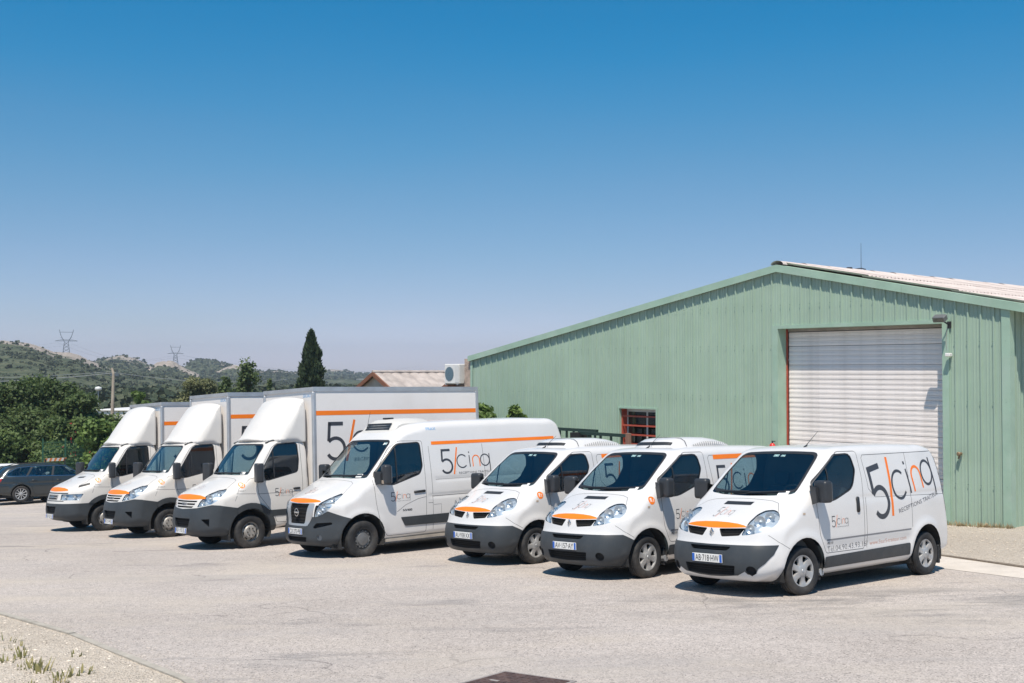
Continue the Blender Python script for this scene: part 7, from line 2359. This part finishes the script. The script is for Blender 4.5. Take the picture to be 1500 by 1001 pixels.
# low white shed
a_ = at_depth(148, 600, 92)
r = empty('white_shed', (a_.x, a_.y, gz(a_.x, a_.y)), R(-8), 'low white flat roofed shed behind the bushes and the pole', 'shed')
hs = a_.z - gz(a_.x, a_.y)
MB().bbox(-.3, 7, 0, 6, -.3, hs - .12, .03).build('wall', mat('shed_white', (.72, .71, .69), .7, var=.05), r)
MB().bbox(-.45, 7.15, -.15, 6.15, hs - .12, hs, .03).build('roof', mat('shed_roof', (.66, .66, .65), .6), r)
MB().box(1.0, 2.2, -.02, .01, .8, 1.9).build('window', M_DARKV, r)
# green mesh fence panel and the striped barrier under it
b0 = ground_at(64, 53); b1 = ground_at(97, 53.5)
r = empty('mesh_fence', b0, math.atan2(b1.y - b0.y, b1.x - b0.x), 'dark green mesh fence panel in front of the trees', 'fence')
Lf = (b1 - b0).length; MF = mat('fence_green', (.015, .075, .045), .5)
for k in range(3):
    MB().box(k * Lf - .03, k * Lf + .03, -.03, .03, -.1, 2.3).build('post', MF, r)
for p_ in range(2):
    mb = MB()
    for i in range(1, 18): mb.box(p_ * Lf + i * Lf / 18 - .006, p_ * Lf + i * Lf / 18 + .006, -.006, .006, .05, 2.2)
    for j in range(11): mb.box(p_ * Lf + .03, p_ * Lf + Lf - .03, -.010, .004, .1 + j * .2, .115 + j * .2)
    mb.build('mesh_panel', MF, r)
b0 = ground_at(66, 50); b1 = ground_at(97, 50.5)
r = empty('striped_barrier', b0, math.atan2(b1.y - b0.y, b1.x - b0.x), 'orange and white striped barrier in front of the mesh fence', 'barrier')
Lb = (b1 - b0).length; zt_ = at_depth(66, 672, 50).z - b0.z
for k in range(9):
    x0_, x1_ = Lb * k / 9, Lb * (k + 1) / 9
    MB().add([(x0_, -.02, zt_ - .13), (x1_, -.02, zt_ - .13), (x1_ + .06, -.02, zt_), (x0_ + .06, -.02, zt_), (x0_, .02, zt_ - .13), (x1_, .02, zt_ - .13), (x1_ + .06, .02, zt_), (x0_ + .06, .02, zt_)],
             [(0, 1, 2, 3), (7, 6, 5, 4), (0, 4, 5, 1), (1, 5, 6, 2), (2, 6, 7, 3), (3, 7, 4, 0)]).build('stripe', mat('barrier_orange', (.50, .17, .05), .6) if k % 2 == 0 else mat('barrier_white', (.50, .49, .47), .7), r)
for x_ in (.05, Lb - .02):
    MB().box(x_ - .03, x_ + .03, -.05, -.02, 0, zt_ - .02).box(x_ - .25, x_ + .25, -.2, .15, 0, .05).build('foot', M_BLACK, r)
# house with a pale tiled roof, behind the nearest truck
ap = at_depth(545.5, 546.5, 62)
HY = -ALPHA
r = empty('tiled_house', (ap.x, ap.y, 0), HY, 'house with pale tiled gable roof and brown verge boards behind the trucks', 'house')
gz0 = gz(ap.x, ap.y) - .5
MT = mat('pale_roof_tile', (.42, .37, .34), .9, var=.22, vscale=1.5, bump=.4, bscale=20, dirt=(.25, .20, .18), dscale=2, damt=.5)
MBR = mat('brown_verge', (.20, .085, .05), .8, var=.15)
hwid, fall, leng = 4.5, 2.25, 16.0
MB().prism([(-hwid + .3, gz0), (hwid - .3, gz0), (hwid - .3, ap.z - fall + .05), (0, ap.z - .12), (-hwid + .3, ap.z - fall + .05)], 'y', .25, leng).build('wall', mat('house_render', (.46, .40, .34), .9, var=.1), r)
for sd in (1, -1):
    mb = MB(); n = 26; vv = []
    ln = math.hypot(hwid, fall)
    for i in range(2):
        for j in range(n * 8 + 1):
            t = j / (n * 8) * leng
            vv.append((sd * hwid * i, t, ap.z - fall * i + .05 * abs(math.sin(math.pi * j / 8))))
    k_ = n * 8 + 1
    mb.add(vv, [(j, k_ + j, k_ + j + 1, j + 1) for j in range(k_ - 1)])
    mb.build('roof', MT, r, smooth=True)
    MB().add([(0, -.02, ap.z + .06), (sd * hwid, -.02, ap.z - fall + .06), (sd * hwid, -.02, ap.z - fall - .17), (0, -.02, ap.z - .17), (0, .08, ap.z + .06), (sd * hwid, .08, ap.z - fall + .06), (sd * hwid, .08, ap.z - fall - .17), (0, .08, ap.z - .17)],
             [(0, 1, 2, 3), (7, 6, 5, 4), (0, 4, 5, 1), (1, 5, 6, 2), (2, 6, 7, 3), (3, 7, 4, 0)]).build('verge_board', MBR, r)
mb = MB()
for q in range(20): mb.tube((0, q * .8, ap.z + .05), (0, q * .8 + .82, ap.z + .05), .10, .09, 8)
mb.build('ridge_tiles', MT, r)
MB().bbox(.0 - .3, .3, 9.0, 9.6, ap.z - .2, ap.z + .0, .02).build('chimney', MBR, r)
# annex at the warehouse's left end with two air conditioners
r = empty('annex', (GO.x, GO.y, 0), -ALPHA, 'rough annex wall with brown roof edge at the left end of the green warehouse', 'annex')
MB().box(XL - .42, XL - .03, .0, .5, -3.3, 2.52).build('masonry_pier', mat('rough_masonry', (.42, .33, .27), .95, var=.25, vscale=5, bump=1.0, bscale=14, dirt=(.20, .15, .12), dscale=4, damt=.6), r)
MB().prism([(XL - 3.1, -3.3), (XL - .43, -3.3), (XL - .43, 2.28), (XL - 3.1, .95)], 'y', .9, 8).build('wall', mat('annex_wall', (.26, .20, .16), .95, var=.2, vscale=3), r)
MB().prism([(XL - 3.3, .95), (XL - .43, 2.34), (XL - .43, 2.48), (XL - 3.3, 1.09)], 'y', .5, 8).build('roof_edge', MBR, r)
MB().path([(XL - .55, .2, 2.1), (XL - .60, .15, 1.6), (XL - .52, .2, 1.1), (XL - .60, .2, .6)], .035, 6).path([(XL - .50, .15, 2.2), (XL - .48, .12, 1.7), (XL - .66, .2, 1.3)], .03, 6).build('pipes', M_BLACK, r)
def aircon(w_, d_, z_, sc, label):
    p = GO + WV * w_ + DV * d_
    a = empty('air_conditioner', (p.x, p.y, z_), -ALPHA, label, 'air conditioner', 'air conditioners on the annex')
    a.scale = (sc, sc, sc)
    MB().bbox(0, .85, 0, .38, 0, .70, .02).build('case', mat('ac_white', (.68, .68, .66), .5, var=.04), a)
    mb = MB(); mb.lathe([(.24, -.004), (.25, -.012), (.02, -.014)], 'y', 28, (.30, 0, .35)); mb.build('fan_grille', mat('ac_grille', (.10, .16, .20), .5), a)
    MB().box(.62, .84, -.006, .0, .05, .65).build('service_panel', mat('ac_panel', (.62, .62, .60), .5), a)
    MB().box(.05, .10, 0, .6, -.05, -.002).box(.72, .77, 0, .6, -.05, -.002).build('bracket', M_ALU, a)
aircon(XL - 1.55, -.05, 1.62, 1.02, 'white air conditioner box nearest the left end of the green wall')
aircon(XL - 3.0, 1.2, 1.55, 1.0, 'white air conditioner partly hidden behind the nearer one')
# steel racks in front of the green wall
MRK = mat('rack_green_black', (.018, .042, .036), .5, .2)
def rack(w0, w1, d_, z_, step, label):
    p = GO + WV * w0 + DV * d_
    a = empty('steel_rack', (p.x, p.y, 0), -ALPHA, label, 'rack', 'steel racks by the green wall')
    L_ = w1 - w0
    zg = min(gz(*wd(w0, d_)), gz(*wd(w1, d_)))
    MB().box(0, L_, -.04, .04, z_ - .09, z_).build('top_rail', MRK, a)
    x_ = .05
    while x_ < L_:
        MB().box(x_ - .022, x_ + .022, -.03, .03, zg, z_ - .09).build('bar', MRK, a); x_ += step
    MB().box(0, L_, -.025, .025, zg + .25, zg + .33).build('bottom_rail', MRK, a)
    return a
rack(-14.6, -11.35, -1.1, .34, .31, 'dark steel rack with upright bars left of the barred window')
rk = rack(-11.2, -9.25, -2.0, .33, .42, 'dark steel rack in front of the barred window')
MB().bbox(1.92, 2.05, -.06, .06, -.05, .36, .01).build('end_post', mat('brown_post', (.20, .11, .08), .7), rk)
MB().box(-.28, .10, -.10, .22, -.9, .29).build('hanging_sheet', M_DARKV, rk)
# ================================================================== small things on the ground
def grass_tuft(rg, n, r, h):
    Q = []
    for i in range(n):
        a = rg.uniform(0, 6.28); q = r * math.sqrt(rg.uniform(0, 1))
        b = np.array([q * math.cos(a), q * math.sin(a), 0]); hh = h * rg.uniform(.4, 1.1)
        lean = np.array([math.cos(a), math.sin(a), 0]) * hh * rg.uniform(.1, .7)
        sd = np.array([-math.sin(a), math.cos(a), 0]) * rg.uniform(.006, .012)
        Q.append([b - sd, b + sd, b + lean * .5 + [0, 0, hh * .6] + sd * .7, b + lean * .5 + [0, 0, hh * .6] - sd * .7])
        Q.append([b + lean * .5 + [0, 0, hh * .6] - sd * .7, b + lean * .5 + [0, 0, hh * .6] + sd * .7, b + lean + [0, 0, hh] + sd * .1, b + lean + [0, 0, hh] - sd * .1])
    return np.array(Q)
M_WEED = leaf_mat('weed_leaf', (.14, .16, .055), (.40, .35, .16), .3, 3.0)
rg = np.random.default_rng(77)
def verge_pt(px, py):
    r_ = pixray(px, py); t = -CAM_H / (r_.z - GA * r_.x - GB * r_.y)
    p = Vector((0, 0, CAM_H)) + r_ * t
    return p
def kerb_side(x, y):
    """distance inside the verge from the kerb line (metres, positive on the gravel)"""
    for (x0, y0), (x1, y1) in zip(kerb_pts[:-1], kerb_pts[1:]):
        if y1 <= y <= y0: return (x0 + (x1 - x0) * (y - y0) / (y1 - y0)) - x
    return -1.0
Q = []
tries = 0
while len(Q) < 230 and tries < 9000:
    tries += 1
    y_ = rg.uniform(2.0, 20.0); x_ = rg.uniform(-16, 0.5)
    k = kerb_side(x_, y_)
    if k < .25 or vnoise(np.array([x_ * .9]), np.array([y_ * .9]), 50)[0] < rg.uniform(-.25, .55): continue
    Q.append(grass_tuft(rg, int(rg.integers(5, 18)), rg.uniform(.05, .18), rg.uniform(.03, .11)) + np.array([x_, y_, gz(x_, y_) + .03]))
for px, py in [(8, 945), (30, 968), (52, 985), (60, 990), (100, 995), (118, 992), (6, 975), (85, 1000), (25, 955), (42, 978)]:
    p = verge_pt(px, py)
    Q.append(grass_tuft(rg, int(rg.integers(8, 18)), rg.uniform(.05, .16), rg.uniform(.05, .13)) + np.array([p.x, p.y, p.z + .03]))
tag(link('weeds', fast_quads('weeds', np.concatenate(Q), M_WEED)), 'sparse dry weeds growing in the pale gravel verge', 'weeds', kind='stuff')
# stones scattered on verge, kerb side and forecourt
def stones(name, pts, smin, smax, m, label):
    V = []; F_ = []
    base = np.array([(1, 0, 0), (-1, 0, 0), (0, 1, 0), (0, -1, 0), (0, 0, 1), (0, 0, -1)], float)
    tri = [(0, 2, 4), (2, 1, 4), (1, 3, 4), (3, 0, 4), (2, 0, 5), (1, 2, 5), (3, 1, 5), (0, 3, 5)]
    for (x, y, z) in pts:
        s = rg.uniform(smin, smax) * np.array([rg.uniform(.7, 1.4), rg.uniform(.7, 1.4), rg.uniform(.4, .8)])
        a = rg.uniform(0, 6.28); c, sn = math.cos(a), math.sin(a)
        P = base * s * rg.uniform(.75, 1.2, (6, 1))
        P = np.stack([P[:, 0] * c - P[:, 1] * sn, P[:, 0] * sn + P[:, 1] * c, P[:, 2]], 1) + np.array([x, y, z + s[2] * .35])
        b = len(V); V += [tuple(p) for p in P]; F_ += [tuple(i + b for i in t) for t in tri]
    return tag(link(name, mesh_from(name, V, F_, m)), label, 'stones', kind='stuff')
pts = []
while len(pts) < 5200:
    y_ = 2.5 + 16 * rg.uniform() ** .8; x_ = rg.uniform(-14, 0.3)
    if kerb_side(x_, y_) < .08: continue
    pts.append((x_, y_, gz(x_, y_) + .03))
stones('gravel_stones', pts, .004, .019, mat('stone_pale', (.74, .66, .56), .95, var=.25, vscale=3), 'loose pale gravel lying on the verge')
pts = []
while len(pts) < 900:
    px, py = rg.uniform(0, 700), rg.uniform(905, 1030)
    k = py - (903 + px * .362)
    if k > -4 or k < -60 or rg.uniform() > math.exp(k / 22.0): continue
    p = verge_pt(px, py); pts.append((p.x, p.y, p.z))
stones('loose_grit', pts, .004, .013, mat('grit_grey', (.46, .42, .38), .95, var=.3, vscale=3), 'loose grit on the asphalt along the kerb')
pts = []
for i in range(900):
    w_ = rg.uniform(-2.0, 6.0); d_ = rg.uniform(-6.0, -.1)
    x_, y_ = wd(w_, d_); pts.append((x_, y_, gz(x_, y_) + .01))
stones('forecourt_stones', pts, .006, .022, mat('stone_beige', (.56, .49, .40), .95, var=.25, vscale=3), 'small stones on the dusty forecourt')
# dry grass at the foot of the wall
Q = []
for i in range(70):
    w_ = rg.uniform(-.9, .75); d_ = -.08 - abs(rg.normal()) * .10
    x_, y_ = wd(w_, d_)
    Q.append(grass_tuft(rg, int(rg.integers(4, 9)), .07, rg.uniform(.05, .16)) + np.array([x_, y_, gz(x_, y_)]))
tag(link('dry_grass', fast_quads('dry_grass', np.concatenate(Q), leaf_mat('dry_weed', (.30, .25, .14), (.48, .38, .24), .25, 3.0))), 'dry grass along the foot of the green wall', 'grass', kind='stuff')
# ================================================================== summer haze over the far hills
hz_m = bpy.data.materials.new('summer_haze'); hz_m.use_nodes = True
_n = hz_m.node_tree
for _x in list(_n.nodes):
    if _x.type != 'OUTPUT_MATERIAL': _n.nodes.remove(_x)
_v = _n.nodes.new('ShaderNodeVolumePrincipled')
_v.inputs['Color'].default_value = (.80, .88, .97, 1)
_v.inputs['Density'].default_value = 0.00036
_v.inputs['Anisotropy'].default_value = 0.2
_n.links.new(_v.outputs['Volume'], [x for x in _n.nodes if x.type == 'OUTPUT_MATERIAL'][0].inputs['Volume'])
_mb = MB().box(-1750, 420, -40, 2050, -75, 46)
_h = _mb.build('haze', hz_m)
tag(_h, 'thin summer haze in the air over the yard and hills', 'haze', kind='stuff')
